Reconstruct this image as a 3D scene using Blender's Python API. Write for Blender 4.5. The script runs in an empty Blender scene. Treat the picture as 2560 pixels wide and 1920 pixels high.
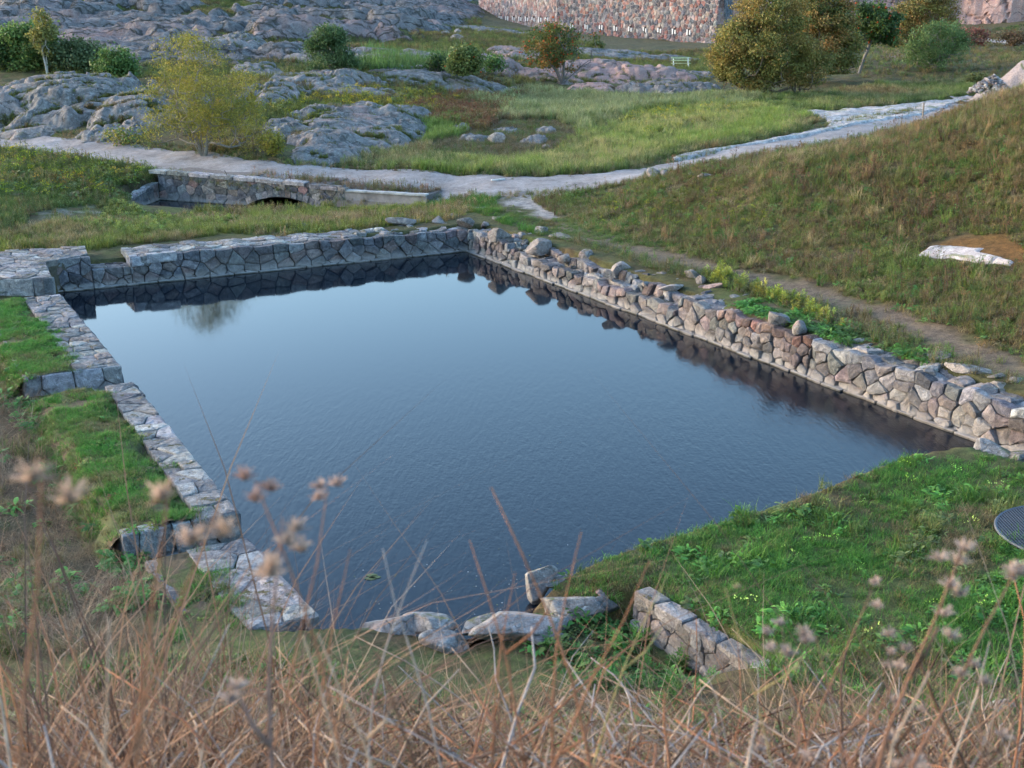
import bpy, math, random
import numpy as np
from mathutils import Vector

SC = bpy.context.scene
COL = SC.collection
R = math.radians
rng = np.random.default_rng(7)
random.seed(7)

# ------------------------------------------------------------------ camera
FPX, CZ = 3000.0, 8.0                       # focal length in photo pixels, eye height above the water
PITCH = math.atan((960 - 8) / FPX)
cam_d = bpy.data.cameras.new('camera')
cam_d.sensor_width = 36.0
cam_d.lens = 36.0 * FPX / 2560.0
cam_d.clip_end = 2000.0
cam_d.clip_start = 0.05
cam_d.dof.use_dof = True
cam_d.dof.focus_distance = 26.0
cam_d.dof.aperture_fstop = 4.5
cam = bpy.data.objects.new('camera', cam_d)
cam.location = (0, 0, CZ)
cam.rotation_euler = (math.pi / 2 - PITCH, 0, 0)
COL.objects.link(cam)
SC.camera = cam

# ------------------------------------------------------------------ light
SUN_EL, SUN_AZ = 7.0, -74.0              # azimuth in degrees clockwise from +Y: the light comes from the left
world = bpy.data.worlds.new('World')
SC.world = world
world.use_nodes = True
wn, wl = world.node_tree.nodes, world.node_tree.links
wn.clear()
sky = wn.new('ShaderNodeTexSky')
sky.sky_type = 'NISHITA'
sky.sun_disc = False
sky.sun_elevation = R(SUN_EL)
sky.sun_rotation = R(SUN_AZ)
sky.altitude = 0
sky.air_density = 1.0
sky.dust_density = 2.0
sky.ozone_density = 2.5
bg = wn.new('ShaderNodeBackground')
bg.inputs['Strength'].default_value = 0.15
wo = wn.new('ShaderNodeOutputWorld')
wl.new(sky.outputs[0], bg.inputs['Color'])
wl.new(bg.outputs[0], wo.inputs['Surface'])
sun_d = bpy.data.lights.new('sun', 'SUN')
sun_d.energy = 0.5
sun_d.angle = R(40)
sun_d.color = (1.0, 0.86, 0.76)
sun = bpy.data.objects.new('sun', sun_d)
_az, _el = R(SUN_AZ), R(SUN_EL + 10)
_dir = Vector((math.sin(_az) * math.cos(_el), math.cos(_az) * math.cos(_el), math.sin(_el)))
sun.rotation_euler = _dir.to_track_quat('Z', 'Y').to_euler()
COL.objects.link(sun)
SC.view_settings.view_transform = 'Standard'
SC.view_settings.look = 'None'
SC.view_settings.exposure = 2.9
SC.view_settings.gamma = 1.0
SC.cycles.use_denoising = True
SC.cycles.max_bounces = 5
SC.cycles.diffuse_bounces = 2
SC.cycles.glossy_bounces = 3
SC.cycles.transparent_max_bounces = 4
SC.cycles.use_adaptive_sampling = True
SC.cycles.adaptive_threshold = 0.02

# ------------------------------------------------------------------ plan coordinates
S = 2560 / 2212.0
def raydir(dx, dy):
    x = (dx * S - 1280) / FPX
    y = -(dy * S - 960) / FPX
    c, s = math.cos(PITCH), math.sin(PITCH)
    return np.array([x, c + y * s, -s + y * c])
def at(dx, dy, z):
    r = raydir(dx, dy)
    t = (z - CZ) / r[2]
    return np.array([r[0] * t, r[1] * t, z])
def atY(dx, dy, Y):
    r = raydir(dx, dy)
    t = Y / r[1]
    return np.array([r[0] * t, Y, CZ + r[2] * t])

# ------------------------------------------------------------------ noise
def _hash(ix, iy, seed):
    h = (ix.astype(np.int64) * 374761393 + iy.astype(np.int64) * 668265263 + seed * 1442695041) & 0xFFFFFFFF
    h = ((h ^ (h >> 13)) * 1274126177) & 0xFFFFFFFF
    h = h ^ (h >> 16)
    return (h & 0xFFFFFF) / float(0xFFFFFF)
def vnoise(x, y, seed=0):
    x = np.asarray(x, float); y = np.asarray(y, float)
    ix, iy = np.floor(x), np.floor(y)
    fx, fy = x - ix, y - iy
    u = fx * fx * fx * (fx * (fx * 6 - 15) + 10); v = fy * fy * fy * (fy * (fy * 6 - 15) + 10)
    a = _hash(ix, iy, seed); b = _hash(ix + 1, iy, seed); c = _hash(ix, iy + 1, seed); d = _hash(ix + 1, iy + 1, seed)
    return (a + (b - a) * u) * (1 - v) + (c + (d - c) * u) * v
def fbm(x, y, seed=0, octs=4, gain=.5):
    s, a, t = 0, 1.0, 0
    for k in range(octs):
        s = s + a * (vnoise(x * 2 ** k + 17.3 * k, y * 2 ** k - 9.1 * k, seed + k) - .5)
        t += a; a *= gain
    return s / t * 2          # about -1..1
def worley(x, y, seed=0):
    ix, iy = np.floor(x), np.floor(y)
    f1 = np.full(x.shape, 9.0); f2 = np.full(x.shape, 9.0); cid = np.zeros(x.shape)
    for a in (-1, 0, 1):
        for b in (-1, 0, 1):
            cx, cy = ix + a, iy + b
            px = cx + _hash(cx, cy, seed + 11); py = cy + _hash(cx, cy, seed + 23)
            d = np.hypot(px - x, py - y)
            n = d < f1
            f2 = np.where(n, f1, np.minimum(f2, d))
            cid = np.where(n, _hash(cx, cy, seed + 37), cid)
            f1 = np.where(n, d, f1)
    return f1, f2, cid
def sstep(a, b, x):
    t = np.clip((x - a) / (b - a), 0, 1)
    return t * t * (3 - 2 * t)
def rockh(x, y, s, seed=0, strike=.25):
    """glacier-smoothed bedrock: whaleback pillows split by joints, about 0..1.4"""
    c, q = math.cos(strike), math.sin(strike)
    u, v = x * c + y * q, -x * q + y * c
    w = .5 * s * fbm(u / s, v / s, seed + 5, 3); w2 = .5 * s * fbm(u / s + 40, v / s, seed + 6, 3)
    f1, f2, cid = worley((u + w) / (s * 2.1), (v + w2) / (s * .85), seed)
    h = .55 * (1 - np.minimum(f1, 1) ** 2) + .45 * cid
    h = h * (.5 + .5 * sstep(0, .16, f2 - f1))
    f1, f2, cid = worley((u + w2) / (s * .8), (v + w) / (s * .26), seed + 50)
    h2 = .5 * (1 - np.minimum(f1, 1) ** 2) + .5 * cid
    h = h + .13 * h2 * (.35 + .65 * sstep(0, .2, f2 - f1))
    h = h + .05 * fbm(u / (s * .12), v / (s * .12), seed + 9, 3)
    for q, (k1, amp) in enumerate(((.62, .30), (.23, .13))):
        t = v / (s * k1) + 1.1 * fbm(u / (s * 1.3), v / (s * 1.1), seed + 31 + q, 4) + .25 * u / s
        fr = t - np.floor(t)
        on = sstep(-.35, .25, fbm(u / (s * .9) + 7, v / (s * .9), seed + 41 + q, 3))
        h = h + amp * on * ((1 - fr) * sstep(0, .10, fr) - .45)
    t = u / (s * 1.1) + .5 * fbm(u / s, v / (s * .6), seed + 55, 3); fr = np.abs(t - np.floor(t) - .5)
    h = h - .22 * sstep(.045, .0, fr) * sstep(-.1, .3, fbm(u / s, v / s + 3, seed + 61, 2))
    return h

# ------------------------------------------------------------------ lie of the land
CTRL_Z = [(0,540,.8),(220,528,.75),(800,474,.55),(930,458,.62),(800,452,.3),(880,444,.38),(720,458,.25),(100,470,.85),(225,455,.6),(400,480,.4),(600,476,.35),(300,482,.5),(500,488,.62),
 (0,400,1.0),(150,350,1.15),(300,365,1.1),(0,330,1.25),
 (0,305,1.3),(200,327,1.25),(400,350,1.2),(600,372,1.15),(870,390,1.1),(1080,399,1.1),(1300,386,1.3),(1420,367,1.45),(1560,338,1.6),(1720,300,1.8),(1900,268,2.0),(2100,225,2.2),
 (1100,480,.82),(1250,515,.88),(1400,545,.92),(1600,605,.93),(1850,690,.95),(2000,750,1.0),(2212,815,1.0),(1850,650,1.05),(1600,560,1.05),
 (1350,395,1.4),(1500,368,2.0),(1700,338,2.8),(1900,297,3.4),(2100,237,4.2),(2212,192,5.0),
 (1800,480,1.8),(2100,400,2.9),(2212,500,2.3),(2212,350,3.6),(1500,450,1.35),(1900,560,1.5),(2212,650,1.6),(1300,430,1.05),
 (2212,1000,.6),(1900,1060,.5),(1500,1200,.45),(1300,1270,.42),(2212,1200,.7),(1800,1300,.6),(2212,1450,.9),(1500,1330,.55),
 (1330,1420,.0),(1230,1480,.1),
 (750,1400,.35),(600,1450,.8),(900,1440,.12),(1050,1450,.05),(1150,1400,.02),
 (0,700,.3),(50,850,.2),(100,1000,.15),(150,1150,.15),(200,1300,.35),(0,1250,.4),
 (800,355,1.15),(1000,350,1.15),(1200,330,1.3),(1000,285,1.4),(800,290,1.4),(1400,260,1.7),(1600,262,1.8),(1500,210,2.0),(1300,200,2.0),(1100,215,1.8),(1690,215,2.1),(1900,185,2.3),(2100,185,2.4),(2212,170,3.0)]
CTRL_Y = [(0,280,64),(200,290,61),(0,215,72),(0,165,85),(250,165,85),(400,200,72),(600,150,88),(500,300,58),(700,200,75),(900,170,85),
 (0,100,98),(0,40,118),(0,-20,140),(200,95,100),(400,100,100),(400,50,120),(400,0,145),(400,-30,160),(700,100,105),(700,50,130),(700,10,165),(700,-20,190),
 (900,100,110),(950,50,150),(950,15,190),(950,-10,230),(1100,110,112),(1100,65,150),(1041,49,240),(1206,72,200),(1400,85,180),(1535,94,165),(1300,150,105),(1480,132,122),(1650,110,135),(1750,100,150),
 (1900,120,115),(2050,115,122),(2212,115,122),(2150,60,180),(1800,32,230),(1950,32,230),(2212,45,190)]
CTRL_X = [(10,52,1.9),(16,52,2.1),(22,54,2.6),(24,42,5.5),(26,30,4.2),(20,20,1.8),(12,48,2.0),(10,14,.9),(-8,13,.5),(-14,20,.5),(-20,30,.9),
 (-200,300,24),(0,300,14),(150,300,18),(-120,160,13),(120,150,9),(60,70,5),(45,40,6),(-30,20,1),(-45,45,1.8),(-60,70,3.2),(0,420,20),(200,420,24),(-250,420,34),(30,10,3)]
for _x in (-6, -3, 0, 3, 6, 10):
    for _y, _z in ((9, 1.75), (7, 2.95), (5, 4.15), (3, 5.3), (0, 6.55), (-5, 7.0)):
        CTRL_X.append((_x, _y, _z))
P = [tuple(at(a, b, z)) for a, b, z in CTRL_Z] + [tuple(atY(a, b, y)) for a, b, y in CTRL_Y] + [tuple(map(float, p)) for p in CTRL_X]
P = np.array(P)
def _tf(X, Y):
    yy = np.maximum(Y, -8) + 12
    return X / yy * 3.0, np.log(yy) * 2.2
def _phi(r2):
    return np.where(r2 > 1e-12, .5 * r2 * np.log(np.maximum(r2, 1e-12)), 0)
_cu, _cv = _tf(P[:, 0], P[:, 1])
_n = len(P)
_K = _phi((_cu[:, None] - _cu) ** 2 + (_cv[:, None] - _cv) ** 2) + np.eye(_n) * .0006
_A = np.zeros((_n + 3, _n + 3)); _A[:_n, :_n] = _K
_A[:_n, _n] = 1; _A[:_n, _n + 1] = _cu; _A[:_n, _n + 2] = _cv; _A[_n:, :_n] = _A[:_n, _n:].T
_W = np.linalg.solve(_A, np.concatenate([P[:, 2], np.zeros(3)]))
def base(X, Y):
    X = np.asarray(X, float); Y = np.asarray(Y, float)
    sh = X.shape; X = X.ravel(); Y = Y.ravel()
    u, v = _tf(X, Y)
    out = _W[_n] + _W[_n + 1] * u + _W[_n + 2] * v
    for k in range(_n):
        out = out + _W[k] * _phi((u - _cu[k]) ** 2 + (v - _cv[k]) ** 2)
    return out.reshape(sh)
_YS = np.exp(np.linspace(math.log(1.5), math.log(330), 900))
def ground(dx, dy):
    """where the sight line through this point of the photo meets the ground"""
    r = raydir(dx, dy)
    t = _YS / r[1]
    d = CZ + r[2] * t - base(r[0] * t, _YS)
    k = np.argmax(d < 0)
    if d[k] >= 0: k = len(_YS) - 1
    k = max(k, 1)
    a = d[k - 1] / (d[k - 1] - d[k] + 1e-9)
    Y = _YS[k - 1] + (_YS[k] - _YS[k - 1]) * min(max(a, 0), 1)
    return atY(dx, dy, Y)
def gpoly(pts):
    return np.array([ground(*p)[:2] for p in pts])
def inside(poly, X, Y):
    c = np.zeros(X.shape, bool)
    n = len(poly)
    for i in range(n):
        x0, y0 = poly[i]; x1, y1 = poly[(i + 1) % n]
        if y0 == y1: continue
        m = ((y0 > Y) != (y1 > Y)) & (X < (x1 - x0) * (Y - y0) / (y1 - y0) + x0)
        c ^= m
    return c
def segdist(poly, X, Y, closed=True):
    d = np.full(X.shape, 1e9)
    n = len(poly)
    for i in range(n if closed else n - 1):
        x0, y0 = poly[i]; x1, y1 = poly[(i + 1) % n]
        dx, dy = x1 - x0, y1 - y0
        t = np.clip(((X - x0) * dx + (Y - y0) * dy) / (dx * dx + dy * dy + 1e-12), 0, 1)
        d = np.minimum(d, np.hypot(X - x0 - t * dx, Y - y0 - t * dy))
    return d
def sdf(poly, X, Y):
    d = segdist(poly, X, Y)
    return np.where(inside(poly, X, Y), -d, d)

# the basin in plan: inner faces of its walls (A back left, B back right, C right end) and the water's edge round the front
A = at(140, 630, 0)[:2]; B = at(1010, 543, 0)[:2]; C = at(2212, 990, 0)[:2]
L1a, L1b = at(132, 637, .62)[:2], at(262, 790, .62)[:2]
L2a, L2b = at(291, 826, .5)[:2], at(518, 1108, .62)[:2]
L3a, L3b = at(535, 1160, .42)[:2], at(690, 1330, .42)[:2]
def off(p, q, d):
    """p, q moved d metres to the left of the direction p -> q"""
    t = (q - p) / np.linalg.norm(q - p); n = np.array([-t[1], t[0]])
    return p + n * d, q + n * d
shore = [at(*p)[:2] for p in [(2090,985,.35),(1960,990,.42),(1800,1046,.42),(1650,1097,.42),(1500,1138,.42),(1370,1184,.42),(1260,1222,.4),(1200,1246,.35),(1150,1300,.2),(1100,1340,.2),(1000,1365,.2),(900,1350,.2),(800,1345,.2)]]
pA, pB = off(A, B, .7); pB2, pC = off(B, C, .7)
pL1, _ = off(L1b, L1a, .6); _, pL3 = off(L3b, L3a, .6)
_, q1 = off(L1b, L1a, .6); q3, _ = off(L3b, L3a, .6); q2b, q2a = off(L2b, L2a, .6)
PIT = np.array([q1 + (A - L1a) * 0 , pA, (pB + pB2) / 2 + (B - A) / 40, pC + (C - B) * .15] + [C + (C - B) * .12 + np.array([-.8, -.9])] + shore + [q3, q2b, q2a, pL1])
BP0, BP1 = at(345, 432, 0)[:2], at(920, 418, .95)[:2]
BT = (BP1 - BP0) / np.linalg.norm(BP1 - BP0); BN = np.array([BT[1], -BT[0]]); BL = np.linalg.norm(BP1 - BP0)
def s_br(dx):
    """distance along the bridge face of a sight line"""
    r = raydir(dx, 440)
    k = np.linalg.solve(np.array([[BT[0], -r[0]], [BT[1], -r[1]]]), -BP0)
    return float(k[0])
AS0, AS1 = s_br(531), s_br(692)
CH = np.array([BP0 - BN * .3, BP0 + BT * AS0 - BN * .3, BP0 + BT * AS0 - BN * 4.6, BP0 + BT * AS1 - BN * 4.6, BP0 + BT * AS1 - BN * .3, BP0 + BT * (AS1 + .5) - BN * .2, BP0 + BT * (AS1 + .3) + BN * .5]
              + [at(*p)[:2] for p in [(640,466,0),(520,474,0),(400,472,0),(325,470,0),(262,452,0)]])
GUL = np.array([at(*p)[:2] for p in [(1235,1350,.1),(1300,1300,.2),(1384,1258,.5),(1455,1292,.5),(1560,1352,.5),(1700,1438,.5),(1680,1560,0),(1500,1560,0),(1330,1540,0),(1240,1460,0)]])

PATHC = [(0,305),(100,315),(200,327),(300,341),(400,353),(500,363),(600,372),(700,380),(800,387),(900,393),(1000,398),(1100,399),(1200,395),(1300,386),(1400,370),(1480,356),(1560,338),(1640,319),(1720,301),(1800,287),(1900,268),(2000,250),(2070,236)]
PATH = np.array([ground(*p)[:2] for p in PATHC] )
PATH = np.vstack([PATH[0] + (PATH[0] - PATH[2]) * 6, PATH[0] + (PATH[0] - PATH[2]) * 2, PATH, PATH[-1] + (PATH[-1] - PATH[-3]) * 1.0, PATH[-1] + (PATH[-1] - PATH[-3]) * 2.4])
PATHW = 1.85
FARP = np.array([at(2112, 88, 3.6)[:2], at(2160, 94, 3.5)[:2], at(2212, 101, 3.4)[:2], at(2280, 112, 3.3)[:2]])
SPUR = gpoly([(1070,396),(1230,402),(1300,398),(1255,425),(1230,450),(1200,470),(1150,462),(1095,438)])
TRAIL = gpoly([(1180,470),(1280,510),(1400,545),(1560,585),(1700,618),(1800,645),(1900,680),(2000,715),(2100,755),(2212,800),(2300,840)])
HILL = [(1020,-30),(1000,45),(905,95),(700,120),(640,135),(500,112),(330,110),(250,118),(120,60),(-60,80),(-200,60),(-200,-30)]
HILLP = np.array([atY(a, b, y)[:2] for a, b, y in [(1040,-20,300),(1010,40,175),(905,92,118),(760,108,104),(640,125,96),(500,130,92),(330,125,90),(200,112,94),(0,70,102),(-200,80,95),(-700,60,95),(-900,-40,300)]])

def land(X, Y, full=True):
    """height of the ground with every cut, and the rock mask"""
    z = base(X, Y)
    far = sstep(45, 90, Y)
    z = z + .05 * fbm(X / 1.1, Y / 1.1, 3, 4) * (1 + 2.5 * far) + .25 * far * fbm(X / 7, Y / 7, 8, 3)
    hm = sstep(6, -3, sdf(HILLP, X, Y))
    rk = np.zeros(X.shape)
    if full:
        sel = hm > .01
        if sel.any():
            xs, ys = X[sel], Y[sel]
            n = fbm(xs / 16, ys / 13, 21, 4) + .5 * fbm(xs / 4, ys / 3.5, 25, 3) 
            m = sstep(-.2, .05, n + .10) * hm[sel]
            h = rockh(xs, ys, 7.5, 2) * 2.1 + rockh(xs, ys, 2.4, 12) * .3
            z[sel] = z[sel] + (h - .9) * m - .25 * (1 - m) * hm[sel]
            rk[sel] = m
    pd = segdist(PATH, X, Y, False)
    z = z - .16 * sstep(PATHW + .1, PATHW - .35, pd)
    s = sdf(PIT, X, Y)
    z = np.where(s < .3, z + (-1.4 - z) * sstep(.12, -.28, s), z)
    s = sdf(GUL, X, Y)
    z = np.where(s < .3, z + (np.minimum(z, .0 + .08 * fbm(X, Y, 5, 3)) - z) * sstep(.0, -.3, s), z)
    bs_ = (X - BP0[0]) * BT[0] + (Y - BP0[1]) * BT[1]; bn_ = (X - BP0[0]) * BN[0] + (Y - BP0[1]) * BN[1]
    cap = .22 + .16 * np.maximum(bn_, 0) + .05 * fbm(X / .8, Y / .8, 5, 3) + 2.0 * np.maximum(0, bs_ - BL + .5)
    z = np.where((bn_ > -.12) & (bn_ < 4) & (bs_ > AS1 - .3) & (bs_ < BL + .5), np.minimum(z, cap), z)
    s = sdf(CH, X, Y)
    z = np.where(s < .6, z + (-1.0 - z) * sstep(.35, -.25, s), z)
    return z, rk, pd

# ------------------------------------------------------------------ mesh and object helpers
def mesh_np(name, verts, quads, mat, parent=None, smooth=True, cols=None, attrs=None, tris=None):
    me = bpy.data.meshes.new(name)
    verts = np.asarray(verts, np.float32)
    quads = np.asarray(quads, np.int32).reshape(-1, 4) if quads is not None and len(quads) else np.zeros((0, 4), np.int32)
    tris = np.asarray(tris, np.int32).reshape(-1, 3) if tris is not None and len(tris) else np.zeros((0, 3), np.int32)
    me.vertices.add(len(verts)); me.vertices.foreach_set('co', verts.ravel())
    nl = quads.size + tris.size; nf = len(quads) + len(tris)
    me.loops.add(nl); me.loops.foreach_set('vertex_index', np.concatenate([quads.ravel(), tris.ravel()]))
    me.polygons.add(nf)
    st = np.concatenate([np.arange(len(quads)) * 4, len(quads) * 4 + np.arange(len(tris)) * 3])
    me.polygons.foreach_set('loop_start', st.astype(np.int32))
    me.polygons.foreach_set('use_smooth', np.full(nf, smooth, bool))
    me.update(calc_edges=True)
    if cols is not None:
        a = me.color_attributes.new('col', 'FLOAT_COLOR', 'POINT')
        c = np.ones((len(verts), 4), np.float32); c[:, :3] = cols
        a.data.foreach_set('color', c.ravel())
    for k, v in (attrs or {}).items():
        a = me.attributes.new(k, 'FLOAT', 'POINT'); a.data.foreach_set('value', np.asarray(v, np.float32))
    me.materials.append(mat)
    o = bpy.data.objects.new(name, me)
    COL.objects.link(o)
    if parent is not None: o.parent = parent
    return o

class MB:
    """collects shapes with a colour per vertex and links them as one mesh object"""
    def __init__(s): s.v = []; s.f = []; s.c = []
    def add(s, verts, faces, col=(.5, .5, .5)):
        n = len(s.v)
        s.v.extend([tuple(map(float, p)) for p in verts])
        s.f.extend([tuple(n + i for i in f) for f in faces])
        s.c.extend([col] * len(verts))
    def box(s, c, size, rz=0, col=(.5, .5, .5), jit=0):
        x, y, z = [k / 2 for k in size]
        ca, sa = math.cos(rz), math.sin(rz)
        vs = []
        for a in (-1, 1):
            for b in (-1, 1):
                for d in (-1, 1):
                    px, py = a * x, b * y
                    vs.append((c[0] + px * ca - py * sa + random.uniform(-jit, jit), c[1] + px * sa + py * ca + random.uniform(-jit, jit), c[2] + d * z + random.uniform(-jit, jit)))
        s.add(vs, [(0,1,3,2),(4,6,7,5),(0,4,5,1),(2,3,7,6),(0,2,6,4),(1,5,7,3)], col)
    def tube(s, pts, rads, n=6, col=(.5, .5, .5)):
        pts = [Vector(p) for p in pts]
        ring = []
        base_i = len(s.v); vs = []
        for i, p in enumerate(pts):
            d = (pts[min(i + 1, len(pts) - 1)] - pts[max(i - 1, 0)])
            if d.length < 1e-9: d = Vector((0, 0, 1))
            d.normalize()
            a = d.cross(Vector((0, 0, 1)) if abs(d.z) < .9 else Vector((1, 0, 0))).normalized(); b = d.cross(a)
            for k in range(n):
                t = 2 * math.pi * k / n
                vs.append(p + (a * math.cos(t) + b * math.sin(t)) * rads[i])
        fs = []
        for i in range(len(pts) - 1):
            for k in range(n):
                fs.append((i * n + k, i * n + (k + 1) % n, (i + 1) * n + (k + 1) % n, (i + 1) * n + k))
        fs.append(tuple(range(n))[::-1]); fs.append(tuple((len(pts) - 1) * n + k for k in range(n)))
        s.add(vs, fs, col)
    def build(s, name, mat, parent=None, smooth=False, link=True):
        me = bpy.data.meshes.new(name)
        me.from_pydata(s.v, [], s.f)
        a = me.color_attributes.new('col', 'FLOAT_COLOR', 'POINT')
        c = np.ones((len(s.v), 4), np.float32); c[:, :3] = np.array(s.c, np.float32).reshape(-1, 3)
        a.data.foreach_set('color', c.ravel())
        if smooth: me.polygons.foreach_set('use_smooth', np.ones(len(me.polygons), bool))
        me.materials.append(mat); me.update()
        o = bpy.data.objects.new(name, me)
        if link: COL.objects.link(o)
        if parent is not None: o.parent = parent
        return o
def tag(o, label=None, cat=None, group=None, kind=None):
    if cat and not kind: kind = 'thing'
    if label: o['label'] = label
    if cat: o['category'] = cat
    if group: o['group'] = group
    if kind: o['kind'] = kind
    return o
def empty(name, loc, label, cat, group=None):
    o = bpy.data.objects.new(name, None)
    COL.objects.link(o)
    o.empty_display_size = .2
    return tag(o, label, cat, group)      # at the origin: its parts carry world coordinates

def recentre(o, loc):
    """put an empty at its thing's base, its parts unmoved"""
    o.location = loc
    for ch in o.children:
        ch.location = ch.location - Vector(loc)

# ------------------------------------------------------------------ materials
def new_mat(name, rough=.85, spec=.3):
    m = bpy.data.materials.new(name); m.use_nodes = True
    n, l = m.node_tree.nodes, m.node_tree.links
    b = n['Principled BSDF']
    b.inputs['Roughness'].default_value = rough
    b.inputs['Specular IOR Level'].default_value = spec
    return m, n, l, b
def nd(n, t, **k):
    o = n.new(t)
    for a, v in k.items(): setattr(o, a, v)
    return o
def ramp(n, l, src, stops):
    r = n.new('ShaderNodeValToRGB')
    e = r.color_ramp.elements
    while len(e) < len(stops): e.new(.5)
    for i, (p, c) in enumerate(stops):
        e[i].position = p; e[i].color = (*c, 1) if len(c) == 3 else c
    l.new(src, r.inputs[0])
    return r.outputs[0]
def mixc(n, l, mode, fac, a, b):
    m = n.new('ShaderNodeMix'); m.data_type = 'RGBA'; m.blend_type = mode; m.clamp_result = False
    for s, v in ((m.inputs[0], fac), (m.inputs[6], a), (m.inputs[7], b)):
        if hasattr(v, 'is_linked') or hasattr(v, 'links'): l.new(v, s)
        elif isinstance(v, (int, float)): s.default_value = v
        else: s.default_value = (*v, 1)
    return m.outputs[2]
def noise_n(n, l, vec, scale, detail=4, rough=.55, dist=0):
    t = n.new('ShaderNodeTexNoise'); t.inputs['Scale'].default_value = scale
    t.inputs['Detail'].default_value = detail; t.inputs['Roughness'].default_value = rough; t.inputs['Distortion'].default_value = dist
    if vec is not None: l.new(vec, t.inputs['Vector'])
    return t.outputs[0]
def pos(n):
    return n.new('ShaderNodeNewGeometry').outputs['Position']
def attr(n, name, typ='GEOMETRY'):
    a = n.new('ShaderNodeAttribute'); a.attribute_name = name; a.attribute_type = typ
    return a
def mapr(n, l, v, a, b, c=0, d=1):
    m = n.new('ShaderNodeMapRange'); m.inputs[1].default_value = a; m.inputs[2].default_value = b
    m.inputs[3].default_value = c; m.inputs[4].default_value = d
    l.new(v, m.inputs[0]); return m.outputs[0]
def math_n(n, l, op, a, b=0):
    m = n.new('ShaderNodeMath'); m.operation = op
    for s, v in ((m.inputs[0], a), (m.inputs[1], b)):
        if hasattr(v, 'links'): l.new(v, s)
        else: s.default_value = v
    return m.outputs[0]
def bump(n, l, b, h, strength=.5, dist=.02, prev=None):
    k = n.new('ShaderNodeBump'); k.inputs['Strength'].default_value = strength; k.inputs['Distance'].default_value = dist
    l.new(h, k.inputs['Height'])
    if prev is not None: l.new(prev, k.inputs['Normal'])
    if b is not None: l.new(k.outputs[0], b.inputs['Normal'])
    return k.outputs[0]

def granite_nodes(n, l, p, tint=None, pink=None):
    """grey gneiss colour from a position socket"""
    big = noise_n(n, l, p, .55, 5, .6, .4)
    mid = noise_n(n, l, p, 3.2, 5, .65, .6)
    fine = noise_n(n, l, p, 28, 3, .7)
    c = ramp(n, l, mid, [(.30, (.05, .05, .05)), (.44, (.12, .118, .116)), (.58, (.20, .196, .19)), (.75, (.33, .325, .31))])
    c = mixc(n, l, 'MIX', mapr(n, l, big, .45, .62, 0, .5), c, (.30, .25, .235))
    if pink is not None:
        pk = mixc(n, l, 'MIX', mid, (.42, .22, .18), (.36, .28, .26))
        c = mixc(n, l, 'MIX', pink, c, pk)
    c = mixc(n, l, 'MULTIPLY', 1.0, c, ramp(n, l, fine, [(.30, (.55, .55, .56)), (.5, (1, 1, 1)), (.7, (1.28, 1.27, 1.25))]))
    return c, big, mid, fine

# bedrock and boulders
def mk_rock(name, pinky=0.0, scale=1.0, bright=1.0, ck=1.0, bs=.5):
    m, n, l, b = new_mat(name, .88, .25)
    p = pos(n)
    mp = n.new('ShaderNodeVectorMath'); mp.operation = 'SCALE'; mp.inputs['Scale'].default_value = scale; l.new(p, mp.inputs[0]); p = mp.outputs[0]
    pk = mapr(n, l, noise_n(n, l, p, .35, 3, .6), .62 - .5 * pinky, .80 - .5 * pinky, 0, .85) if pinky >= 0 else None
    c, big, mid, fine = granite_nodes(n, l, p, pink=pk)
    # joints
    v = n.new('ShaderNodeTexVoronoi'); v.feature = 'DISTANCE_TO_EDGE'; v.inputs['Scale'].default_value = .8
    wob = n.new('ShaderNodeMix'); wob.data_type = 'VECTOR'; wob.inputs[0].default_value = .35
    nv = n.new('ShaderNodeTexNoise'); nv.inputs['Scale'].default_value = 1.3; nv.inputs['Detail'].default_value = 4; l.new(p, nv.inputs['Vector'])
    l.new(p, wob.inputs[4]); 
    av = n.new('ShaderNodeVectorMath'); av.operation = 'ADD'; l.new(nv.outputs[1], av.inputs[0]); l.new(p, av.inputs[1]); l.new(av.outputs[0], wob.inputs[5])
    sq = n.new('ShaderNodeMapping'); sq.inputs['Rotation'].default_value = (0, 0, .3); sq.inputs['Scale'].default_value = (.55, 1.6, 2.2)
    l.new(av.outputs[0], sq.inputs[0]); l.new(sq.outputs[0], v.inputs['Vector'])
    cm = mapr(n, l, noise_n(n, l, p, .9, 3), .42, .6, .1 * ck, ck)
    crack = math_n(n, l, 'SUBTRACT', 1, math_n(n, l, 'MULTIPLY', cm, mapr(n, l, v.outputs['Distance'], 0, .045, 1, 0)))
    c = mixc(n, l, 'MIX', math_n(n, l, 'MULTIPLY', math_n(n, l, 'SUBTRACT', 1, crack), .8), c, (.035, .037, .03))
    # moss on flat hollows, pale lichen
    geo = n.new('ShaderNodeNewGeometry'); sp = n.new('ShaderNodeSeparateXYZ'); l.new(geo.outputs['True Normal'], sp.inputs[0])
    moss = math_n(n, l, 'MULTIPLY', mapr(n, l, noise_n(n, l, p, 1.1, 6, .75), .54, .60), mapr(n, l, sp.outputs[2], .8, .95))
    c = mixc(n, l, 'MIX', math_n(n, l, 'MULTIPLY', moss, .8), c, (.075, .085, .025))
    lich = mapr(n, l, noise_n(n, l, p, 9, 3, .6), .62, .70, 0, .6)
    c = mixc(n, l, 'MIX', lich, c, (.45, .46, .44))
    c = mixc(n, l, 'MULTIPLY', 1.0, c, (bright, bright * .96, bright * .92))
    l.new(c, b.inputs['Base Color'])
    h = math_n(n, l, 'ADD', math_n(n, l, 'MULTIPLY', crack, .7), math_n(n, l, 'ADD', math_n(n, l, 'MULTIPLY', mid, .9), math_n(n, l, 'MULTIPLY', fine, .25)))
    bump(n, l, b, h, bs, .12 / scale)
    return m
M = {}
M['bedrock'] = mk_rock('grey_bedrock', .06, .8)
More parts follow.
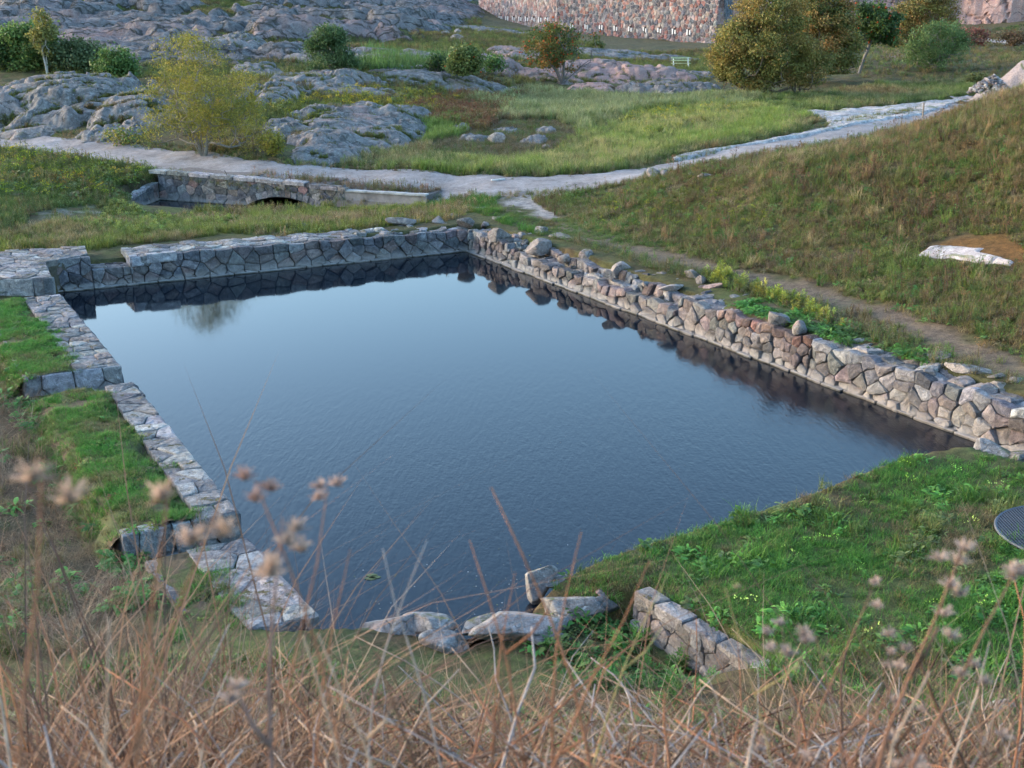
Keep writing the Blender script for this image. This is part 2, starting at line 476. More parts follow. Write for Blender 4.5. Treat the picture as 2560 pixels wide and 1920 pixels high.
M['pink_rock'] = mk_rock('pink_bedrock', .55, .8)
M['pale_rock'] = mk_rock('pale_stone', -1, 2.2, 1.35)
M['stone_loose'] = mk_rock('loose_stone', .1, 2.2)
M['cliff'] = mk_rock('cliff_rock', .62, .35, 1.15)

# dressed stones of walls: colour per stone, lichen, bleached band at the waterline
def mk_masonry(name, moss=.5, wl_band=True, bscale=1.0):
    m, n, l, b = new_mat(name, .85, .3)
    p = pos(n)
    a = attr(n, 'col')
    mid = noise_n(n, l, p, 6 * bscale, 7, .72, .7); fine = noise_n(n, l, p, 42 * bscale, 3, .7)
    c = mixc(n, l, 'MULTIPLY', 1.0, a.outputs['Color'], ramp(n, l, mid, [(.30, (.32, .33, .35)), (.43, (.75, .75, .77)), (.52, (1.05, 1.04, 1.02)), (.66, (1.75, 1.72, 1.68))]))
    c = mixc(n, l, 'MULTIPLY', 1.0, c, ramp(n, l, fine, [(.3, (.68, .68, .7)), (.5, (1, 1, 1)), (.7, (1.3, 1.3, 1.28))]))
    sx = n.new('ShaderNodeSeparateXYZ'); l.new(p, sx.inputs[0])
    if not wl_band and bscale == 1.0: c = mixc(n, l, 'MULTIPLY', 1.0, c, (.80, .775, .75))
    if wl_band:
        c = mixc(n, l, 'MULTIPLY', 1.0, c, (.82, .82, .82))
        zz = math_n(n, l, 'ADD', sx.outputs[2], math_n(n, l, 'MULTIPLY', noise_n(n, l, p, 2.5, 3), -.12))
        band = n.new('ShaderNodeMapRange'); band.inputs[1].default_value = .16; band.inputs[2].default_value = .05; l.new(zz, band.inputs[0])
        c = mixc(n, l, 'MIX', math_n(n, l, 'MULTIPLY', band.outputs[0], .6), c, (.40, .38, .36))
        wet = n.new('ShaderNodeMapRange'); wet.inputs[1].default_value = .045; wet.inputs[2].default_value = .02; l.new(sx.outputs[2], wet.inputs[0])
        c = mixc(n, l, 'MIX', math_n(n, l, 'MULTIPLY', wet.outputs[0], .9), c, (.045, .04, .022))
        mt = mapr(n, l, noise_n(n, l, p, .9, 3), .47, .56, 0, .45)
        band2 = mapr(n, l, sx.outputs[2], .62, .2, 0, 1)
        c = mixc(n, l, 'MIX', math_n(n, l, 'MULTIPLY', mt, band2), c, (.30, .262, .235))
    geo = n.new('ShaderNodeNewGeometry'); sp = n.new('ShaderNodeSeparateXYZ'); l.new(geo.outputs['Normal'], sp.inputs[0])
    up = mapr(n, l, sp.outputs[2], .6, .9)
    ms = math_n(n, l, 'MULTIPLY', mapr(n, l, noise_n(n, l, p, 3.1, 5, .7), .66 - .1 * moss, .72 - .1 * moss), up)
    c = mixc(n, l, 'MIX', ms, c, (.10, .085, .03))
    pl = math_n(n, l, 'MULTIPLY', mapr(n, l, noise_n(n, l, p, 13, 4, .7), .56, .66, 0, .4), mapr(n, l, up, 0, 1, .35, 1))
    c = mixc(n, l, 'MIX', pl, c, (.42, .42, .41))
    orl = mapr(n, l, noise_n(n, l, p, 5.3, 4, .75), .73, .75, 0, .9)
    c = mixc(n, l, 'MIX', orl, c, (.42, .17, .03))
    l.new(c, b.inputs['Base Color'])
    h = math_n(n, l, 'ADD', math_n(n, l, 'MULTIPLY', mid, 1.0), math_n(n, l, 'MULTIPLY', fine, .35))
    bump(n, l, b, h, 1.0, .085 / bscale)
    return m
M['wall'] = mk_masonry('wall_stone', .4)
M['paving'] = mk_masonry('top_stone', .8, False)
M['fort'] = mk_masonry('fort_stone', .1, False, .35)

# plain colour-per-vertex with grain
def mk_plain(name, rough=.9, grain=8.0, amt=.35, bd=.02, spec=.2):
    m, n, l, b = new_mat(name, rough, spec)
    p = pos(n); a = attr(n, 'col')
    t = noise_n(n, l, p, grain, 5, .65)
    c = mixc(n, l, 'MULTIPLY', 1.0, a.outputs['Color'], ramp(n, l, t, [(.25, (1 - amt,) * 3), (.5, (1, 1, 1)), (.75, (1 + amt,) * 3)]))
    l.new(c, b.inputs['Base Color']); bump(n, l, b, t, .6, bd)
    return m
M['plain'] = mk_plain('weathered_paint')
M['soil'] = mk_plain('mossy_soil', .95, 14, .5, .04)
M['bark'] = mk_plain('bark', .9, 20, .4)
M['concrete'] = mk_plain('stained_render', .9, 2.2, .45, .03)
M['metal'] = mk_plain('dark_steel', .5, 12, .2, .003, .5)

# foliage
def mk_leaf(name, src):
    m, n, l, b = new_mat(name, .6, .25)
    a = attr(n, 'col')
    c = a.outputs['Color']
    if src == 'INSTANCER':
        t = attr(n, 'tint', 'INSTANCER')
        c = mixc(n, l, 'MULTIPLY', 1.0, c, t.outputs['Color'])
    l.new(c, b.inputs['Base Color'])
    tr = n.new('ShaderNodeBsdfTranslucent'); l.new(c, tr.inputs['Color'])
    mx = n.new('ShaderNodeMixShader'); mx.inputs[0].default_value = .28
    out = n['Material Output']
    l.new(b.outputs[0], mx.inputs[1]); l.new(tr.outputs[0], mx.inputs[2]); l.new(mx.outputs[0], out.inputs['Surface'])
    return m
M['leaf'] = mk_leaf('leaves', 'GEOMETRY')
M['blade'] = mk_leaf('blades', 'INSTANCER')

# ground: colours come with the mesh, rock shows where the rock attribute says
def mk_ground():
    m, n, l, b = new_mat('ground_cover', .95, .12)
    p = pos(n)
    a = attr(n, 'col'); rk = attr(n, 'rock')
    t1 = noise_n(n, l, p, 5, 6, .7); t2 = noise_n(n, l, p, 38, 4, .7)
    g = mixc(n, l, 'MULTIPLY', 1.0, a.outputs['Color'], ramp(n, l, t1, [(.28, (.45, .42, .4)), (.5, (1, 1, 1)), (.72, (1.55, 1.5, 1.35))]))
    g = mixc(n, l, 'MULTIPLY', 1.0, g, ramp(n, l, t2, [(.3, (.6, .58, .55)), (.5, (1, 1, 1)), (.7, (1.45, 1.42, 1.35))]))
    mp = n.new('ShaderNodeVectorMath'); mp.operation = 'SCALE'; mp.inputs['Scale'].default_value = .45; l.new(p, mp.inputs[0])
    pk = mapr(n, l, noise_n(n, l, p, .06, 3, .6), .52, .66, 0, .5)
    r, big, mid, fine = granite_nodes(n, l, mp.outputs[0], pink=pk)
    v = n.new('ShaderNodeTexVoronoi'); v.feature = 'DISTANCE_TO_EDGE'; v.inputs['Scale'].default_value = .38
    nv = n.new('ShaderNodeTexNoise'); nv.inputs['Scale'].default_value = .6; nv.inputs['Detail'].default_value = 5; l.new(p, nv.inputs['Vector'])
    sc = n.new('ShaderNodeVectorMath'); sc.operation = 'SCALE'; sc.inputs['Scale'].default_value = 2.0; l.new(nv.outputs[1], sc.inputs[0])
    av = n.new('ShaderNodeVectorMath'); av.operation = 'ADD'; l.new(sc.outputs[0], av.inputs[0]); l.new(p, av.inputs[1])
    sq = n.new('ShaderNodeMapping'); sq.inputs['Rotation'].default_value = (0, 0, .25); sq.inputs['Scale'].default_value = (.6, 1.7, 1.5)
    l.new(av.outputs[0], sq.inputs[0]); l.new(sq.outputs[0], v.inputs['Vector'])
    crack = mapr(n, l, v.outputs['Distance'], 0, .05, 0, 1)
    r = mixc(n, l, 'MIX', math_n(n, l, 'MULTIPLY', math_n(n, l, 'SUBTRACT', 1, crack), .8), r, (.05, .05, .035))
    edge = math_n(n, l, 'ADD', rk.outputs['Fac'], math_n(n, l, 'MULTIPLY', math_n(n, l, 'SUBTRACT', noise_n(n, l, p, 1.2, 5, .7), .5), 1.1))
    f = mapr(n, l, edge, .42, .55)
    c = mixc(n, l, 'MIX', f, g, r)
    l.new(c, b.inputs['Base Color'])
    hg = math_n(n, l, 'ADD', math_n(n, l, 'MULTIPLY', t1, .5), math_n(n, l, 'MULTIPLY', t2, .35))
    hr = math_n(n, l, 'ADD', crack, math_n(n, l, 'ADD', math_n(n, l, 'MULTIPLY', mid, 1.6), math_n(n, l, 'MULTIPLY', fine, .6)))
    b1 = bump(n, l, None, hg, .8, .06)
    hr2 = math_n(n, l, 'MULTIPLY', hr, f)
    bump(n, l, b, hr2, .9, .22, b1)
    return m
M['ground'] = mk_ground()

def mk_path():
    m, n, l, b = new_mat('path_gravel', .95, .15)
    p = pos(n)
    t1 = noise_n(n, l, p, .9, 4, .6, .3); t2 = noise_n(n, l, p, 60, 3, .8); t3 = noise_n(n, l, p, 5, 7, .8)
    c = ramp(n, l, t1, [(.3, (.19, .163, .146)), (.45, (.26, .229, .212)), (.55, (.29, .26, .243)), (.7, (.35, .318, .30))])
    c = mixc(n, l, 'MULTIPLY', 1.0, c, ramp(n, l, t2, [(.3, (.7, .69, .69)), (.5, (1, 1, 1)), (.7, (1.25, 1.25, 1.25))]))
    c = mixc(n, l, 'MULTIPLY', 1.0, c, ramp(n, l, t3, [(.3, (.62, .6, .58)), (.5, (1, 1, 1)), (.7, (1.25, 1.23, 1.22))]))
    l.new(c, b.inputs['Base Color']); bump(n, l, b, t2, .5, .015)
    return m
M['path'] = mk_path()

def mk_water():
    m, n, l, b = new_mat('dark_water', .03, .5)
    p = pos(n)
    b.inputs['IOR'].default_value = 1.34
    b.inputs['Base Color'].default_value = (.003, .007, .013, 1)
    # wind reaches the near half of the basin only
    sx = n.new('ShaderNodeSeparateXYZ'); l.new(p, sx.inputs[0])
    w = math_n(n, l, 'ADD', sx.outputs[1], math_n(n, l, 'MULTIPLY', sx.outputs[0], -.35))
    w = math_n(n, l, 'ADD', w, math_n(n, l, 'MULTIPLY', noise_n(n, l, p, .25, 2), -4))
    wind = mapr(n, l, w, 27, 19)
    mp = n.new('ShaderNodeMapping'); mp.inputs['Rotation'].default_value = (0, 0, R(-22)); mp.inputs['Scale'].default_value = (4.2, 1.0, 1)
    l.new(p, mp.inputs[0])
    h = math_n(n, l, 'ADD', noise_n(n, l, mp.outputs[0], 2.6, 4, .6, .5), math_n(n, l, 'MULTIPLY', noise_n(n, l, p, 11, 2, .5), .3))
    k = n.new('ShaderNodeBump'); k.inputs['Distance'].default_value = .03
    l.new(mapr(n, l, wind, 0, 1, .015, .30), k.inputs['Strength']); l.new(h, k.inputs['Height']); l.new(k.outputs[0], b.inputs['Normal'])
    l.new(mapr(n, l, wind, 0, 1, .05, .14), b.inputs['Roughness'])
    return m
M['water'] = mk_water()

# ------------------------------------------------------------------ the ground sheet
NX, NY = 860, 1050
ys = np.exp(np.linspace(math.log(10.0), math.log(430), NY)) - 9.0
ys = ys[(ys < 430)]
NY = len(ys)
us = np.linspace(-.72, .72, NX)
GY = np.repeat(ys[:, None], NX, 1)
GX = us[None, :] * (GY + 9)
GZ, GR, PD = land(GX, GY)
def zone(poly, soft=.6):
    return sstep(soft, -soft, sdf(gpoly(poly), GX, GY) + .5 * fbm(GX / 1.5, GY / 1.5, 71, 3))
def paint(cols, m, c):
    return cols + (np.array(c) - cols) * m[..., None]
n1 = fbm(GX / 2.2, GY / 2.2, 61, 4); n2 = fbm(GX / .6, GY / .6, 67, 3); n3 = fbm(GX / 7, GY / 6, 77, 3)
cols = np.zeros(GX.shape + (3,)) + np.array([.075, .072, .032])
cols = paint(cols, sstep(-.1, .5, n1), (.085, .105, .035))
cols = paint(cols, sstep(.0, .5, -n2) * .6, (.095, .062, .038))
# right-hand hillside: browner
Z_HILL = [(1150,430),(1350,392),(1600,350),(1900,296),(2212,190),(2400,150),(2400,860),(2212,820),(2000,755),(1700,640),(1300,525)]
zh = zone(Z_HILL)
cols = paint(cols, zh * .75, (.088, .064, .035))
cols = paint(cols, zh * sstep(.1, .5, n2) * .6, (.07, .08, .03))
# worn trail, spur of gravel
td = segdist(TRAIL, GX, GY, False) + .3 * n2
cols = paint(cols, sstep(.65, .15, td) * .85, (.155, .115, .085))
sp_ = sstep(.4, -.6, sdf(SPUR, GX, GY) + 1.0 * n2)
cols = paint(cols, sp_ * .95, (.29, .262, .245))
Z_LEFTPALE = [(90,455),(200,440),(260,470),(200,505),(60,520),(40,480)]
cols = paint(cols, zone(Z_LEFTPALE) * sstep(-.2, .4, n2) * .6, (.21, .20, .185))
Z_STRAW = [(0,545),(190,545),(262,532),(432,514),(600,496),(700,484),(800,472),(900,458),(880,446),(740,462),(560,480),(430,490),(250,505),(0,518)]
cols = paint(cols, zone(Z_STRAW, .3) * .75, (.19, .15, .075))
# lawns by the water
Z_LAWN = [(2212,985),(1960,985),(1500,1135),(1250,1225),(1190,1250),(1200,1290),(1300,1290),(1400,1290),(1700,1480),(2212,1560),(2500,1560),(2500,985)]
cols = paint(cols, zone(Z_LAWN, .3) * .7, (.06, .075, .028))
cols = paint(cols, zone(Z_LAWN, .3) * sstep(.25, .6, -n1) * .6, (.10, .062, .04))
# left outer gully: bare brown
Z_GULLY = [(0,900),(100,900),(200,1050),(300,1250),(320,1400),(0,1400),(-300,1400),(-300,900)]
cols = paint(cols, zone(Z_GULLY) * .7, (.085, .06, .042))
# far meadow in front of the fort, olive and brown
zf = sstep(105, 125, GY) * sstep(-20, 0, GX)
cols = paint(cols, zf * .8, (.115, .092, .05))
cols = paint(cols, sstep(50, 75, GY) * sstep(-.1, .5, n3) * .4 * (1 - zf), (.11, .075, .04))
# gravel mound on the far right
Z_MOUND = [(2105,175),(2140,140),(2180,128),(2230,130),(2300,150),(2240,185),(2170,185)]
# channel banks of mud
cols = paint(cols, sstep(.9, .1, sdf(CH, GX, GY)) * .8, (.06, .048, .034))
moss_r = zone([(1960,545),(2060,520),(2150,505),(2260,530),(2260,600),(2200,585),(2080,560)], .3)
cols = paint(cols, moss_r * .8, (.15, .075, .025))
mb = zone([(1240,1225),(1300,1260),(1480,1330),(1700,1440),(1900,1530),(1700,1520),(1460,1390),(1350,1290)], .1)
cols = paint(cols, mb * sstep(-.2, .3, n2) * .7, (.10, .062, .022))
cols = paint(cols, sstep(12, 10, GY) * .7, (.05, .042, .025))
VV = np.stack([GX, GY, GZ], -1).reshape(-1, 3)
idx = np.arange(NX * NY).reshape(NY, NX)
Q = np.stack([idx[:-1, :-1], idx[:-1, 1:], idx[1:, 1:], idx[1:, :-1]], -1).reshape(-1, 4)
terr = mesh_np('ground', VV, Q, M['ground'], cols=cols.reshape(-1, 3), attrs={'rock': GR.ravel()})
tag(terr, kind='structure')
gz_full = (ys, GX, GZ)
def landz(x, y):
    z, rk, pd = land(np.atleast_1d(np.asarray(x, float)), np.atleast_1d(np.asarray(y, float)))
    return z
# a skirt so the land reaches on all round
sk = MB()
sk.add([(-900, -300, -3), (900, -300, -3), (900, 900, -3), (-900, 900, -3)], [(0, 1, 2, 3)], (.07, .07, .03))
tag(sk.build('outer_ground', M['soil']), kind='structure')

# ------------------------------------------------------------------ water
def flat(name, pts, z, mat):
    b = MB(); b.add([(p[0], p[1], z) for p in pts], [tuple(range(len(pts)))]); return b.build(name, mat)
w0 = flat('basin_water', [A + (-.5, .6), B + (.5, .6), C + (1.5, .8), C + (-.5, -1.5), shore[5] + (.6, -.4), shore[7] + (.3, -.5), shore[-2] + (0, -.3), L3b + (-.5, -.2)], 0, M['water'])
tag(w0, kind='structure')
w1 = flat('channel_water', [at(*p)[:2] for p in [(250,456,0),(330,415,0),(520,380,0),(700,385,0),(760,455,0),(600,478,0),(320,486,0)]], .0, M['water'])
tag(w1, kind='structure')

# ------------------------------------------------------------------ paths
def strip(name, line, hw, mat, z_off=.0, nstep=.2, jit=.5):
    L = [0.0]
    for i in range(1, len(line)): L.append(L[-1] + np.linalg.norm(line[i] - line[i - 1]))
    s = np.arange(0, L[-1], nstep)
    cx = np.interp(s, L, line[:, 0]); cy = np.interp(s, L, line[:, 1])
    k = np.ones(15) / 15
    cx = np.convolve(np.pad(cx, 7, 'edge'), k, 'valid'); cy = np.convolve(np.pad(cy, 7, 'edge'), k, 'valid')
    tx, ty = np.gradient(cx), np.gradient(cy); nn = np.hypot(tx, ty) + 1e-9; tx /= nn; ty /= nn
    m = 13
    V = []
    wl_ = hw + jit * fbm(s / 1.1, s * 0, 5, 5); wr = hw + jit * fbm(s / 1.3, s * 0 + 9, 6, 4)
    for j in range(m):
        t = j / (m - 1) * 2 - 1
        w = np.where(t < 0, wl_, wr) * t
        X, Y = cx - ty * w, cy + tx * w
        z = base(X, Y) + z_off + .012 * fbm(X, Y, 4, 2) - (.10 if abs(t) == 1 else 0)
        z = np.where(Y > 45, z + .05 * fbm(X / 1.1, Y / 1.1, 3, 4) * (1 + 2.5 * sstep(45, 90, Y)) + .25 * sstep(45, 90, Y) * fbm(X / 7, Y / 7, 8, 3), z)
        V.append(np.stack([X, Y, z], -1))
    V = np.stack(V, 1); a = np.arange(len(s) * m).reshape(len(s), m)
    q = np.stack([a[:-1, :-1], a[:-1, 1:], a[1:, 1:], a[1:, :-1]], -1).reshape(-1, 4)
    return mesh_np(name, V.reshape(-1, 3), q, mat)
tag(strip('gravel_path', PATH, PATHW, M['path'], .0), kind='structure')
tag(strip('far_path', FARP, 1.5, M['path'], .25, .4, .1), kind='structure')
FARP2 = np.array([atY(905, 33, 195)[:2], atY(960, 33, 197)[:2], atY(1045, 34, 204)[:2]])

# ------------------------------------------------------------------ masonry
def clip_half(poly, px, py, nx, ny):
    """keep the side where (p - P).n <= 0"""
    out = []
    n = len(poly)
    for i in range(n):
        a, b = poly[i], poly[(i + 1) % n]
        da = (a[0] - px) * nx + (a[1] - py) * ny; db = (b[0] - px) * nx + (b[1] - py) * ny
        if da <= 0: out.append(a)
        if (da < 0 < db) or (db < 0 < da):
            t = da / (da - db); out.append((a[0] + (b[0] - a[0]) * t, a[1] + (b[1] - a[1]) * t))
    return out
def cells_rect(x0, y0, x1, y1, cw, ch, jit=.2, rs=None):
    rs = rs or random
    seeds = []
    nr = max(1, round((y1 - y0) / ch)); hh = (y1 - y0) / nr
    for r in range(nr):
        x = x0 - cw * rs.random()
        while x < x1 + cw:
            w = cw * rs.choice([rs.uniform(.4, .8), rs.uniform(.8, 1.3), rs.uniform(1.2, 1.8)])
            seeds.append((x + w / 2 + rs.uniform(-.1, .1) * cw, y0 + (r + .5) * hh + rs.uniform(-jit, jit) * hh))
            x += w
    out = []
    sd = np.array(seeds)
    for i, (sx, sy) in enumerate(seeds):
        poly = [(x0, y0), (x1, y0), (x1, y1), (x0, y1)]
        d = np.hypot(sd[:, 0] - sx, sd[:, 1] - sy)
        for j in np.argsort(d)[1:16]:
            qx, qy = seeds[j]
            poly = clip_half(poly, (sx + qx) / 2, (sy + qy) / 2, qx - sx, qy - sy)
            if len(poly) < 3: break
        if len(poly) >= 3: out.append(poly)
    return out
def parea(p):
    return abs(sum(p[i][0] * p[(i + 1) % len(p)][1] - p[(i + 1) % len(p)][0] * p[i][1] for i in range(len(p)))) / 2
def cells_poly(poly, cw, ch, jit=.35, rot=0.0):
    """voronoi stones clipped to a convex plan polygon (any winding)"""
    poly = [tuple(p) for p in poly]
    c, s = math.cos(rot), math.sin(rot)
    rp = [(x * c + y * s, -x * s + y * c) for x, y in poly]
    xs, ys_ = [p[0] for p in rp], [p[1] for p in rp]
    a = sum(rp[i][0] * rp[(i + 1) % len(rp)][1] - rp[(i + 1) % len(rp)][0] * rp[i][1] for i in range(len(rp)))
    sg = 1 if a > 0 else -1
    out = []
    for cell in cells_rect(min(xs), min(ys_), max(xs), max(ys_), cw, ch, jit):
        for i in range(len(rp)):
            p, q = rp[i], rp[(i + 1) % len(rp)]
            cell = clip_half(cell, p[0], p[1], (q[1] - p[1]) * sg, -(q[0] - p[0]) * sg)
            if len(cell) < 3: break
        if len(cell) >= 3 and parea(cell) > .004:
            out.append([(x * c - y * s, x * s + y * c) for x, y in cell])
    return out
def stones(mb, cells, f, colf, gap=.004, bulge=.025, depth=.22, dn=.03, tilt=.09, sub=True, rs=None):
    """each cell becomes a block: back, rim, shoulder, inner ring, crown"""
    rs = rs or random
    for poly in cells:
        ar = parea(poly)
        if ar < .0015: continue
        cx = sum(p[0] for p in poly) / len(poly); cy = sum(p[1] for p in poly) / len(poly)
        r = math.sqrt(ar / 3.14)
        pts = []
        n = len(poly)
        for i in range(n):
            a, b = poly[i], poly[(i + 1) % n]
            L = math.hypot(a[0] - b[0], a[1] - b[1])
            if L < r * .12: continue
            k = 1 if not sub else max(1, min(3, int(L / (r * .7)) + 1))
            for j in range(k):
                t = j / k
                pts.append((a[0] + (b[0] - a[0]) * t, a[1] + (b[1] - a[1]) * t))
        n = len(pts)
        if n < 3: continue
        g = 1 - gap / r
        # round the corners a little
        pr = []
        for i in range(n):
            p, q, w = pts[i - 1], pts[i], pts[(i + 1) % n]
            pr.append((q[0] * .9 + (p[0] + w[0]) * .05, q[1] * .9 + (p[1] + w[1]) * .05))
        off_n = rs.uniform(-dn, dn); ta, tb = rs.uniform(-tilt, tilt), rs.uniform(-tilt, tilt)
        col = colf(cx, cy, rs)
        V, F = [], []
        def ring(sc, h, j):
            for x, y in pr:
                x2, y2 = cx + (x - cx) * sc, cy + (y - cy) * sc
                x2 += rs.uniform(-j, j) * r; y2 += rs.uniform(-j, j) * r
                hh = h + (off_n + ta * (x2 - cx) + tb * (y2 - cy) if h > -depth * .9 else 0) + (rs.uniform(-j, j) * r * .6 if h > -depth * .9 else 0)
                V.append(f(x2, y2, hh))
        ring(g * .97, -depth, 0); ring(g, 0 - bulge * .5, .012); ring(g * (1 - .05), bulge * .55, .03); ring(g * .6, bulge, .10)
        V.append(f(cx, cy, bulge + off_n + rs.uniform(-.2, .3) * bulge))
        for k in range(3):
            for i in range(n):
                F.append((k * n + i, k * n + (i + 1) % n, (k + 1) * n + (i + 1) % n, (k + 1) * n + i))
        for i in range(n): F.append((3 * n + i, 3 * n + (i + 1) % n, 4 * n))
        mb.add(V, F, col)
def palette(pal, w=.2):
    def g(cx, cy, rs):
        c = rs.choice(pal); k = rs.uniform(1 - w * 2, 1 + w * 2)
        return tuple(min(.8, v * k * rs.uniform(.96, 1.04)) for v in c)
    return g
PAL_BACK = [(.13, .135, .15), (.17, .175, .185), (.12, .125, .14), (.20, .195, .20), (.15, .125, .125), (.20, .15, .14), (.24, .24, .245), (.11, .12, .135)]
PAL_RIGHT = [(.25, .215, .20), (.22, .18, .17), (.19, .155, .145), (.24, .235, .23), (.21, .17, .165), (.28, .25, .235), (.17, .17, .172), (.15, .14, .14)]
PAL_RED = [(.21, .12, .10), (.19, .105, .09), (.23, .16, .14), (.17, .13, .12), (.24, .17, .15)]
PAL_TOP = [(.26, .262, .27), (.31, .31, .315), (.22, .225, .24), (.28, .265, .26), (.35, .35, .35), (.25, .22, .21)]
PAL_PALE = [(.38, .375, .37), (.33, .33, .33), (.36, .34, .33), (.29, .295, .30)]
def frame_of(p, q):
    p, q = np.array(p, float), np.array(q, float)
    t = (q - p) / np.linalg.norm(q - p); nn = np.array([t[1], -t[0]])
    return p, t, nn, np.linalg.norm(q - p)
def core(mb, pts, z0, z1, col=(.085, .075, .055)):
    n = len(pts)
    V = [(p[0], p[1], z0) for p in pts] + [(p[0], p[1], z1) for p in pts]
    F = [tuple(range(n))[::-1], tuple(range(n, 2 * n))] + [(i, (i + 1) % n, n + (i + 1) % n, n + i) for i in range(n)]
    mb.add(V, F, col)
def wallquad(p, t, nn, s0, s1, n0, n1):
    return [tuple(p + t * s0 + nn * n0), tuple(p + t * s1 + nn * n0), tuple(p + t * s1 + nn * n1), tuple(p + t * s0 + nn * n1)]
def face_part(parent, name, p, t, nn, s0, s1, z0, ztop, cw, ch, pal, mat, batter=.06, **k):
    """masonry on the water side; ztop(s) gives the upper edge"""
    mb = MB()
    zt = ztop if callable(ztop) else (lambda s: ztop)
    zm = 1.0
    def f(s, t01, n):
        z = z0 + (zt(s) - z0) * t01
        q = p + t * s + nn * (n - batter * (z - z0))
        return (q[0], q[1], z)
    H_ = np.mean([zt(s) for s in np.linspace(s0, s1, 9)]) - z0
    cells = cells_rect(s0, 0, s1, H_, cw, ch)
    g = lambda s, tt, n: f(s, tt / H_, n)
    stones(mb, cells, g, palette(pal) if isinstance(pal, list) else pal, **k)
    return mb.build(name, mat, parent)
def top_part(parent, name, poly, z, cw, ch, pal, mat, rot=0, thick=.16, **k):
    mb = MB()
    zf = z if callable(z) else (lambda x, y: z)
    f = lambda x, y, n: (x, y, zf(x, y) + n)
    kk = dict(gap=.007, bulge=.012, depth=thick, dn=.02, tilt=.05); kk.update(k)
    stones(mb, cells_poly(poly, cw, ch, .35, rot), f, palette(pal) if isinstance(pal, list) else pal, **kk)
    return mb.build(name, mat, parent)

# --- far wall of the basin
pb, tb_, nb, LB = frame_of(A, B)
rotB = math.atan2(tb_[1], tb_[0])
wb = empty('basin_wall', (0, 0, 0), 'long dark grey wall on the far side of the pond, flat paved top', 'wall', 'stone walls round the pond')
zb = lambda s: (.96 if s < .82 else (.56 if s < 1.9 else .86 - .012 * (s - 2)))
SEG = [(-1.25, .82, .94), (.82, 1.92, .56), (1.92, LB + .05, None)]
ztall = lambda s: .87 - .014 * (s - 2) + .03 * math.sin(s * 5.1)
for i, (s0, s1, zt) in enumerate(SEG):
    face_part(wb, 'stone_face', pb, tb_, nb, s0, s1, -.22, zt if zt else ztall, .46, .235, PAL_BACK, M['wall'], bulge=.04, dn=.055, tilt=.16)
mb = MB()
core(mb, wallquad(pb, tb_, nb, -1.2, .80, -.12, -1.3), -1.0, .86)
core(mb, wallquad(pb, tb_, nb, .80, 1.93, -.12, -1.3), -1.0, .49)
core(mb, wallquad(pb, tb_, nb, 1.93, LB + .3, -.12, -1.65), -1.0, .66)
core(mb, wallquad(pb, tb_, nb, 1.93, 8, -.14, -1.6), -.9, .74)
mb.build('wall_core', M['soil'], wb)
top_part(wb, 'paved_top', wallquad(pb, tb_, nb, .84, 1.9, -.24, -1.0), .56, .55, .4, PAL_TOP, M['paving'], rotB)
ztf = lambda x, y: ztall(max(2, (x - pb[0]) * tb_[0] + (y - pb[1]) * tb_[1])) - .005
top_part(wb, 'paved_top', wallquad(pb, tb_, nb, 1.94, 9.2, -.26, -1.6), ztf, .46, .30, PAL_TOP, M['paving'], rotB)
top_part(wb, 'paved_top', wallquad(pb, tb_, nb, 9.2, LB + .2, -.26, -1.7), lambda x, y: ztf(x, y) - .02, .40, .32, PAL_TOP, M['paving'], rotB, dn=.07, tilt=.2, bulge=.04)
# end of the tall part: squared pale blocks at the step
mb = MB()
fE = lambda a, b, n: tuple(pb + tb_ * (1.92 - n) + nb * a) + (b,)
stones(mb, cells_rect(-1.55, .45, -.02, .86, .5, .21, .1), fE, palette(PAL_PALE), bulge=.01, dn=.01)
mb.build('end_blocks', M['wall'], wb)
mb = MB()
for s0, s1, zc, nn0 in ((1.95, 2.32, .70, .035), (2.36, 3.30, .755, .04)):
    q = pb + tb_ * (s0 + s1) / 2 + nb * (nn0 - .17)
    mb2 = MB()
    stones(mb, [[(s0, -.16), (s1, -.16), (s1, .13), (s0, .13)]], lambda a, b, n, zc=zc, nn0=nn0: tuple(pb + tb_ * a + nb * (n + nn0)) + (zc + b,), palette([(.36, .365, .37)]), bulge=.02, depth=.3, gap=.008, tilt=.01)
mb.build('corner_blocks', M['wall'], wb)

def footing(parent, p, t, nn, s0, s1, out=.07):
    mb = MB()
    f = lambda a, b, n: tuple(p + t * a + nn * (n + out + .02 * math.sin(a * 2.3))) + (b,)
    stones(mb, cells_rect(s0, -.25, s1, .06, .6, .31, .05), f, palette([(.29, .275, .265), (.23, .22, .215), (.31, .29, .275), (.18, .17, .165)]), bulge=.012, depth=.2, dn=.03, tilt=.02, gap=.005)
    mb.build('footing', M['wall'], parent)
footing(wb, pb, tb_, nb, -.6, LB)
# --- raised platform at the far left corner
pf = empty('stone_platform', (0, 0, 0), 'raised paved stone platform at the far left corner of the pond', 'platform')
Z0 = .95
q = {k: at(a, b, Z0)[:2] for k, (a, b) in dict(a=(-90, 603), b=(113, 600), c=(99, 566), d=(190, 550), e=(184, 531), f=(-90, 548)).items()}
qb = q['b']; 
top_part(pf, 'paved_top', [q['a'], q['b'], q['c'], q['f']], Z0, .5, .36, PAL_TOP, M['paving'], rotB)
top_part(pf, 'paved_top', [q['c'], q['d'], q['e'], q['f']], Z0, .5, .36, PAL_TOP, M['paving'], rotB)
p_, t_, n_, L_ = frame_of(q['a'], q['b'])
face_part(pf, 'front_blocks', p_, t_, n_, 0, L_, .45, Z0 - .01, .8, .5, PAL_TOP, M['wall'], .01, bulge=.02, dn=.02)
p_, t_, n_, L_ = frame_of(q['b'], q['c'])
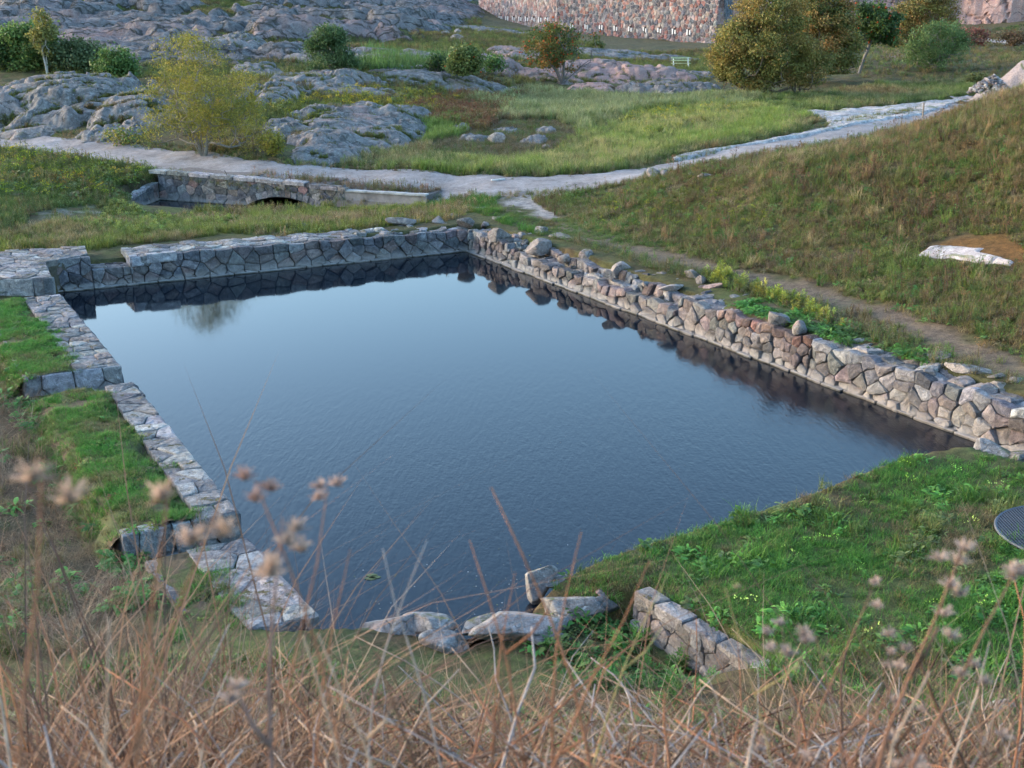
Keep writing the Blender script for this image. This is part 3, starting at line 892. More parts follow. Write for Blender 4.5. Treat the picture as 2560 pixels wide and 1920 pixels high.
face_part(pf, 'side_blocks', p_, t_, n_, 0, L_, -.2, Z0 - .01, .7, .32, PAL_BACK, M['wall'], .01)
mb = MB()
cc = (q['a'] + q['b'] + q['e'] + q['f']) / 4
core(mb, [tuple(cc + (v - cc) * .96) for v in (q['a'], q['b'], q['c'], q['f'])], -1, Z0 - .1)
core(mb, [tuple(cc + (v - cc) * .965) for v in (q['c'], q['d'], q['e'], q['f'])], -1, Z0 - .11)
mb.build('platform_core', M['soil'], pf)

# --- left wall in three stretches
CAPS = []          # grassed strips: polygon and height, for the grass further down
def left_stretch(p, q, z, w, pw, label, cw=.42, ch=.34, pal=PAL_TOP, end=True, zend=None, mound=.10, cap=True):
    p_, t_, n_, L_ = frame_of(p, q)          # from the near end to the far end; n_ points at the water
    o = empty('basin_wall', (0, 0, 0), label, 'wall', 'stone walls round the pond')
    zf = lambda x, y: z + ((zend or z) - z) * max(0, min(1, 1 - ((x - p_[0]) * t_[0] + (y - p_[1]) * t_[1]) / L_))
    rot = math.atan2(t_[1], t_[0])
    zs = lambda s: z + ((zend or z) - z) * max(0, min(1, 1 - s / L_))
    face_part(o, 'stone_face', p_, t_, n_, 0, L_, -.2, zs, .5, .26, PAL_BACK, M['wall'], .03)
    top_part(o, 'paved_top', wallquad(p_, t_, n_, 0.02, L_, -.02, -pw), lambda x, y: zf(x, y) + .012, cw, ch, pal, M['paving'], rot, thick=.14, bulge=.022, dn=.018)
    mb = MB(); core(mb, wallquad(p_, t_, n_, .12, L_ - .05, -.1, -w + .1), -1, min(z, zend or z) - .045, (.10, .075, .04)); mb.build('wall_core', M['soil'], o)
    # outer face
    p2, q2 = p_ + t_ * L_ - n_ * w, p_ - n_ * w
    a_, b_, c_, L2 = frame_of(p2, q2)
    face_part(o, 'outer_face', a_, b_, c_, 0, L2, -.1, min(z, zend or z) - .01, .7, .30, PAL_BACK + PAL_RIGHT, M['wall'], .02)
    # near end
    if end:
        a_, b_, c_, L2 = frame_of(p_ - n_ * w, p_)
        face_part(o, 'end_face', a_, b_, c_, 0, L2, -.2, (zend or z) + .02, .55, .36, PAL_PALE, M['wall'], .01, bulge=.03)
    if cap:
        # turf that has crept over the outer half
        ns, nw = 60, 26
        S_, W_ = np.meshgrid(np.linspace(.05, L_ - .05, ns), np.linspace(-pw * .5, -w - .55, nw), indexing='ij')
        X = p_[0] + t_[0] * S_ + n_[0] * W_; Y = p_[1] + t_[1] * S_ + n_[1] * W_
        W_ = W_ + 0; u = (W_ + w) / (w - pw * .5)
        outw = -w + .16 * fbm(S_ / .7, S_ * 0, 21 + int(w * 10), 3)
        z0 = z + ((zend or z) - z) * (1 - S_ / L_)
        Zt = z0 + mound * np.sin(np.clip(u, 0, 1) * math.pi) ** .7 * (.6 + .5 * fbm(X / .5, Y / .5, 3, 3)) - .03 - .14 * sstep(.62, .9, u + .6 * fbm(X / .4, Y / .4, 9, 3))
        gb = base(X, Y) - .03; dr = sstep(.04, -.42, W_ - outw); Zt = Zt * (1 - dr) + gb * dr
        a = np.arange(ns * nw).reshape(ns, nw)
        qd = np.stack([a[:-1, :-1], a[1:, :-1], a[1:, 1:], a[:-1, 1:]], -1).reshape(-1, 4)
        cN = fbm(X / .4, Y / .4, 31, 3)[..., None]
        cl = np.where(cN > .1, np.array([.10, .075, .045]), np.array([.07, .08, .03]))
        mesh_np('turf', np.stack([X, Y, Zt], -1).reshape(-1, 3), qd, M['soil'], o, cols=cl.reshape(-1, 3))
        from mathutils.bvhtree import BVHTree
        bv = BVHTree.FromPolygons([tuple(v) for v in np.stack([X, Y, Zt], -1).reshape(-1, 3)], [tuple(int(i) for i in f) for f in qd])
        def zt_(x, y, bv=bv):
            out = []
            for a1, b1 in zip(x, y):
                h_ = bv.ray_cast(Vector((a1, b1, 5)), Vector((0, 0, -1)))[0]; out.append(h_.z if h_ else -9)
            return np.array(out)
        CAPS.append((np.array(wallquad(p_, t_, n_, .05, L_ - .1, -pw * .62, -w - .45)), zt_))
    return o
left_stretch(L1b, L1a, .62, 1.95, .95, 'far stretch of the left pond wall, ending toward the viewer in a block step')
left_stretch(L2b, L2a, .48, 1.75, .62, 'long middle stretch of the left pond wall with a thick grass back', pal=PAL_PALE, cw=.55, ch=.4, zend=.62, mound=.13)
left_stretch(L3b, L3a, .42, 1.5, .95, 'near end of the left pond wall with big broken pale slabs', pal=PAL_PALE, cw=.8, ch=.62, mound=.06)

# --- right wall
pr_, tr_, nr_, LR = frame_of(B, C + (C - B) * .16)
def sR(dx, dy=None):
    dy = 543 + (dx - 1010) * .3575 if dy is None else dy
    return float((at(dx, dy, 0)[:2] - pr_) @ tr_)
rotR = math.atan2(tr_[1], tr_[0])
wr = empty('basin_wall', (0, 0, 0), 'pinkish wall on the right side of the pond, top broken and overgrown', 'wall', 'stone walls round the pond')
s1_, s2_, s3_, s4_ = sR(1110), sR(1470), sR(1560), sR(1760)
def zr(s):
    z = .72 if s < s1_ else (.50 if s < s2_ else (.80 if s < s3_ else .86))
    if s1_ - .3 < s < s1_: z = .6
    return z + .035 * math.sin(s * 4.3) + .03 * math.sin(s * 9.7 + 1)
face_part(wr, 'stone_face', pr_, tr_, nr_, 0, s1_, -.22, zr, .34, .20, PAL_RIGHT, M['wall'], .10, bulge=.05, dn=.06, tilt=.2)
face_part(wr, 'stone_face', pr_, tr_, nr_, s1_, s2_, -.22, zr, .40, .22, PAL_RIGHT, M['wall'], .10, bulge=.05, dn=.06, tilt=.2)
face_part(wr, 'stone_face', pr_, tr_, nr_, s2_, s3_, -.22, zr, .38, .23, PAL_RIGHT, M['wall'], .12, bulge=.045, dn=.04, tilt=.1)
pal_mix = lambda cx, cy, rs: palette(PAL_RED if cy > .78 else PAL_RIGHT)(cx, cy, rs)
face_part(wr, 'stone_face', pr_, tr_, nr_, s3_, s4_, -.22, zr, .32, .22, pal_mix, M['wall'], .12, bulge=.06, dn=.06, tilt=.2)
pal_far = lambda cx, cy, rs: palette(PAL_BACK[:6] + PAL_TOP if cy > .75 else PAL_RIGHT)(cx, cy, rs)
face_part(wr, 'stone_face', pr_, tr_, nr_, s4_, LR, -.22, zr, .42, .24, pal_far, M['wall'], .12, bulge=.05, dn=.06, tilt=.18)
mb = MB()
core(mb, wallquad(pr_, tr_, nr_, -.2, s1_ + .1, -.2, -1.5), -1, .58)
core(mb, wallquad(pr_, tr_, nr_, s1_ + .1, s2_, -.2, -1.8), -1, .40)
core(mb, wallquad(pr_, tr_, nr_, s1_ + .1, s2_ + .1, -.75, -1.85), -.9, .62)
core(mb, wallquad(pr_, tr_, nr_, s2_ + .1, s3_, -.2, -1.9), -1, .68)
core(mb, wallquad(pr_, tr_, nr_, s3_, LR, -.2, -2.0), -1, .74)
mb.build('wall_core', M['soil'], wr)
ztr = lambda x, y: zr((x - pr_[0]) * tr_[0] + (y - pr_[1]) * tr_[1])
top_part(wr, 'paved_top', wallquad(pr_, tr_, nr_, .1, s1_, -.30, -1.3), lambda x, y: ztr(x, y) - .03, .36, .30, PAL_TOP, M['paving'], rotR, dn=.06, tilt=.2, bulge=.05)
top_part(wr, 'paved_top', wallquad(pr_, tr_, nr_, s1_, s2_, -.30, -.75), lambda x, y: ztr(x, y) - .04, .42, .30, PAL_TOP, M['paving'], rotR, dn=.06, tilt=.2, bulge=.05)
# the broken upper course, set back
fU = lambda a, b, n: tuple(pr_ + tr_ * a + nr_ * (n - .62 - .12 * math.sin(a * 1.7))) + (b + .06 * math.sin(a * 3.3),)
mb = MB(); stones(mb, cells_rect(s1_ + .2, .40, s2_ + .2, .74, .36, .30, .2), fU, palette(PAL_BACK + PAL_RIGHT + PAL_TOP), bulge=.08, dn=.09, tilt=.35, depth=.26)
mb.build('upper_course', M['wall'], wr)
top_part(wr, 'paved_top', wallquad(pr_, tr_, nr_, s1_ + .2, s2_, -.90, -1.75), .71, .34, .28, PAL_TOP + PAL_BACK, M['paving'], rotR, dn=.08, tilt=.3, bulge=.06)
top_part(wr, 'paved_top', wallquad(pr_, tr_, nr_, s2_, s3_ + .1, -.30, -1.8), lambda x, y: ztr(x, y) - .02, .7, .5, PAL_PALE, M['paving'], rotR, dn=.03, tilt=.08, bulge=.02)
top_part(wr, 'paved_top', wallquad(pr_, tr_, nr_, s4_ + .2, LR, -.30, -1.15), lambda x, y: ztr(x, y) - .03, .55, .36, PAL_TOP, M['paving'], rotR, dn=.05, tilt=.14, bulge=.04)
top_part(wr, 'kerb_stones', wallquad(pr_, tr_, nr_, s4_ + .4, LR, -1.72, -2.02), .84, .9, .3, PAL_PALE, M['paving'], rotR, dn=.04, tilt=.06, bulge=.03, thick=.25)
# turf on the right wall
ns, nw = 120, 22
S_, W_ = np.meshgrid(np.linspace(s3_ - .2, LR, ns), np.linspace(-.32, -1.95, nw), indexing='ij')
X = pr_[0] + tr_[0] * S_ + nr_[0] * W_; Y = pr_[1] + tr_[1] * S_ + nr_[1] * W_
wfront = np.interp(S_, [s3_, s4_, s4_ + .8, LR], [-.32, -.4, -.75, -.9])
Zt = .82 + .10 * sstep(0, .3, wfront - W_) * (.7 + .6 * fbm(X / .5, Y / .5, 3, 3)) - .14 * sstep(.1, -.2, wfront - W_)
a = np.arange(ns * nw).reshape(ns, nw)
qd = np.stack([a[:-1, :-1], a[:-1, 1:], a[1:, 1:], a[1:, :-1]], -1).reshape(-1, 4)
cN = fbm(X / .5, Y / .5, 33, 3)[..., None]
mesh_np('turf', np.stack([X, Y, Zt], -1).reshape(-1, 3), qd, M['soil'], wr, cols=np.where(cN > .05, np.array([.11, .08, .05]), np.array([.075, .085, .03])).reshape(-1, 3))
CAPR = np.array(wallquad(pr_, tr_, nr_, s3_ - .1, sR(1960), -.45, -1.7))

footing(wr, pr_, tr_, nr_, 0, LR, .08)
def rubble(parent, s0, s1, w0, w1, z, n, seed):
    r = np.random.default_rng(seed); V, T, n0 = [], [], 0
    for k in range(n):
        a = r.uniform(s0, s1); w = r.uniform(w0, w1); q = pr_ + tr_ * a - nr_ * w
        v, f = rock_verts((r.uniform(.08, .3), r.uniform(.08, .24), r.uniform(.05, .14)), int(r.integers(1e6)), 1, 6)
        t = r.uniform(0, 3.14); R3 = np.array([[math.cos(t), -math.sin(t), 0], [math.sin(t), math.cos(t), 0], [0, 0, 1]])
        V.append(v @ R3.T + np.array([q[0], q[1], z + r.uniform(-.02, .04)])); T += [tuple(i + n0 for i in g) for g in f]; n0 += len(v)
    o = mesh_np('rubble', np.concatenate(V), None, M['stone_loose'], parent, False, tris=T)
    tag(o, kind='stuff')
RUB = [(s1_, s2_, .9, 2.1, .70, 170, 5), (s4_ + .2, LR, .9, 1.8, .83, 90, 6), (.2, s1_, .5, 1.7, .68, 60, 7)]
# --- low retaining wall at the lower right
ra, rb_ = at(1668, 1468, .52)[:2], at(1378, 1290, .5)[:2]
p_, t_, n_, L_ = frame_of(rb_, ra)
rw = empty('retaining_wall', (0, 0, 0), 'short low retaining wall of brown stones below the lawn, half hidden by dry stems', 'wall')
face_part(rw, 'stone_face', p_, t_, n_, -.1, L_, -.05, lambda s: .50 + .03 * math.sin(s * 4), .34, .22, PAL_RIGHT + PAL_BACK[:3], M['wall'], .1, bulge=.04, dn=.03)
top_part(rw, 'coping', wallquad(p_, t_, n_, -.1, L_, .0, -.28), lambda x, y: .53, .5, .28, PAL_TOP, M['paving'], math.atan2(t_[1], t_[0]), dn=.02, bulge=.015)
mb = MB(); core(mb, wallquad(p_, t_, n_, -.05, L_, -.1, -.5), -.5, .45); mb.build('wall_core', M['soil'], rw)

# ------------------------------------------------------------------ boulders
def ico(sub):
    import bmesh
    bm = bmesh.new(); bmesh.ops.create_icosphere(bm, subdivisions=sub, radius=1)
    bm.verts.ensure_lookup_table()
    v = np.array([p.co[:] for p in bm.verts]); f = [tuple(p.index for p in q.verts) for q in bm.faces]
    bm.free(); return v, f
ICO = {k: ico(k) for k in (1, 2, 3, 4)}
def rock_verts(size, seed, sub=3, cuts=13, rough=.06):
    v, f = ICO[sub]
    r = np.random.default_rng(seed)
    p = v.copy()
    for _ in range(cuts):
        d = r.normal(size=3); d[2] *= 1.2; d /= np.linalg.norm(d)
        k = r.uniform(.34, .8)
        e = p @ d - k
        p = p - np.maximum(e, 0)[:, None] * d * .92
    nz = fbm(v[:, 0] * 2.2 + seed, v[:, 1] * 2.2 + v[:, 2] * 1.7, seed % 97, 4)
    p = p * (1 + rough * nz[:, None])
    p = p / np.abs(p).max(0)
    return p * np.array(size) / 2, f
for _r in RUB: rubble(wr, *_r)
def boulder(name, x, y, z, size, rz, label, cat='stone', group=None, mat='stone_loose', seed=0, tilt=(0, 0), sink=.15, sub=3):
    v, f = rock_verts(size, seed + 1, sub)
    cz = z + size[2] * (.5 - sink)
    me = bpy.data.meshes.new(name); me.from_pydata([tuple(p) for p in v], [], f)
    me.polygons.foreach_set('use_smooth', np.full(len(me.polygons), sub >= 4, bool))
    me.materials.append(M[mat]); me.update()
    o = bpy.data.objects.new(name, me); COL.objects.link(o)
    o.location = (x, y, cz); o.rotation_euler = (tilt[0], tilt[1], rz)
    return tag(o, label, cat, group)
SW = 'loose stones lying on the pond walls'
# dx, dy of the middle, height of what carries it, width in photo display px, depth ratio, height ratio, turn, label, material
LOOSE = [
 (859, 484, .78, 80, .55, .28, .05, 'large flat dark slab lying on the far pond wall', 'stone_loose'),
 (946, 486, .72, 30, .9, .8, .4, 'rounded grey stone on the far pond wall, right of the big flat slab', 'stone_loose'),
 (975, 470, .72, 30, .8, .4, .9, 'flat grey stone behind the rounded one near the far corner', 'stone_loose'),
 (905, 478, .75, 18, .9, .6, .2, 'small pale stone against the right end of the big flat slab', 'pale_rock'),
 (1013, 449, .72, 26, .8, .4, .1, 'flat pinkish stone on the turf behind the far corner of the pond', 'pale_rock'),
 (1044, 452, .74, 40, .5, .2, -.1, 'long thin pale stone edging the turf behind the far corner', 'pale_rock'),
 (1074, 476, .78, 22, .9, .6, .5, 'small blue grey stone at the worn turf beyond the far corner', 'stone_loose'),
 (1010, 494, .70, 52, .8, .6, .3, 'broad grey boulder right on the far corner of the pond walls', 'stone_loose'),
 (1046, 492, .70, 24, .9, .7, .9, 'grey stone with an orange lichen patch on the far corner', 'stone_loose'),
 (1168, 508, .74, 34, .8, .8, .2, 'pinkish white block with sharp edges on the right wall near the far corner', 'pale_rock'),
 (1077, 520, .66, 50, .7, .7, -.5, 'blocky grey stone on the water edge of the right wall, first past the corner', 'stone_loose'),
 (1128, 518, .66, 34, .8, .6, .7, 'small brown grey stone between the corner block and the pinkish block', 'stone_loose'),
 (1215, 524, .68, 62, .7, .5, -.5, 'flat topped grey boulder on the back edge of the right wall', 'stone_loose'),
 (1285, 541, .72, 58, .7, .22, -.4, 'flat bluish slab sunk in the grass behind the right wall', 'stone_loose'),
 (1164, 546, .60, 62, .9, .6, -.6, 'broad smooth grey boulder set low in the right wall', 'stone_loose'),
 (1342, 590, .66, 44, .9, .85, -.5, 'round pale grey boulder standing on the broken right wall', 'pale_rock'),
 (1272, 568, .62, 44, .8, .8, .4, 'dark red grey boulder with orange lichen on the broken right wall', 'stone_loose'),
 (1222, 566, .60, 34, .8, .7, -.3, 'upright grey stone left of the orange spotted boulder', 'stone_loose'),
 (1316, 600, .62, 36, .8, .8, -.8, 'brown grey stone leaning on the round pale boulder', 'stone_loose'),
 (1372, 604, .64, 24, .9, .7, .3, 'small grey stone just right of the round pale boulder', 'stone_loose'),
 (1340, 564, .72, 22, .8, .5, .3, 'small flat stone in the turf behind the round pale boulder', 'pale_rock'),
 (1395, 622, .64, 30, .8, .6, .9, 'dull grey stone among the rubble of the right wall', 'stone_loose'),
 (1420, 596, .74, 54, .6, .25, -.3, 'long flat grey stone along the back of the rubble', 'stone_loose'),
 (1452, 626, .74, 62, .6, .28, -.2, 'white topped slab at the end of the rubble on the right wall', 'pale_rock'),
 (1496, 603, .80, 44, .8, .6, -.3, 'dark grey block behind the white topped slab', 'stone_loose'),
 (1515, 614, .82, 34, .8, .7, .4, 'pink and orange spotted stone beside the dark grey block', 'stone_loose'),
 (1543, 622, .84, 50, .5, .3, -.4, 'long mossy reddish slab at the end of the yellow ferns', 'pink_rock'),
 (1684, 706, .80, 50, .8, .8, -.4, 'lichened grey boulder standing on the rim of the right wall', 'stone_loose'),
 (1731, 722, .80, 46, .8, .8, .6, 'brown boulder with an orange lichen top on the rim of the right wall', 'stone_loose'),
 (1860, 738, .84, 36, .6, .3, .2, 'pale stone poking out of the turf on the right wall', 'pale_rock'),
 (2037, 780, .86, 66, .7, .5, -.3, 'dark grey rounded boulder at the back edge of the right wall', 'stone_loose'),
 (2000, 771, .88, 36, .7, .35, .3, 'small flat stone touching the left side of the dark rounded boulder', 'stone_loose'),
 (2094, 806, .88, 128, .35, .22, -.42, 'long narrow pale block lying along the back of the right wall', 'pale_rock'),
 (2006, 808, .84, 40, .8, .45, .1, 'small squarish grey stone in front of the long narrow block', 'stone_loose'),
 (2154, 820, .88, 42, .8, .5, -.4, 'grey boulder at the right end of the long narrow block', 'stone_loose'),
 (2200, 828, .88, 48, .8, .4, .2, 'blue grey slab at the right photo edge behind the wall', 'stone_loose'),
 (2137, 840, .84, 44, .8, .3, .5, 'pinkish flat stone on the sandy top of the right wall', 'stone_loose'),
]
for i, (dx, dy, z, w, dr, hr, rz, lab, mat) in enumerate(LOOSE):
    c = at(dx, dy, z)
    W = w * S * math.hypot(c[1], CZ) / FPX
    boulder('stone', c[0], c[1], z - .02, (W, W * dr, W * hr), rz, lab, 'stone', SW, mat, 100 + i, (random.uniform(-.08, .08), random.uniform(-.08, .08)), .12, 3)
NEAR = [
 (2137, 985, .12, 100, .6, .45, -.3, 'big pale boulder on the shore below the right wall', 'pale_rock', 'stone'),
 (2078, 993, .10, 80, .5, .3, .1, 'low grey slab at the water, left of the big pale shore boulder', 'stone_loose', 'stone'),
 (2200, 988, .2, 46, .8, .5, .4, 'small grey stone at the right edge of the photo by the shore', 'stone_loose', 'stone'),
 (848, 1362, .0, 105, .8, .42, .3, 'leftmost pale triangular slab at the near edge of the water', 'pale_rock', 'stone'),
 (942, 1352, .02, 118, .75, .42, -.2, 'pale angular slab with a peaked top at the near edge of the water', 'pale_rock', 'stone'),
 (972, 1390, -.02, 110, .5, .4, .12, 'low pale block in front of the two near slabs', 'pale_rock', 'stone'),
 (1108, 1360, .02, 205, .5, .34, .22, 'largest pale boulder with a long flat top at the near shore', 'pale_rock', 'stone'),
 (1040, 1355, .02, 90, .7, .4, .5, 'rough slab wedged between the peaked slab and the largest boulder', 'pale_rock', 'stone'),
 (1160, 1272, .05, 70, .7, 1.0, .5, 'upright pointed pale stone standing at the near shore', 'pale_rock', 'stone'),
 (1232, 1328, .06, 120, .6, .5, -.1, 'white lichened block with a moss top beside the grassy bank', 'pale_rock', 'stone'),
 (1218, 1254, .2, 70, .5, .3, .3, 'dark stone with a thick moss cap at the corner of the lawn', 'stone_loose', 'stone'),
 (1316, 1290, .15, 60, .6, .6, .6, 'reddish brown stone at the end of the low retaining wall', 'pink_rock', 'stone'),
 (1460, 1345, .25, 70, .6, .5, -.5, 'grey coping stone tipped forward on the low retaining wall', 'stone_loose', 'stone'),
 (1695, 1478, .40, 90, .6, .5, -.6, 'reddish grey block fallen off the lower end of the retaining wall', 'pink_rock', 'stone'),
 (1755, 1515, .48, 80, .7, .45, -.4, 'flat grey block half buried below the end of the retaining wall', 'stone_loose', 'stone'),
 (1640, 1478, .15, 70, .7, .6, .3, 'brown stone at the foot of the lower end of the retaining wall', 'pink_rock', 'stone'),
 (1560, 1440, .02, 60, .7, .6, .9, 'small brown stone in weeds under the middle of the retaining wall', 'stone_loose', 'stone'),
 (1290, 1325, .02, 80, .7, .7, .2, 'grey stone between the moss topped block and the retaining wall', 'stone_loose', 'stone'),
 (1180, 1385, -.02, 90, .6, .35, .1, 'low grey stone at the right foot of the largest near boulder', 'stone_loose', 'stone'),
 (790, 1372, -.02, 70, .7, .4, .3, 'small pale slab left of the leftmost triangular slab', 'pale_rock', 'stone'),
]
for i, (dx, dy, z, w, dr, hr, rz, lab, mat, cat) in enumerate(NEAR):
    c = at(dx, dy, z + .1)
    W = 1.22 * w * S * math.hypot(c[1], CZ) / FPX
    boulder('stone', c[0], c[1], z + .03, (W, W * dr, W * hr), rz, lab, cat, 'stones along the near shore', mat, 300 + i, (random.uniform(-.12, .12), random.uniform(-.12, .12)), .2, 4)
FORE = [(2013, 1612, 150, .6, .35, 'pale bluish boulder under the dry stems at the lower right'), (1845, 1565, 130, .7, .3, 'dull pinkish boulder under dry stems, left of the pale bluish one'), (2160, 1540, 90, .7, .7, 'grey upright boulder behind the seed heads at the right edge'),
        (541, 1502, 34, .8, .8, 'small round white stone in the grass below the dry stems'), (478, 1490, 40, .7, .5, 'small jagged white stone left of the round white one')]
for i, (dx, dy, w, dr, hr, lab) in enumerate(FORE):
    c = ground(dx, dy); W = w * S * math.hypot(c[1], CZ - c[2]) / FPX
    boulder('stone', c[0], c[1], c[2] - .03, (W, W * dr, W * hr), random.uniform(-.5, .5), lab, 'stone', 'stones in the near slope', 'pale_rock', 340 + i, sink=.25)
MIDR = [(1074, 312, 40, .7, .75, 'pale boulder alone in the green hollow beyond the path'), (286, 297, 26, .9, .7, 'nearer of two round grey boulders beside the path'), (298, 288, 24, .9, .8, 'farther of two round grey boulders beside the path'),
        (988, 86, 42, .8, .55, 'broad pale boulder on the brown grass left of the fort'), (961, 78, 20, .9, .8, 'small pale boulder behind the broad one left of the fort'), (988, 79, 18, .9, .8, 'tiny round boulder just behind the broad pale one'),
        (1412, 384, 32, .9, .9, 'dark rounded boulder in the weeds at the path bend'), (1436, 380, 20, .8, 1.1, 'upright grey stone next to the dark boulder at the path bend'), (1523, 383, 34, .5, .3, 'flat white stone on the slope right of the path bend'),
        (1493, 378, 26, .5, .3, 'flat grey stone left of the flat white one'), (950, 296, 24, .8, .5, 'low grey stone in the long grass left of the hollow'), (1096, 252, 34, .6, .4, 'pale flat rock between brown weeds and long grass'), (1180, 322, 20, .6, .5, 'small pale stone in grass by the path bend')]
for i, (dx, dy, w, dr, hr, lab) in enumerate(MIDR):
    c = ground(dx, dy); W = w * S * math.hypot(c[1], CZ - c[2]) / FPX
    z = float(landz(c[0], c[1])[0])
    boulder('boulder', c[0], c[1], z, (W, W * dr, W * hr), random.uniform(-.5, .5), lab, 'boulder', 'boulders on the grass', 'pale_rock', 360 + i, sink=.2)

# ------------------------------------------------------------------ bedrock outcrops
OUT = []; OGP = []
def outcrop(dx, dyb, wpx, depth, h, label, seed, mat='bedrock', rot=0, s=2.2, sharp=.5, Y=None):
    g = ground(dx, dyb) if Y is None else atY(dx, dyb, Y)
    W = wpx * S * g[1] / FPX
    cx, cy = g[0] + depth / 2 * g[0] / max(g[1], 1), g[1] + depth / 2
    a, b = W / 2, depth / 2
    res = max(.045, g[1] / 1150)
    nx, ny = int(2.5 * a / res) + 2, int(2.5 * b / (res * 1.6)) + 2
    U, V = np.meshgrid(np.linspace(-1.25, 1.25, nx), np.linspace(-1.25, 1.25, ny), indexing='ij')
    c_, s_ = math.cos(rot), math.sin(rot)
    X = cx + U * a * c_ - V * b * s_; Y_ = cy + U * a * s_ + V * b * c_
    r = np.hypot(U, V) + .5 * fbm(X / (a * .5), Y_ / (b * .45), seed, 5)
    dome = np.clip(1 - r ** 2, -1, 1)
    d2 = np.where(dome > 0, (1 - np.clip(r, 0, 1) ** 2.6) ** .75, dome * 1.2)
    rh = rockh(X + seed * 13.7, Y_, s, seed, .15 + rot)
    bz = base(X, Y_)
    rl = rockh(X * .8 + seed * 5.1, Y_ * .8, max(a, b) * .7, seed + 3, .2 + rot)
    led = np.floor(rl * 3.5 + .3 * rh) / 3.5
    Z = bz - .25 * min(1, h / 1.3) + .74 * h * d2 * (.22 + .42 * rh + .25 * rl + .38 * led) + .03 * s * (rh - .6) * sstep(0, .3, dome)
    keep = (dome > -.35)
    if W > 3:
        kk = max(3, int(.30 / res)); Zs = Z.copy()
        for ax in (0, 1):
            cs = np.cumsum(np.pad(Zs, [(kk + 1, kk) if i == ax else (0, 0) for i in (0, 1)], 'edge'), axis=ax)
            Zs = (np.take(cs, range(2 * kk + 1, cs.shape[ax]), ax) - np.take(cs, range(0, cs.shape[ax] - 2 * kk - 1), ax)) / (2 * kk + 1)
        low = (Zs - Z > .035) & (dome > .02) & (fbm(X / 1.8, Y_ / 1.2, seed + 70, 3) > -.05)
        OGP.append(np.stack([X[low], Y_[low], Z[low]], -1))
    idx = np.arange(nx * ny).reshape(nx, ny)
    k = keep[:-1, :-1] & keep[1:, :-1] & keep[1:, 1:] & keep[:-1, 1:]
    q = np.stack([idx[:-1, :-1], idx[1:, :-1], idx[1:, 1:], idx[:-1, 1:]], -1)[k]
    used = np.unique(q); remap = np.full(nx * ny, -1); remap[used] = np.arange(len(used))
    vv = np.stack([X, Y_, Z], -1).reshape(-1, 3)[used]
    o = mesh_np('rock_outcrop', vv, remap[q], M[mat])
    tag(o, label, 'rock outcrop', 'bare rock outcrops')
    OUT.append((cx, cy, a, b, rot))
    return o
outcrop(110, 287, 500, 13, 2.4, 'big rounded grey rock hump at the left edge above the path', 3, s=3.0)
outcrop(320, 303, 250, 11, 1.7, 'grey rock shoulder sloping down behind the yellow tree', 8, s=2.4)
outcrop(770, 336, 410, 15, 1.45, 'long grey whaleback rock with grassy joints beside the yellow tree', 5, s=2.2)
outcrop(700, 354, 190, 5.5, .9, 'low cracked rock at the foot of the long whaleback', 6, s=1.4)
outcrop(600, 235, 150, 9, 1.3, 'grey rock ledge right behind the yellow tree top', 14, s=2.0)
outcrop(700, 190, 250, 8, 1.3, 'pale rounded rock ridge in front of the green willow bush', 9, s=2.4)
outcrop(960, 196, 340, 8, 1.2, 'flat rock pavement split by green cracks, left of the berry tree', 10, s=2.0)
outcrop(860, 148, 520, 8, 1.4, 'long low rock ledge with a pink streak below the fort', 11, s=3.0)
outcrop(1075, 168, 130, 7, 1.7, 'blocky pinkish rock step left of the berry tree', 12, 'pink_rock', s=1.8)
outcrop(1330, 178, 360, 9, 1.7, 'wide pink rock face behind the berry tree', 13, 'pink_rock', s=3.0)
outcrop(1290, 205, 130, 4.5, .9, 'smooth pink dome at the edge of the meadow', 15, 'pink_rock', s=3.5, sharp=.6)
outcrop(1430, 207, 190, 5, 1.3, 'jumbled dark grey rocks left of the big autumn bush', 16, s=1.0)
outcrop(1180, 180, 150, 6, 1.0, 'low pink shelf under the berry tree', 17, 'pink_rock', s=2.0)
outcrop(1350, 128, 300, 7, 1.0, 'thin grey ledge running toward the bench', 18, s=2.5)
outcrop(820, 40, 200, 12, 3.0, 'bare hump of rock on the skyline left of the far path', 19, s=4, Y=170)
outcrop(935, 68, 62, 6, 1.6, 'single pinkish knob of rock on the brown slope', 20, 'pink_rock', s=2)
outcrop(1060, 72, 190, 8, .9, 'low smooth rock strip leading to the fort', 21, s=3)
outcrop(655, 130, 80, 5, 1.5, 'small pale rock knob above the green willow bush', 22, s=1.6)
outcrop(500, 118, 180, 8, 1.6, 'grey hump of rock above the yellow tree', 24, s=2.5)
for i, (dx, dy, w, d, lab) in enumerate([(1030, 308, 62, 1.8, 'flat rock slab left of the lone pale boulder'), (1096, 290, 56, 2.0, 'flat rock slab behind the lone pale boulder'), (1182, 290, 46, 2.2, 'tilted rock slab at the right of the green hollow'), (1152, 312, 46, 1.6, 'low rock slab nearest the lone boulder on its right'), (1000, 284, 42, 1.4, 'narrow rock slab at the edge of the long grass')]):
    outcrop(dx, dy, w * 1.25, d, .55, lab, 40 + i, s=1.2, rot=.35)

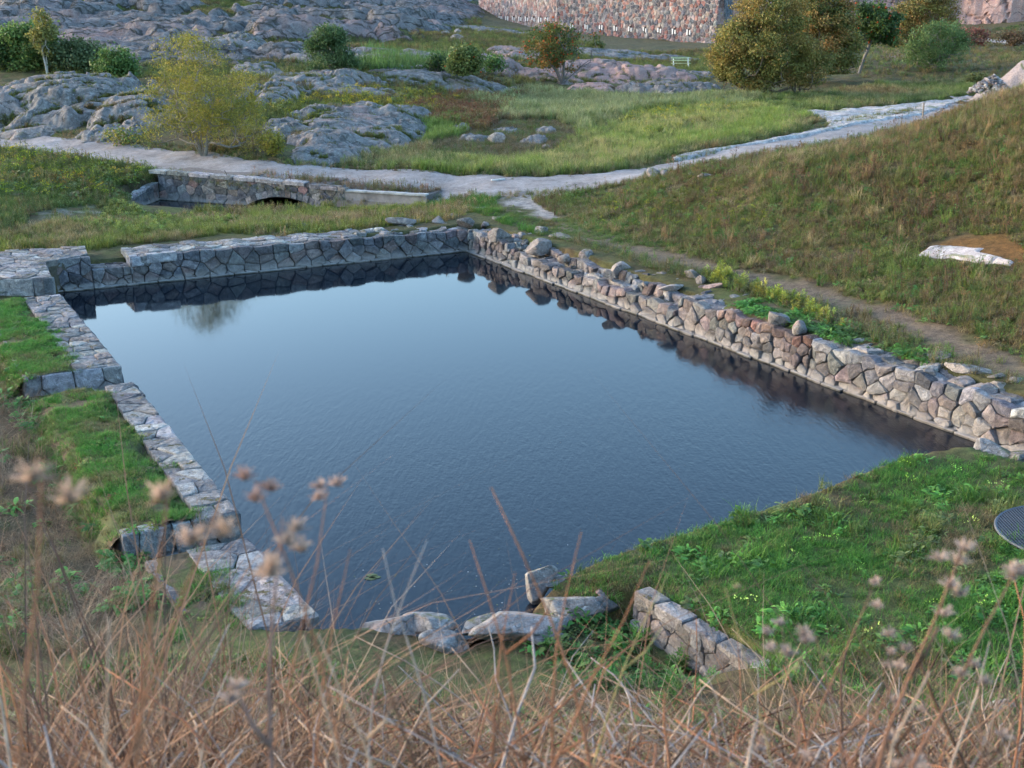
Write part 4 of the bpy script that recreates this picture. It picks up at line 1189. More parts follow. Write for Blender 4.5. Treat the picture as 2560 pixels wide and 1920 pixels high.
for (dx, dy, w, d, h, lab, m_, s_) in [
 (870, 266, 150, 4.5, .8, 'low rock tongue reaching into the meadow right of the long whaleback', 'bedrock', 1.4),
 (620, 305, 130, 6, 1.1, 'grey rock step between the yellow tree and the long whaleback', 'bedrock', 1.6),
 (60, 300, 190, 3, .7, 'low apron of bare rock under the big hump at the left edge', 'bedrock', 1.3),
 (225, 304, 130, 2.5, .6, 'broken rock ledge between the big hump and its right shoulder', 'bedrock', 1.0),
 (980, 186, 230, 5, .8, 'thin rock sheet just above the brown weeds', 'bedrock', 1.6),
 (780, 212, 220, 4, .7, 'low rock strip below the pale rounded ridge', 'bedrock', 1.3),
 (1120, 128, 150, 6, 1.0, 'pinkish ledge behind the berry tree on its left', 'pink_rock', 2.0),
 (1500, 196, 110, 4, 1.0, 'dark rock block touching the left side of the big autumn bush', 'bedrock', 1.2),
 (1470, 168, 130, 5, .7, 'low grey rock just below the bench', 'bedrock', 1.4),
 (430, 150, 160, 7, 1.2, 'rounded rock seen above the crown of the yellow green tree', 'bedrock', 2.0),
 (560, 165, 120, 6, 1.0, 'rock hump at the upper right of the yellow green tree', 'bedrock', 1.8)]:
    outcrop(dx, dy, w, d, h, lab, 60 + dx % 37, m_, s=s_)
# pale bare slabs: outlines in plan, real thickness
def slab(name, pts, th, label, mat='pale_rock', res=.07, cat='rock slab'):
    poly = gpoly(pts)
    x0, y0 = poly.min(0); x1, y1 = poly.max(0)
    res = max(res, (x1 - x0) / 260); ry = max(res, (y1 - y0) / 320)
    X, Y_ = np.meshgrid(np.arange(x0 - .4, x1 + .4, res), np.arange(y0 - .4, y1 + .4, ry), indexing='ij')
    d = sdf(poly, X, Y_) + .12 * fbm(X / .6, Y_ / .6, 5, 3)
    n_ = .10 * fbm(X / 2.0, Y_ / 2.5, 6, 3)
    f1, f2, cid = worley(X / 2.3 + .3 * fbm(X, Y_, 3, 3), Y_ / 3.1, 9)
    crack = sstep(0, .04, f2 - f1)
    Z = base(X, Y_) - .12 + (th + .1 + n_ * .4 + .05 * cid) * sstep(.05, -.25, d) * (1 - .25 * (1 - crack))
    if name == 'path_slab': Z += np.where(Y_ > 45, .05 * fbm(X / 1.1, Y_ / 1.1, 3, 4) * (1 + 2.5 * sstep(45, 90, Y_)) + .25 * sstep(45, 90, Y_) * fbm(X / 7, Y_ / 7, 8, 3), 0)
    keep = d < .12
    nx, ny = X.shape
    idx = np.arange(nx * ny).reshape(nx, ny)
    k = keep[:-1, :-1] & keep[1:, :-1] & keep[1:, 1:] & keep[:-1, 1:]
    q = np.stack([idx[:-1, :-1], idx[1:, :-1], idx[1:, 1:], idx[:-1, 1:]], -1)[k]
    used = np.unique(q); remap = np.full(nx * ny, -1); remap[used] = np.arange(len(used))
    o = mesh_np(name, np.stack([X, Y_, Z], -1).reshape(-1, 3)[used], remap[q], M[mat])
    return tag(o, label, cat)
M['white_rock'] = mk_rock('white_slab', -1, .8, 2.0, .3, .12)
slab('path_slab', [(1720, 240), (1800, 241), (1950, 225), (2095, 207), (2112, 213), (2040, 236), (1955, 254), (1880, 264), (1800, 282), (1740, 296), (1690, 304), (1580, 322), (1500, 340), (1452, 350), (1446, 343), (1500, 330), (1600, 312), (1700, 297), (1785, 275), (1782, 258)], .10, 'wide smooth pale bedrock slab lying bare along the far side of the path', 'white_rock')
slab('rock_slab', [(1962, 556), (1998, 532), (2060, 527), (2140, 534), (2128, 545), (2165, 553), (2205, 565), (2185, 577), (2140, 574), (2090, 570), (2050, 566)], .09, 'pale cracked rock slab bare in the right-hand slope', 'white_rock', .04)
# ------------------------------------------------------------------ bridge
br = empty('stone_bridge', (0, 0, 0), 'low stone bridge with a shallow arch carrying the path over the channel', 'bridge')
bz_top = lambda s: 1.24 - .022 * s
bf = lambda a, b, n: tuple(BP0 + BT * a + BN * n) + (b,)
ac = (AS0 + AS1) / 2; ah = (AS1 - AS0) / 2; rise = .46
ar_ = (ah * ah + rise * rise) / (2 * rise); az = rise - ar_
SM = AS1 + 1.1
cl = []
for c in cells_rect(0, -.2, SM, 1.2, .50, .30):
    cx = sum(v[0] for v in c) / len(c); cy = sum(v[1] for v in c) / len(c)
    d = math.hypot(cx - ac, cy - az)
    if abs(cx - ac) < ah + .6:
        ux, uy = (cx - ac) / d, (cy - az) / d
        if d < ar_ + .12: continue
        c = clip_half(c, ac + ux * (ar_ + .26), az + uy * (ar_ + .26), -ux, -uy)
        if len(c) < 3: continue
    cl.append(c)
mb = MB()
PAL_BR = [(.20, .195, .20), (.17, .17, .175), (.25, .22, .20), (.30, .22, .18), (.27, .165, .15), (.22, .215, .21), (.16, .15, .155), (.34, .29, .25)]
stones(mb, cl, lambda a, b, n: bf(a, b if b < 1.1 else bz_top(a) - .02, n), palette(PAL_BR), bulge=.015, dn=.012)
mb.build('facing', M['wall'], br)
mb = MB(); nv_ = 17
a0 = math.asin(min(1, (ah + .35) / ar_))
for k in range(nv_):
    t0, t1 = -a0 + 2 * a0 * k / nv_, -a0 + 2 * a0 * (k + 1) / nv_
    ro = ar_ + .28 + random.uniform(-.03, .07)
    stones(mb, [[(ac + math.sin(t) * q, az + math.cos(t) * q) for t, q in ((t0, ar_), (t1, ar_), (t1, ro), (t0, ro))]], lambda a, b, n: bf(a, b, n + .015), palette([(.30, .27, .25), (.26, .24, .23), (.33, .25, .22), (.2, .19, .19)]), bulge=.012, dn=.01, depth=.3)
mb.build('arch_ring', M['wall'], br)
mb = MB(); N_ = 14
V = []
for d_ in (0.05, -4.4):
    for k in range(N_ + 1):
        t = -a0 + 2 * a0 * k / N_
        V.append(bf(ac + math.sin(t) * ar_, az + math.cos(t) * ar_, d_))
mb.add(V, [(k, k + 1, N_ + 2 + k, N_ + 1 + k) for k in range(N_)] + [tuple(range(N_ + 1, 2 * N_ + 2))], (.12, .11, .10))
mb.build('vault', M['soil'], br)
mb = MB()
core(mb, wallquad(BP0, BT, BN, 0, AS0 - .05, -.1, -2.2), -1, 1.12, (.16, .135, .12))
core(mb, wallquad(BP0, BT, BN, AS1 + .05, BL, -.1, -1.6), -1, .86, (.16, .135, .12))
core(mb, wallquad(BP0, BT, BN, AS0 - .05, AS1 + .05, -.12, -3.2), .66, 1.0, (.16, .135, .12))
mb.build('fill', M['soil'], br)
top_part(br, 'coping', wallquad(BP0, BT, BN, -.4, AS1 - .65, .10, -.42), lambda x, y: bz_top((x - BP0[0]) * BT[0] + (y - BP0[1]) * BT[1]) + .02, 1.1, .6, PAL_PALE, M['paving'], math.atan2(BT[1], BT[0]), thick=.14, bulge=.012, dn=.012)
top_part(br, 'coping', wallquad(BP0, BT, BN, AS1 - .45, SM + .1, .10, -.3), lambda x, y: bz_top((x - BP0[0]) * BT[0] + (y - BP0[1]) * BT[1]) - .06, .8, .5, PAL_TOP, M['paving'], math.atan2(BT[1], BT[0]), thick=.13, bulge=.02, dn=.02)
for s_ in (s_br(492), s_br(628)):
    mb = MB(); q = BP0 + BT * s_ - BN * .1
    mb.tube([(q[0], q[1], 1.1), (q[0] - .03, q[1], 1.28), (q[0] - .1, q[1], 1.40)], [.014] * 3, 5, (.06, .03, .02)); mb.build('iron_rod', M['metal'], br)
# rendered wall right of the bridge
cw_ = empty('rendered_wall', (0, 0, 0), 'smooth weathered rendered wall running right from the stone bridge', 'wall')
mb = MB(); core(mb, wallquad(BP0, BT, BN, SM - .5, BL, -.02, -.35), -.4, .84, (.25, .22, .205)); mb.build('upper_band', M['concrete'], cw_)
mb = MB(); core(mb, wallquad(BP0, BT, BN, SM - .3, BL - .15, .07, -.3), -.4, .50, (.21, .175, .155)); mb.build('lower_band', M['concrete'], cw_)
mb = MB()
for k in range(9):
    a_ = SM - .4 + (BL - SM + .4) * k / 9; b_ = a_ + (BL - SM + .4) / 9 * .96
    core(mb, wallquad(BP0, BT, BN, a_, b_, .04 + random.uniform(0, .02), -.3), .842, .89 + random.uniform(0, .03), (.36, .35, .33))
mb.build('cap', M['concrete'], cw_)
# wing wall at the left of the channel
wa, wb2 = at(262, 440, .45)[:2], BP0 + BN * .0
p_, t_, n_, L_ = frame_of(wa, wb2)
ww = empty('wing_wall', (0, 0, 0), 'short dark side wall of the channel left of the bridge', 'wall')
face_part(ww, 'stone_face', p_, t_, n_, 0, L_, -.2, lambda s: .45 + .30 * s / L_, .5, .25, PAL_BACK, M['wall'], .02)
mb = MB(); core(mb, wallquad(p_, t_, n_, 0, L_ - .1, -.05, -.45), -.5, .40); mb.build('wall_core', M['soil'], ww)
top_part(ww, 'coping', wallquad(p_, t_, n_, 0, L_, .02, -.35), lambda x, y: .47 + .30 * ((x - p_[0]) * t_[0] + (y - p_[1]) * t_[1]) / L_, .6, .4, PAL_TOP, M['paving'], 0, thick=.1)

# ------------------------------------------------------------------ fort and cliffs
fo = empty('fort', (0, 0, 0), 'tall fortress wall of red and grey field stones at the top of the photo', 'fortress')
FC = np.array([116 / 3000 * 198, 198.0]); FR = np.array([499 / 3000 * 165, 165.0]); FL = np.array([-73 / 3000 * 238, 238.0]); FS = np.array([518 / 3000 * 187, 187.0])
PAL_F = [(.27, .13, .11), (.30, .165, .135), (.20, .10, .09), (.12, .12, .135), (.09, .09, .105), (.17, .165, .17), (.31, .235, .205), (.25, .175, .165), (.34, .29, .26), (.14, .11, .115), (.11, .115, .13), (.21, .20, .20)]
PAL_F_LIT = [(.38, .25, .21), (.34, .20, .17), (.42, .34, .30), (.24, .21, .21), (.38, .28, .24), (.30, .19, .17), (.17, .165, .175), (.43, .37, .34)]  # left face: low sky glow painted in as paler, pinker stones
for (a_, b_, z0_, pal_, cw2, nm) in ((FC, FR, (3.2, 2.0), PAL_F, .78, 'front_face'), (FL, FC, (4.3, 3.2), PAL_F_LIT, 1.0, 'left_face'), (FR, FS, (2.0, 2.5), PAL_BACK, 1.3, 'right_face')):
    p_, t_, n_, L_ = frame_of(a_, b_)
    zb_ = lambda s: z0_[0] + (z0_[1] - z0_[0]) * s / L_ - .6
    H_ = 15.0
    f = lambda s, h, n: tuple(p_ + t_ * s + n_ * (n + .055 * (H_ - h))) + (zb_(s) * (1 - h / H_) + (H_ + 2) * h / H_,)
    mb = MB(); stones(mb, cells_rect(0, 0, L_, H_, cw2, .52, .3), f, palette(pal_, .14), gap=.03, bulge=.05, depth=.15, dn=.03, tilt=.04, sub=False)
    mb.build(nm, M['fort'], fo)
    mb = MB(); mb.add([f(0, 0, -.05), f(L_, 0, -.05), f(L_, H_, -.05), f(0, H_, -.05)], [(0, 1, 2, 3)], (.30, .275, .265)); mb.build('mortar', M['concrete'], fo)
    if nm == 'right_face': continue
    pts_ = [(440 + i * 36.6, 65 + i * 1.9) for i in range(9)] if nm == 'front_face' else [(47 + i * 16.6 * 1.0, 44.5 + i * .5) for i in range(10)]
    for (px, py) in pts_:
        X_ = px + 1000 if nm == 'front_face' else px + 1181
        r = raydir(X_ / S, py / S)
        k = np.linalg.solve(np.array([[t_[0], -r[0]], [t_[1], -r[1]]]), -p_)
        s_, tt = k; z_ = CZ + r[2] * tt
        h_ = (z_ - zb_(s_)) / (H_ + 2 - zb_(s_)) * H_
        mb = MB(); sw = .16 if nm == 'front_face' else .28
        fb = lambda a, b, n: tuple(p_ + t_ * (s_ + a) + n_ * (n + .055 * (H_ - h_))) + (z_ + b,)
        def bx(a0_, a1_, b0_, b1_, n0_, n1_, col):
            V = [fb(a, b, n) for a in (a0_, a1_) for b in (b0_, b1_) for n in (n0_, n1_)]
            mb.add(V, [(0,1,3,2),(4,6,7,5),(0,4,5,1),(2,3,7,6),(0,2,6,4),(1,5,7,3)], col)
        bx(-sw, sw, -.45, .45, -.1, .10, (.012, .011, .011))  # solid near-black block, painted shade in place of an open slit
        bx(-sw * 2.6, -sw, -.15 - random.random() * .3, .35, -.1, .16, (.72, .69, .66)); bx(sw, sw * 2.4, -.35, .15 + random.random() * .25, -.1, .16, (.72, .69, .66))
        bx(-sw * 1.4, sw * 1.4, .45, .62, -.1, .17, (.35, .25, .22))
        mb.build('loophole', M['plain'], fo)

def cliff(p, q, z0, z1, label, seed, mat):
    p_, t_, n_, L_ = frame_of(p, q)
    nx, nz = int(L_ / .35), int((z1 - z0) / .35)
    S_, Z_ = np.meshgrid(np.linspace(0, L_, nx), np.linspace(z0, z1, nz), indexing='ij')
    dn = 2.2 * fbm(S_ / 9, Z_ / 30, seed, 4) + .9 * fbm(S_ / 2.2, Z_ / 9, seed + 3, 4)
    f1, f2, cid = worley(S_ / 3.2 + .5 * fbm(S_ / 3, Z_ / 3, 4, 3), Z_ / 7.0, seed)
    dn = dn + .9 * cid * sstep(0, .12, f2 - f1) - .10 * (Z_ - z0)
    V = np.stack([p_[0] + t_[0] * S_ + n_[0] * dn, p_[1] + t_[1] * S_ + n_[1] * dn, Z_], -1)
    a = np.arange(nx * nz).reshape(nx, nz)
    o = mesh_np('cliff', V.reshape(-1, 3), np.stack([a[:-1, :-1], a[1:, :-1], a[1:, 1:], a[:-1, 1:]], -1).reshape(-1, 4), mat, smooth=False)
    return tag(o, label, 'cliff', 'rock cliffs behind the fort')
cliff((34, 232), (96, 224), 3.5, 20, 'far dark red cliff behind the fort and the autumn bushes', 5, M['cliff'])
cliff((67, 196), (118, 172), 2.5, 20, 'nearer pale pink cliff at the top right corner', 9, M['cliff'])

# ------------------------------------------------------------------ bench, grate, heap, post
g = atY(1471, 139, 112); zg = float(landz(g[0], g[1])[0])
be = empty('bench', (0, 0, 0), 'pale yellow slatted bench with white legs in front of the fort', 'bench')
YC = (.50, .52, .28)
for nm, zz, yy, hh in (('seat_slat', .45, -.12, .04), ('seat_slat', .45, .04, .04), ('backrest_slat', .92, .26, .13), ('backrest_slat', .70, .22, .10)):
    mb = MB(); mb.box((g[0], g[1] + yy, zg + zz), (1.75, .13 if 'seat' in nm else .035, hh), .05, YC); mb.build(nm, M['plain'], be)
for sx in (-.66, .66):
    for (ya, yb_, zt_) in ((-.2, -.14, .45), (.14, .27, .97)):
        mb = MB(); mb.tube([(g[0] + sx, g[1] + ya, zg - .05), (g[0] + sx, g[1] + yb_, zg + zt_)], [.05, .045], 4, (.7, .7, .66)); mb.build('leg', M['plain'], be)
    mb = MB(); mb.box((g[0] + sx, g[1] - .02, zg + .42), (.05, .42, .05), .05, (.7, .7, .66)); mb.build('cross_rail', M['plain'], be)

g = at(2312, 1172, .62)
gr = empty('metal_grate', (0, 0, 0), 'round dark steel mesh grate lying in the lawn at the right edge', 'grate')
mb = MB(); Rg = 1.02
gz = lambda x, y: float(landz(x, y)[0]) + .09
zc = gz(g[0] - .6, g[1])
N_ = 40
mb.tube([(g[0] + math.cos(2 * math.pi * k / N_) * Rg, g[1] + math.sin(2 * math.pi * k / N_) * Rg, zc) for k in range(N_ + 1)], [.022] * (N_ + 1), 5, (.07, .075, .09))
mb.build('rim', M['metal'], gr)
mb = MB()
for k in range(-22, 23):
    d = k * .045; w = math.sqrt(max(0, Rg * Rg - d * d))
    mb.box((g[0], g[1] + d, zc), (2 * w, .012, .02), 0, (.06, .066, .08)); 
    mb.box((g[0] + d, g[1], zc + .004), (.012, 2 * w, .02), 0, (.06, .066, .08))
mb.build('mesh_bars', M['metal'], gr)
mb = MB(); mb.add([(g[0] + math.cos(2 * math.pi * k / N_) * Rg * .98, g[1] + math.sin(2 * math.pi * k / N_) * Rg * .98, zc - .06) for k in range(N_)], [tuple(range(N_))], (.02, .02, .02)); mb.build('dark_disc', M['soil'], gr)  # flat near-black disc just under the bars

# rubble heap and the gravel mound beside the path end
g = atY(2140, 200, 66); zg = float(landz(g[0], g[1])[0]); kx = 66 * S / FPX
zg = CZ + raydir(2140, 201)[2] / raydir(2140, 201)[1] * 66
mb = MB(); rs = np.random.default_rng(5)
for k in range(330):
    a_ = rs.uniform(0, 6.28); r_ = math.sqrt(rs.uniform(0, 1))
    x = g[0] + math.cos(a_) * r_ * 1.15; y = g[1] + math.sin(a_) * r_ * 1.0
    z = zg + .95 * (1 - r_) ** .8 * rs.uniform(.75, 1.05)
    v, f = rock_verts((rs.uniform(.12, .36), rs.uniform(.12, .3), rs.uniform(.08, .22)), int(rs.integers(1e6)), 1, 5)
    R3 = np.array([[math.cos(a_), -math.sin(a_), 0], [math.sin(a_), math.cos(a_), 0], [0, 0, 1]])
    c_ = [(.34, .32, .32), (.24, .235, .25), (.40, .30, .27), (.15, .15, .16), (.45, .43, .42)][rs.integers(5)]
    mb.add(v @ R3.T + np.array([x, y, z]), f, c_)
tag(mb.build('rubble_heap', M['fort']), 'heap of small broken stones beside the gravel mound', 'stone heap', kind='stuff')
ns = 70
U, V_ = np.meshgrid(np.linspace(-1, 1, ns), np.linspace(-1, 1, ns), indexing='ij')
gm = atY(2215, 190, 72); zm = CZ + raydir(2215, 196)[2] / raydir(2215, 196)[1] * 72
X = gm[0] + U * 3.2; Y = gm[1] + V_ * 3.4
rr = np.hypot(U, V_) + .18 * fbm(U * 2.5, V_ * 2.5, 3, 3)
Zm = zm - .6 + 2.3 * sstep(1, .05, rr) + .12 * fbm(X / .5, Y / .5, 4, 4)
a = np.arange(ns * ns).reshape(ns, ns)
cN = fbm(X / .8, Y / .8, 31, 3)[..., None]
mo = mesh_np('gravel_mound', np.stack([X, Y, Zm], -1).reshape(-1, 3), np.stack([a[:-1, :-1], a[1:, :-1], a[1:, 1:], a[:-1, 1:]], -1).reshape(-1, 4), M['soil'], cols=np.where(cN > .3, np.array([.09, .11, .04]), np.array([.27, .225, .215])).reshape(-1, 3))
tag(mo, kind='structure')
c = ground(1076, 390); mb = MB(); mb.box((c[0], c[1], c[2] + .04), (.62, .07, .05), .5, (.6, .58, .54))
tag(mb.build('wooden_board', M['plain']), 'short white board lying on the gravel path', 'board')
c = ground(1993, 253); mb = MB(); mb.tube([(c[0], c[1], c[2] - .1), (c[0], c[1], c[2] + .75)], [.045, .04], 6, (.22, .18, .14)); mb.box((c[0], c[1], c[2] + .77), (.14, .14, .04), 0, (.3, .26, .2))
tag(mb.build('wooden_post', M['plain']), 'short wooden post beside the path at the right slope', 'post')
c = at(600, 460, .3)
boulder('stone', *at(655, 482, .7)[:2], .62, (.35, .25, .12), .2, 'small pale stone on the trodden grass behind the far pond wall', 'stone', None, 'pale_rock', 911)
mb = MB(); rs2 = random.Random(4)
for k in range(60):
    q = at(rs2.uniform(370, 540), rs2.uniform(456, 474), .1); a_ = rs2.uniform(0, 3.14); L_ = rs2.uniform(.2, .7)
    mb.tube([(q[0], q[1], .05), (q[0] + math.cos(a_) * L_ / 2, q[1] + math.sin(a_) * L_ / 2, rs2.uniform(.1, .3)), (q[0] + math.cos(a_) * L_, q[1] + math.sin(a_) * L_, rs2.uniform(.05, .35))], [.02, .016, .006], 5, rs2.choice([(.16, .11, .08), (.3, .27, .24), (.10, .07, .05)]))
tag(mb.build('driftwood', M['bark']), 'tangle of dead wood and roots at the near edge of the channel', 'driftwood', kind='stuff')

# ------------------------------------------------------------------ trees and bushes
def tree(name, label, cat, loc, blobs, nclump, nleaf, lsize, pal, nstem=5, bark=(.16, .135, .11), sig=.28, seed=1, rad=.012, bare=0.0, berries=0, group=None, up=.3, stemtilt=.35, rmin=.35, trunk=None, upleaf=0):
    rs = np.random.default_rng(seed)
    x0, y0, z0 = loc
    vol = np.array([b[3] * b[4] * b[5] for b in blobs]); vol = vol / vol.sum()
    cl = []
    while len(cl) < nclump:
        b = blobs[rs.choice(len(blobs), p=vol)]
        d = rs.normal(size=3); d /= np.linalg.norm(d)
        r = rs.uniform(rmin ** 2, 1) ** .5
        p = np.array(b[:3]) + d * r * np.array(b[3:6])
        if p[2] < .12: p[2] = rs.uniform(.12, .5)
        if vnoise(np.array([p[0] * 1.1 + seed]), np.array([p[2] * 1.1 + p[1]]), seed)[0] < .33: continue
        cl.append(p)
    cl = np.array(cl); top = cl[:, 2].max()
    nodes, par = [np.array([0., 0., -.1])], [-1]
    if trunk is not None:
        last = 0
        for q in trunk: nodes.append(np.array(q, float)); par.append(last); last = len(nodes) - 1
        starts = list(range(1, len(nodes)))
    else:
        for k in range(nstem):
            a = 2 * math.pi * (k + rs.uniform(-.3, .3)) / nstem; last = 0
            t = stemtilt * rs.uniform(.5, 1.3)
            for h in (.12, .26, .4):
                hh = h * top
                w = t * hh * (1 + .5 * h)
                nodes.append(np.array([math.cos(a) * w * 1.3 + rs.normal() * .04 * top * h, math.sin(a) * w + rs.normal() * .04 * top * h, hh])); par.append(last); last = len(nodes) - 1
    for p in sorted(cl, key=lambda q: q[2] * .6 + np.linalg.norm(q[:2]) * .8):
        NN = np.array(nodes); dd = np.linalg.norm(NN - p, axis=1) + 1.6 * np.maximum(0, NN[:, 2] - p[2] + .05) 
        dd[0] += 1.0
        k = int(np.argmin(dd)); q = NN[k]
        L_ = np.linalg.norm(p - q)
        m = (p + q) / 2 + rs.normal(size=3) * .07 * L_ + np.array([0, 0, -.06 * L_])
        nodes.append(m); par.append(k); nodes.append(p); par.append(len(nodes) - 2)
    cnt = np.ones(len(nodes))
    for i in range(len(nodes) - 1, 0, -1): cnt[par[i]] += cnt[i]
    rr = rad * .55 * cnt ** .5 + .003
    V, Q = [], []
    for i in range(1, len(nodes)):
        a, b = nodes[par[i]], nodes[i]
        d = b - a; L_ = np.linalg.norm(d)
        if L_ < 1e-5: continue
        d /= L_; e = np.cross(d, [0.3, .9, .2]); e /= np.linalg.norm(e); f = np.cross(d, e)
        ra, rb = min(rr[par[i]], rr[i] * 1.25), rr[i]
        n0 = len(V)
        for (c, r_) in ((a, ra), (b, rb)):
            for k in range(5):
                t = 2 * math.pi * k / 5; V.append(c + (e * math.cos(t) + f * math.sin(t)) * r_)
        Q += [(n0 + k, n0 + (k + 1) % 5, n0 + 5 + (k + 1) % 5, n0 + 5 + k) for k in range(5)]
    root = empty(name, (0, 0, 0), label, cat, group); root.location = (x0, y0, z0)
    V = np.array(V)
    mesh_np('trunk', V, Q, M['bark'], root, cols=np.tile(bark, (len(V), 1)))
    # leaves gathered round the twig ends and along the last length of twig
    ends = np.array([nodes[i] for i in range(len(nodes)) if cnt[i] <= 1.5]); mids = np.array([nodes[par[i]] for i in range(len(nodes)) if cnt[i] <= 1.5])
    if bare > 0:
        keep = rs.random(len(ends)) > bare * sstep(-.3, .6, ends[:, 0] / max(.1, np.abs(ends[:, 0]).max())); ends, mids = ends[keep], mids[keep]
    k = rs.integers(0, len(ends), nleaf); t = rs.uniform(.35, 1.08, nleaf)[:, None]
    c = mids[k] * (1 - t) + ends[k] * t + rs.normal(size=(nleaf, 3)) * sig * np.array([1, 1, .75])
    c[:, 2] = np.maximum(c[:, 2], .05)
    a = rs.normal(size=(nleaf, 3)); a[:, 2] += up + upleaf; a /= np.linalg.norm(a, axis=1)[:, None]
    b = np.cross(a, rs.normal(size=(nleaf, 3))); b /= np.linalg.norm(b, axis=1)[:, None]
    ls = (lsize * rs.uniform(.6, 1.4, nleaf))[:, None]
    w = .42 if not upleaf else .2
    v = np.stack([c - a * ls * .5, c + b * ls * w, c + a * ls * .5, c - b * ls * w], 1).reshape(-1, 3)
    pal = np.array(pal); pn = fbm(ends[:, 0] * .9 + ends[:, 1] * .5, ends[:, 2] * .9, seed, 3) * 1.5 + rs.normal(0, .25, len(ends)); pc = np.clip(((pn + 1) / 2 * len(pal)).astype(int), 0, len(pal) - 1)
    hgt = np.clip(c[:, 2] / top, 0, 1)
    pi_ = np.where(rs.random(nleaf) < .65, pc[k], rs.integers(0, len(pal), nleaf))
    col = pal[pi_] * rs.uniform(.8, 1.6, nleaf)[:, None]
    mesh_np('crown', v, np.arange(nleaf * 4).reshape(-1, 4), M['leaf'], root, smooth=False, cols=np.repeat(col, 4, 0))
    if berries:
        vv, ff = ICO[1]; kk = rs.integers(0, len(ends), berries); Vb, Fb = [], []
        for j, e in enumerate(kk):
            ctr = ends[e] + rs.normal(size=3) * sig * .8
            Vb.append(vv * lsize * rs.uniform(.35, .6) + ctr); Fb += [tuple(i + j * len(vv) for i in f_) for f_ in ff]
        tag(mesh_np('berries', np.concatenate(Vb), None, M['leaf'], root, tris=Fb, cols=np.tile((.50, .10, .025), (len(Vb) * len(vv), 1))), kind='stuff')
    return root
def tpos(dx, dy, Y=None):
    g = ground(dx, dy) if Y is None else atY(dx, dy, Y)
    return (g[0], g[1], float(landz(g[0], g[1])[0]) if Y is None else g[2]), g[1] * S / FPX * 1.03
OLIVE = [(.20, .185, .03), (.25, .21, .035), (.15, .155, .03), (.17, .17, .035), (.30, .24, .045)]
GREEN = [(.08, .14, .04), (.11, .18, .05), (.065, .12, .032), (.14, .20, .06)]
DKGR = [(.045, .085, .028), (.06, .11, .03), (.04, .07, .025), (.09, .13, .035)]
AUT = [(.12, .13, .035), (.16, .155, .04), (.21, .185, .05), (.24, .17, .05), (.19, .18, .05), (.11, .12, .033), (.30, .20, .07)]
AUT2 = [(.22, .14, .045), (.27, .15, .05), (.17, .13, .04), (.12, .11, .035)]
GB = 'bushes and small trees on the rocky ground'
l, k = tpos(440, 336)
tree('small_tree', 'airy yellow green tree with many thin stems beside the path at left', 'tree', l,
     [(.1, 0, 125 * k, 118 * k, 95 * k, 85 * k), (-.3, 0, 200 * k, 70 * k, 60 * k, 55 * k), (80 * k, 0, 70 * k, 65 * k, 60 * k, 50 * k), (-70 * k, 0, 60 * k, 50 * k, 50 * k, 45 * k)], 330, 22000, .10, OLIVE, 12, (.20, .18, .15), .26, 3, .009, group=GB, upleaf=.3)
l, k = tpos(75, 160, 88)
tree('bush', 'dense green bush at the left edge behind the big rock hump', 'bush', l, [(0, 0, 50 * k, 62 * k, 40 * k, 48 * k)], 120, 10000, .19, GREEN + [(.15, .19, .06)], 7, seed=5, sig=.4, group=GB)
l, k = tpos(102, 158, 86)
tree('sapling', 'slim pale yellow birch sapling rising out of the left bushes', 'tree', l, [(0, 0, 75 * k, 20 * k, 18 * k, 48 * k)], 60, 3000, .15, [(.22, .2, .05), (.16, .16, .05)], 2, (.4, .38, .33), .22, 6, .014, stemtilt=.08, group=GB)
l, k = tpos(170, 162, 87)
tree('bush', 'loose grey green bush between the birch sapling and the bright green bush', 'bush', l, [(0, 0, 34 * k, 54 * k, 30 * k, 34 * k), (40 * k, 0, 24 * k, 34 * k, 30 * k, 26 * k)], 130, 9000, .17, [(.08, .11, .045), (.10, .13, .06), (.07, .10, .04)], 6, seed=7, sig=.3, group=GB)
l, k = tpos(255, 178, 80)
tree('bush', 'bright green bush at the right end of the left bushes', 'bush', l, [(0, 0, 32 * k, 36 * k, 30 * k, 34 * k)], 100, 7500, .16, GREEN, 5, seed=8, sig=.25, group=GB)
l, k = tpos(5, 150, 88)
tree('bush', 'dark green bush cut by the left photo edge', 'bush', l, [(-.4, 0, 34 * k, 20 * k, 30 * k, 32 * k)], 60, 2600, .16, DKGR, 5, seed=9, sig=.3, group=GB)
l, k = tpos(275, 312)
tree('bush', 'thin sprawling bush with yellowish leaves at the path edge by two round boulders', 'bush', l, [(0, 0, 22 * k, 45 * k, 30 * k, 18 * k)], 50, 900, .10, OLIVE + GREEN, 7, (.28, .24, .2), .2, 10, .008, group=GB)
l, k = tpos(592, 338)
tree('bush', 'low feathery yellow bush right of the yellow green tree', 'bush', l, [(0, 0, 26 * k, 26 * k, 24 * k, 26 * k)], 60, 2200, .08, OLIVE, 6, seed=11, sig=.15, group=GB)
l, k = tpos(722, 162, 84)
tree('bush', 'upright dark green willow bush above the pale rock ridge', 'bush', l, [(-.2, 0, 55 * k, 36 * k, 34 * k, 42 * k), (25 * k, 0, 28 * k, 32 * k, 30 * k, 28 * k), (-30 * k, 0, 36 * k, 24 * k, 24 * k, 34 * k)], 170, 13000, .17, [(.06, .105, .035), (.08, .125, .045), (.05, .085, .03), (.10, .15, .06)], 7, (.22, .2, .16), .24, 12, .012, group=GB, upleaf=.3)
l, k = tpos(1000, 163, 84)
tree('bush', 'yellow green bush with a few berries left of the berry tree', 'bush', l, [(0, 0, 28 * k, 36 * k, 28 * k, 28 * k)], 100, 6500, .15, [(.11, .14, .04), (.15, .17, .05), (.08, .12, .035)], 6, seed=13, sig=.24, group=GB, berries=25)
l, k = tpos(945, 160, 86)
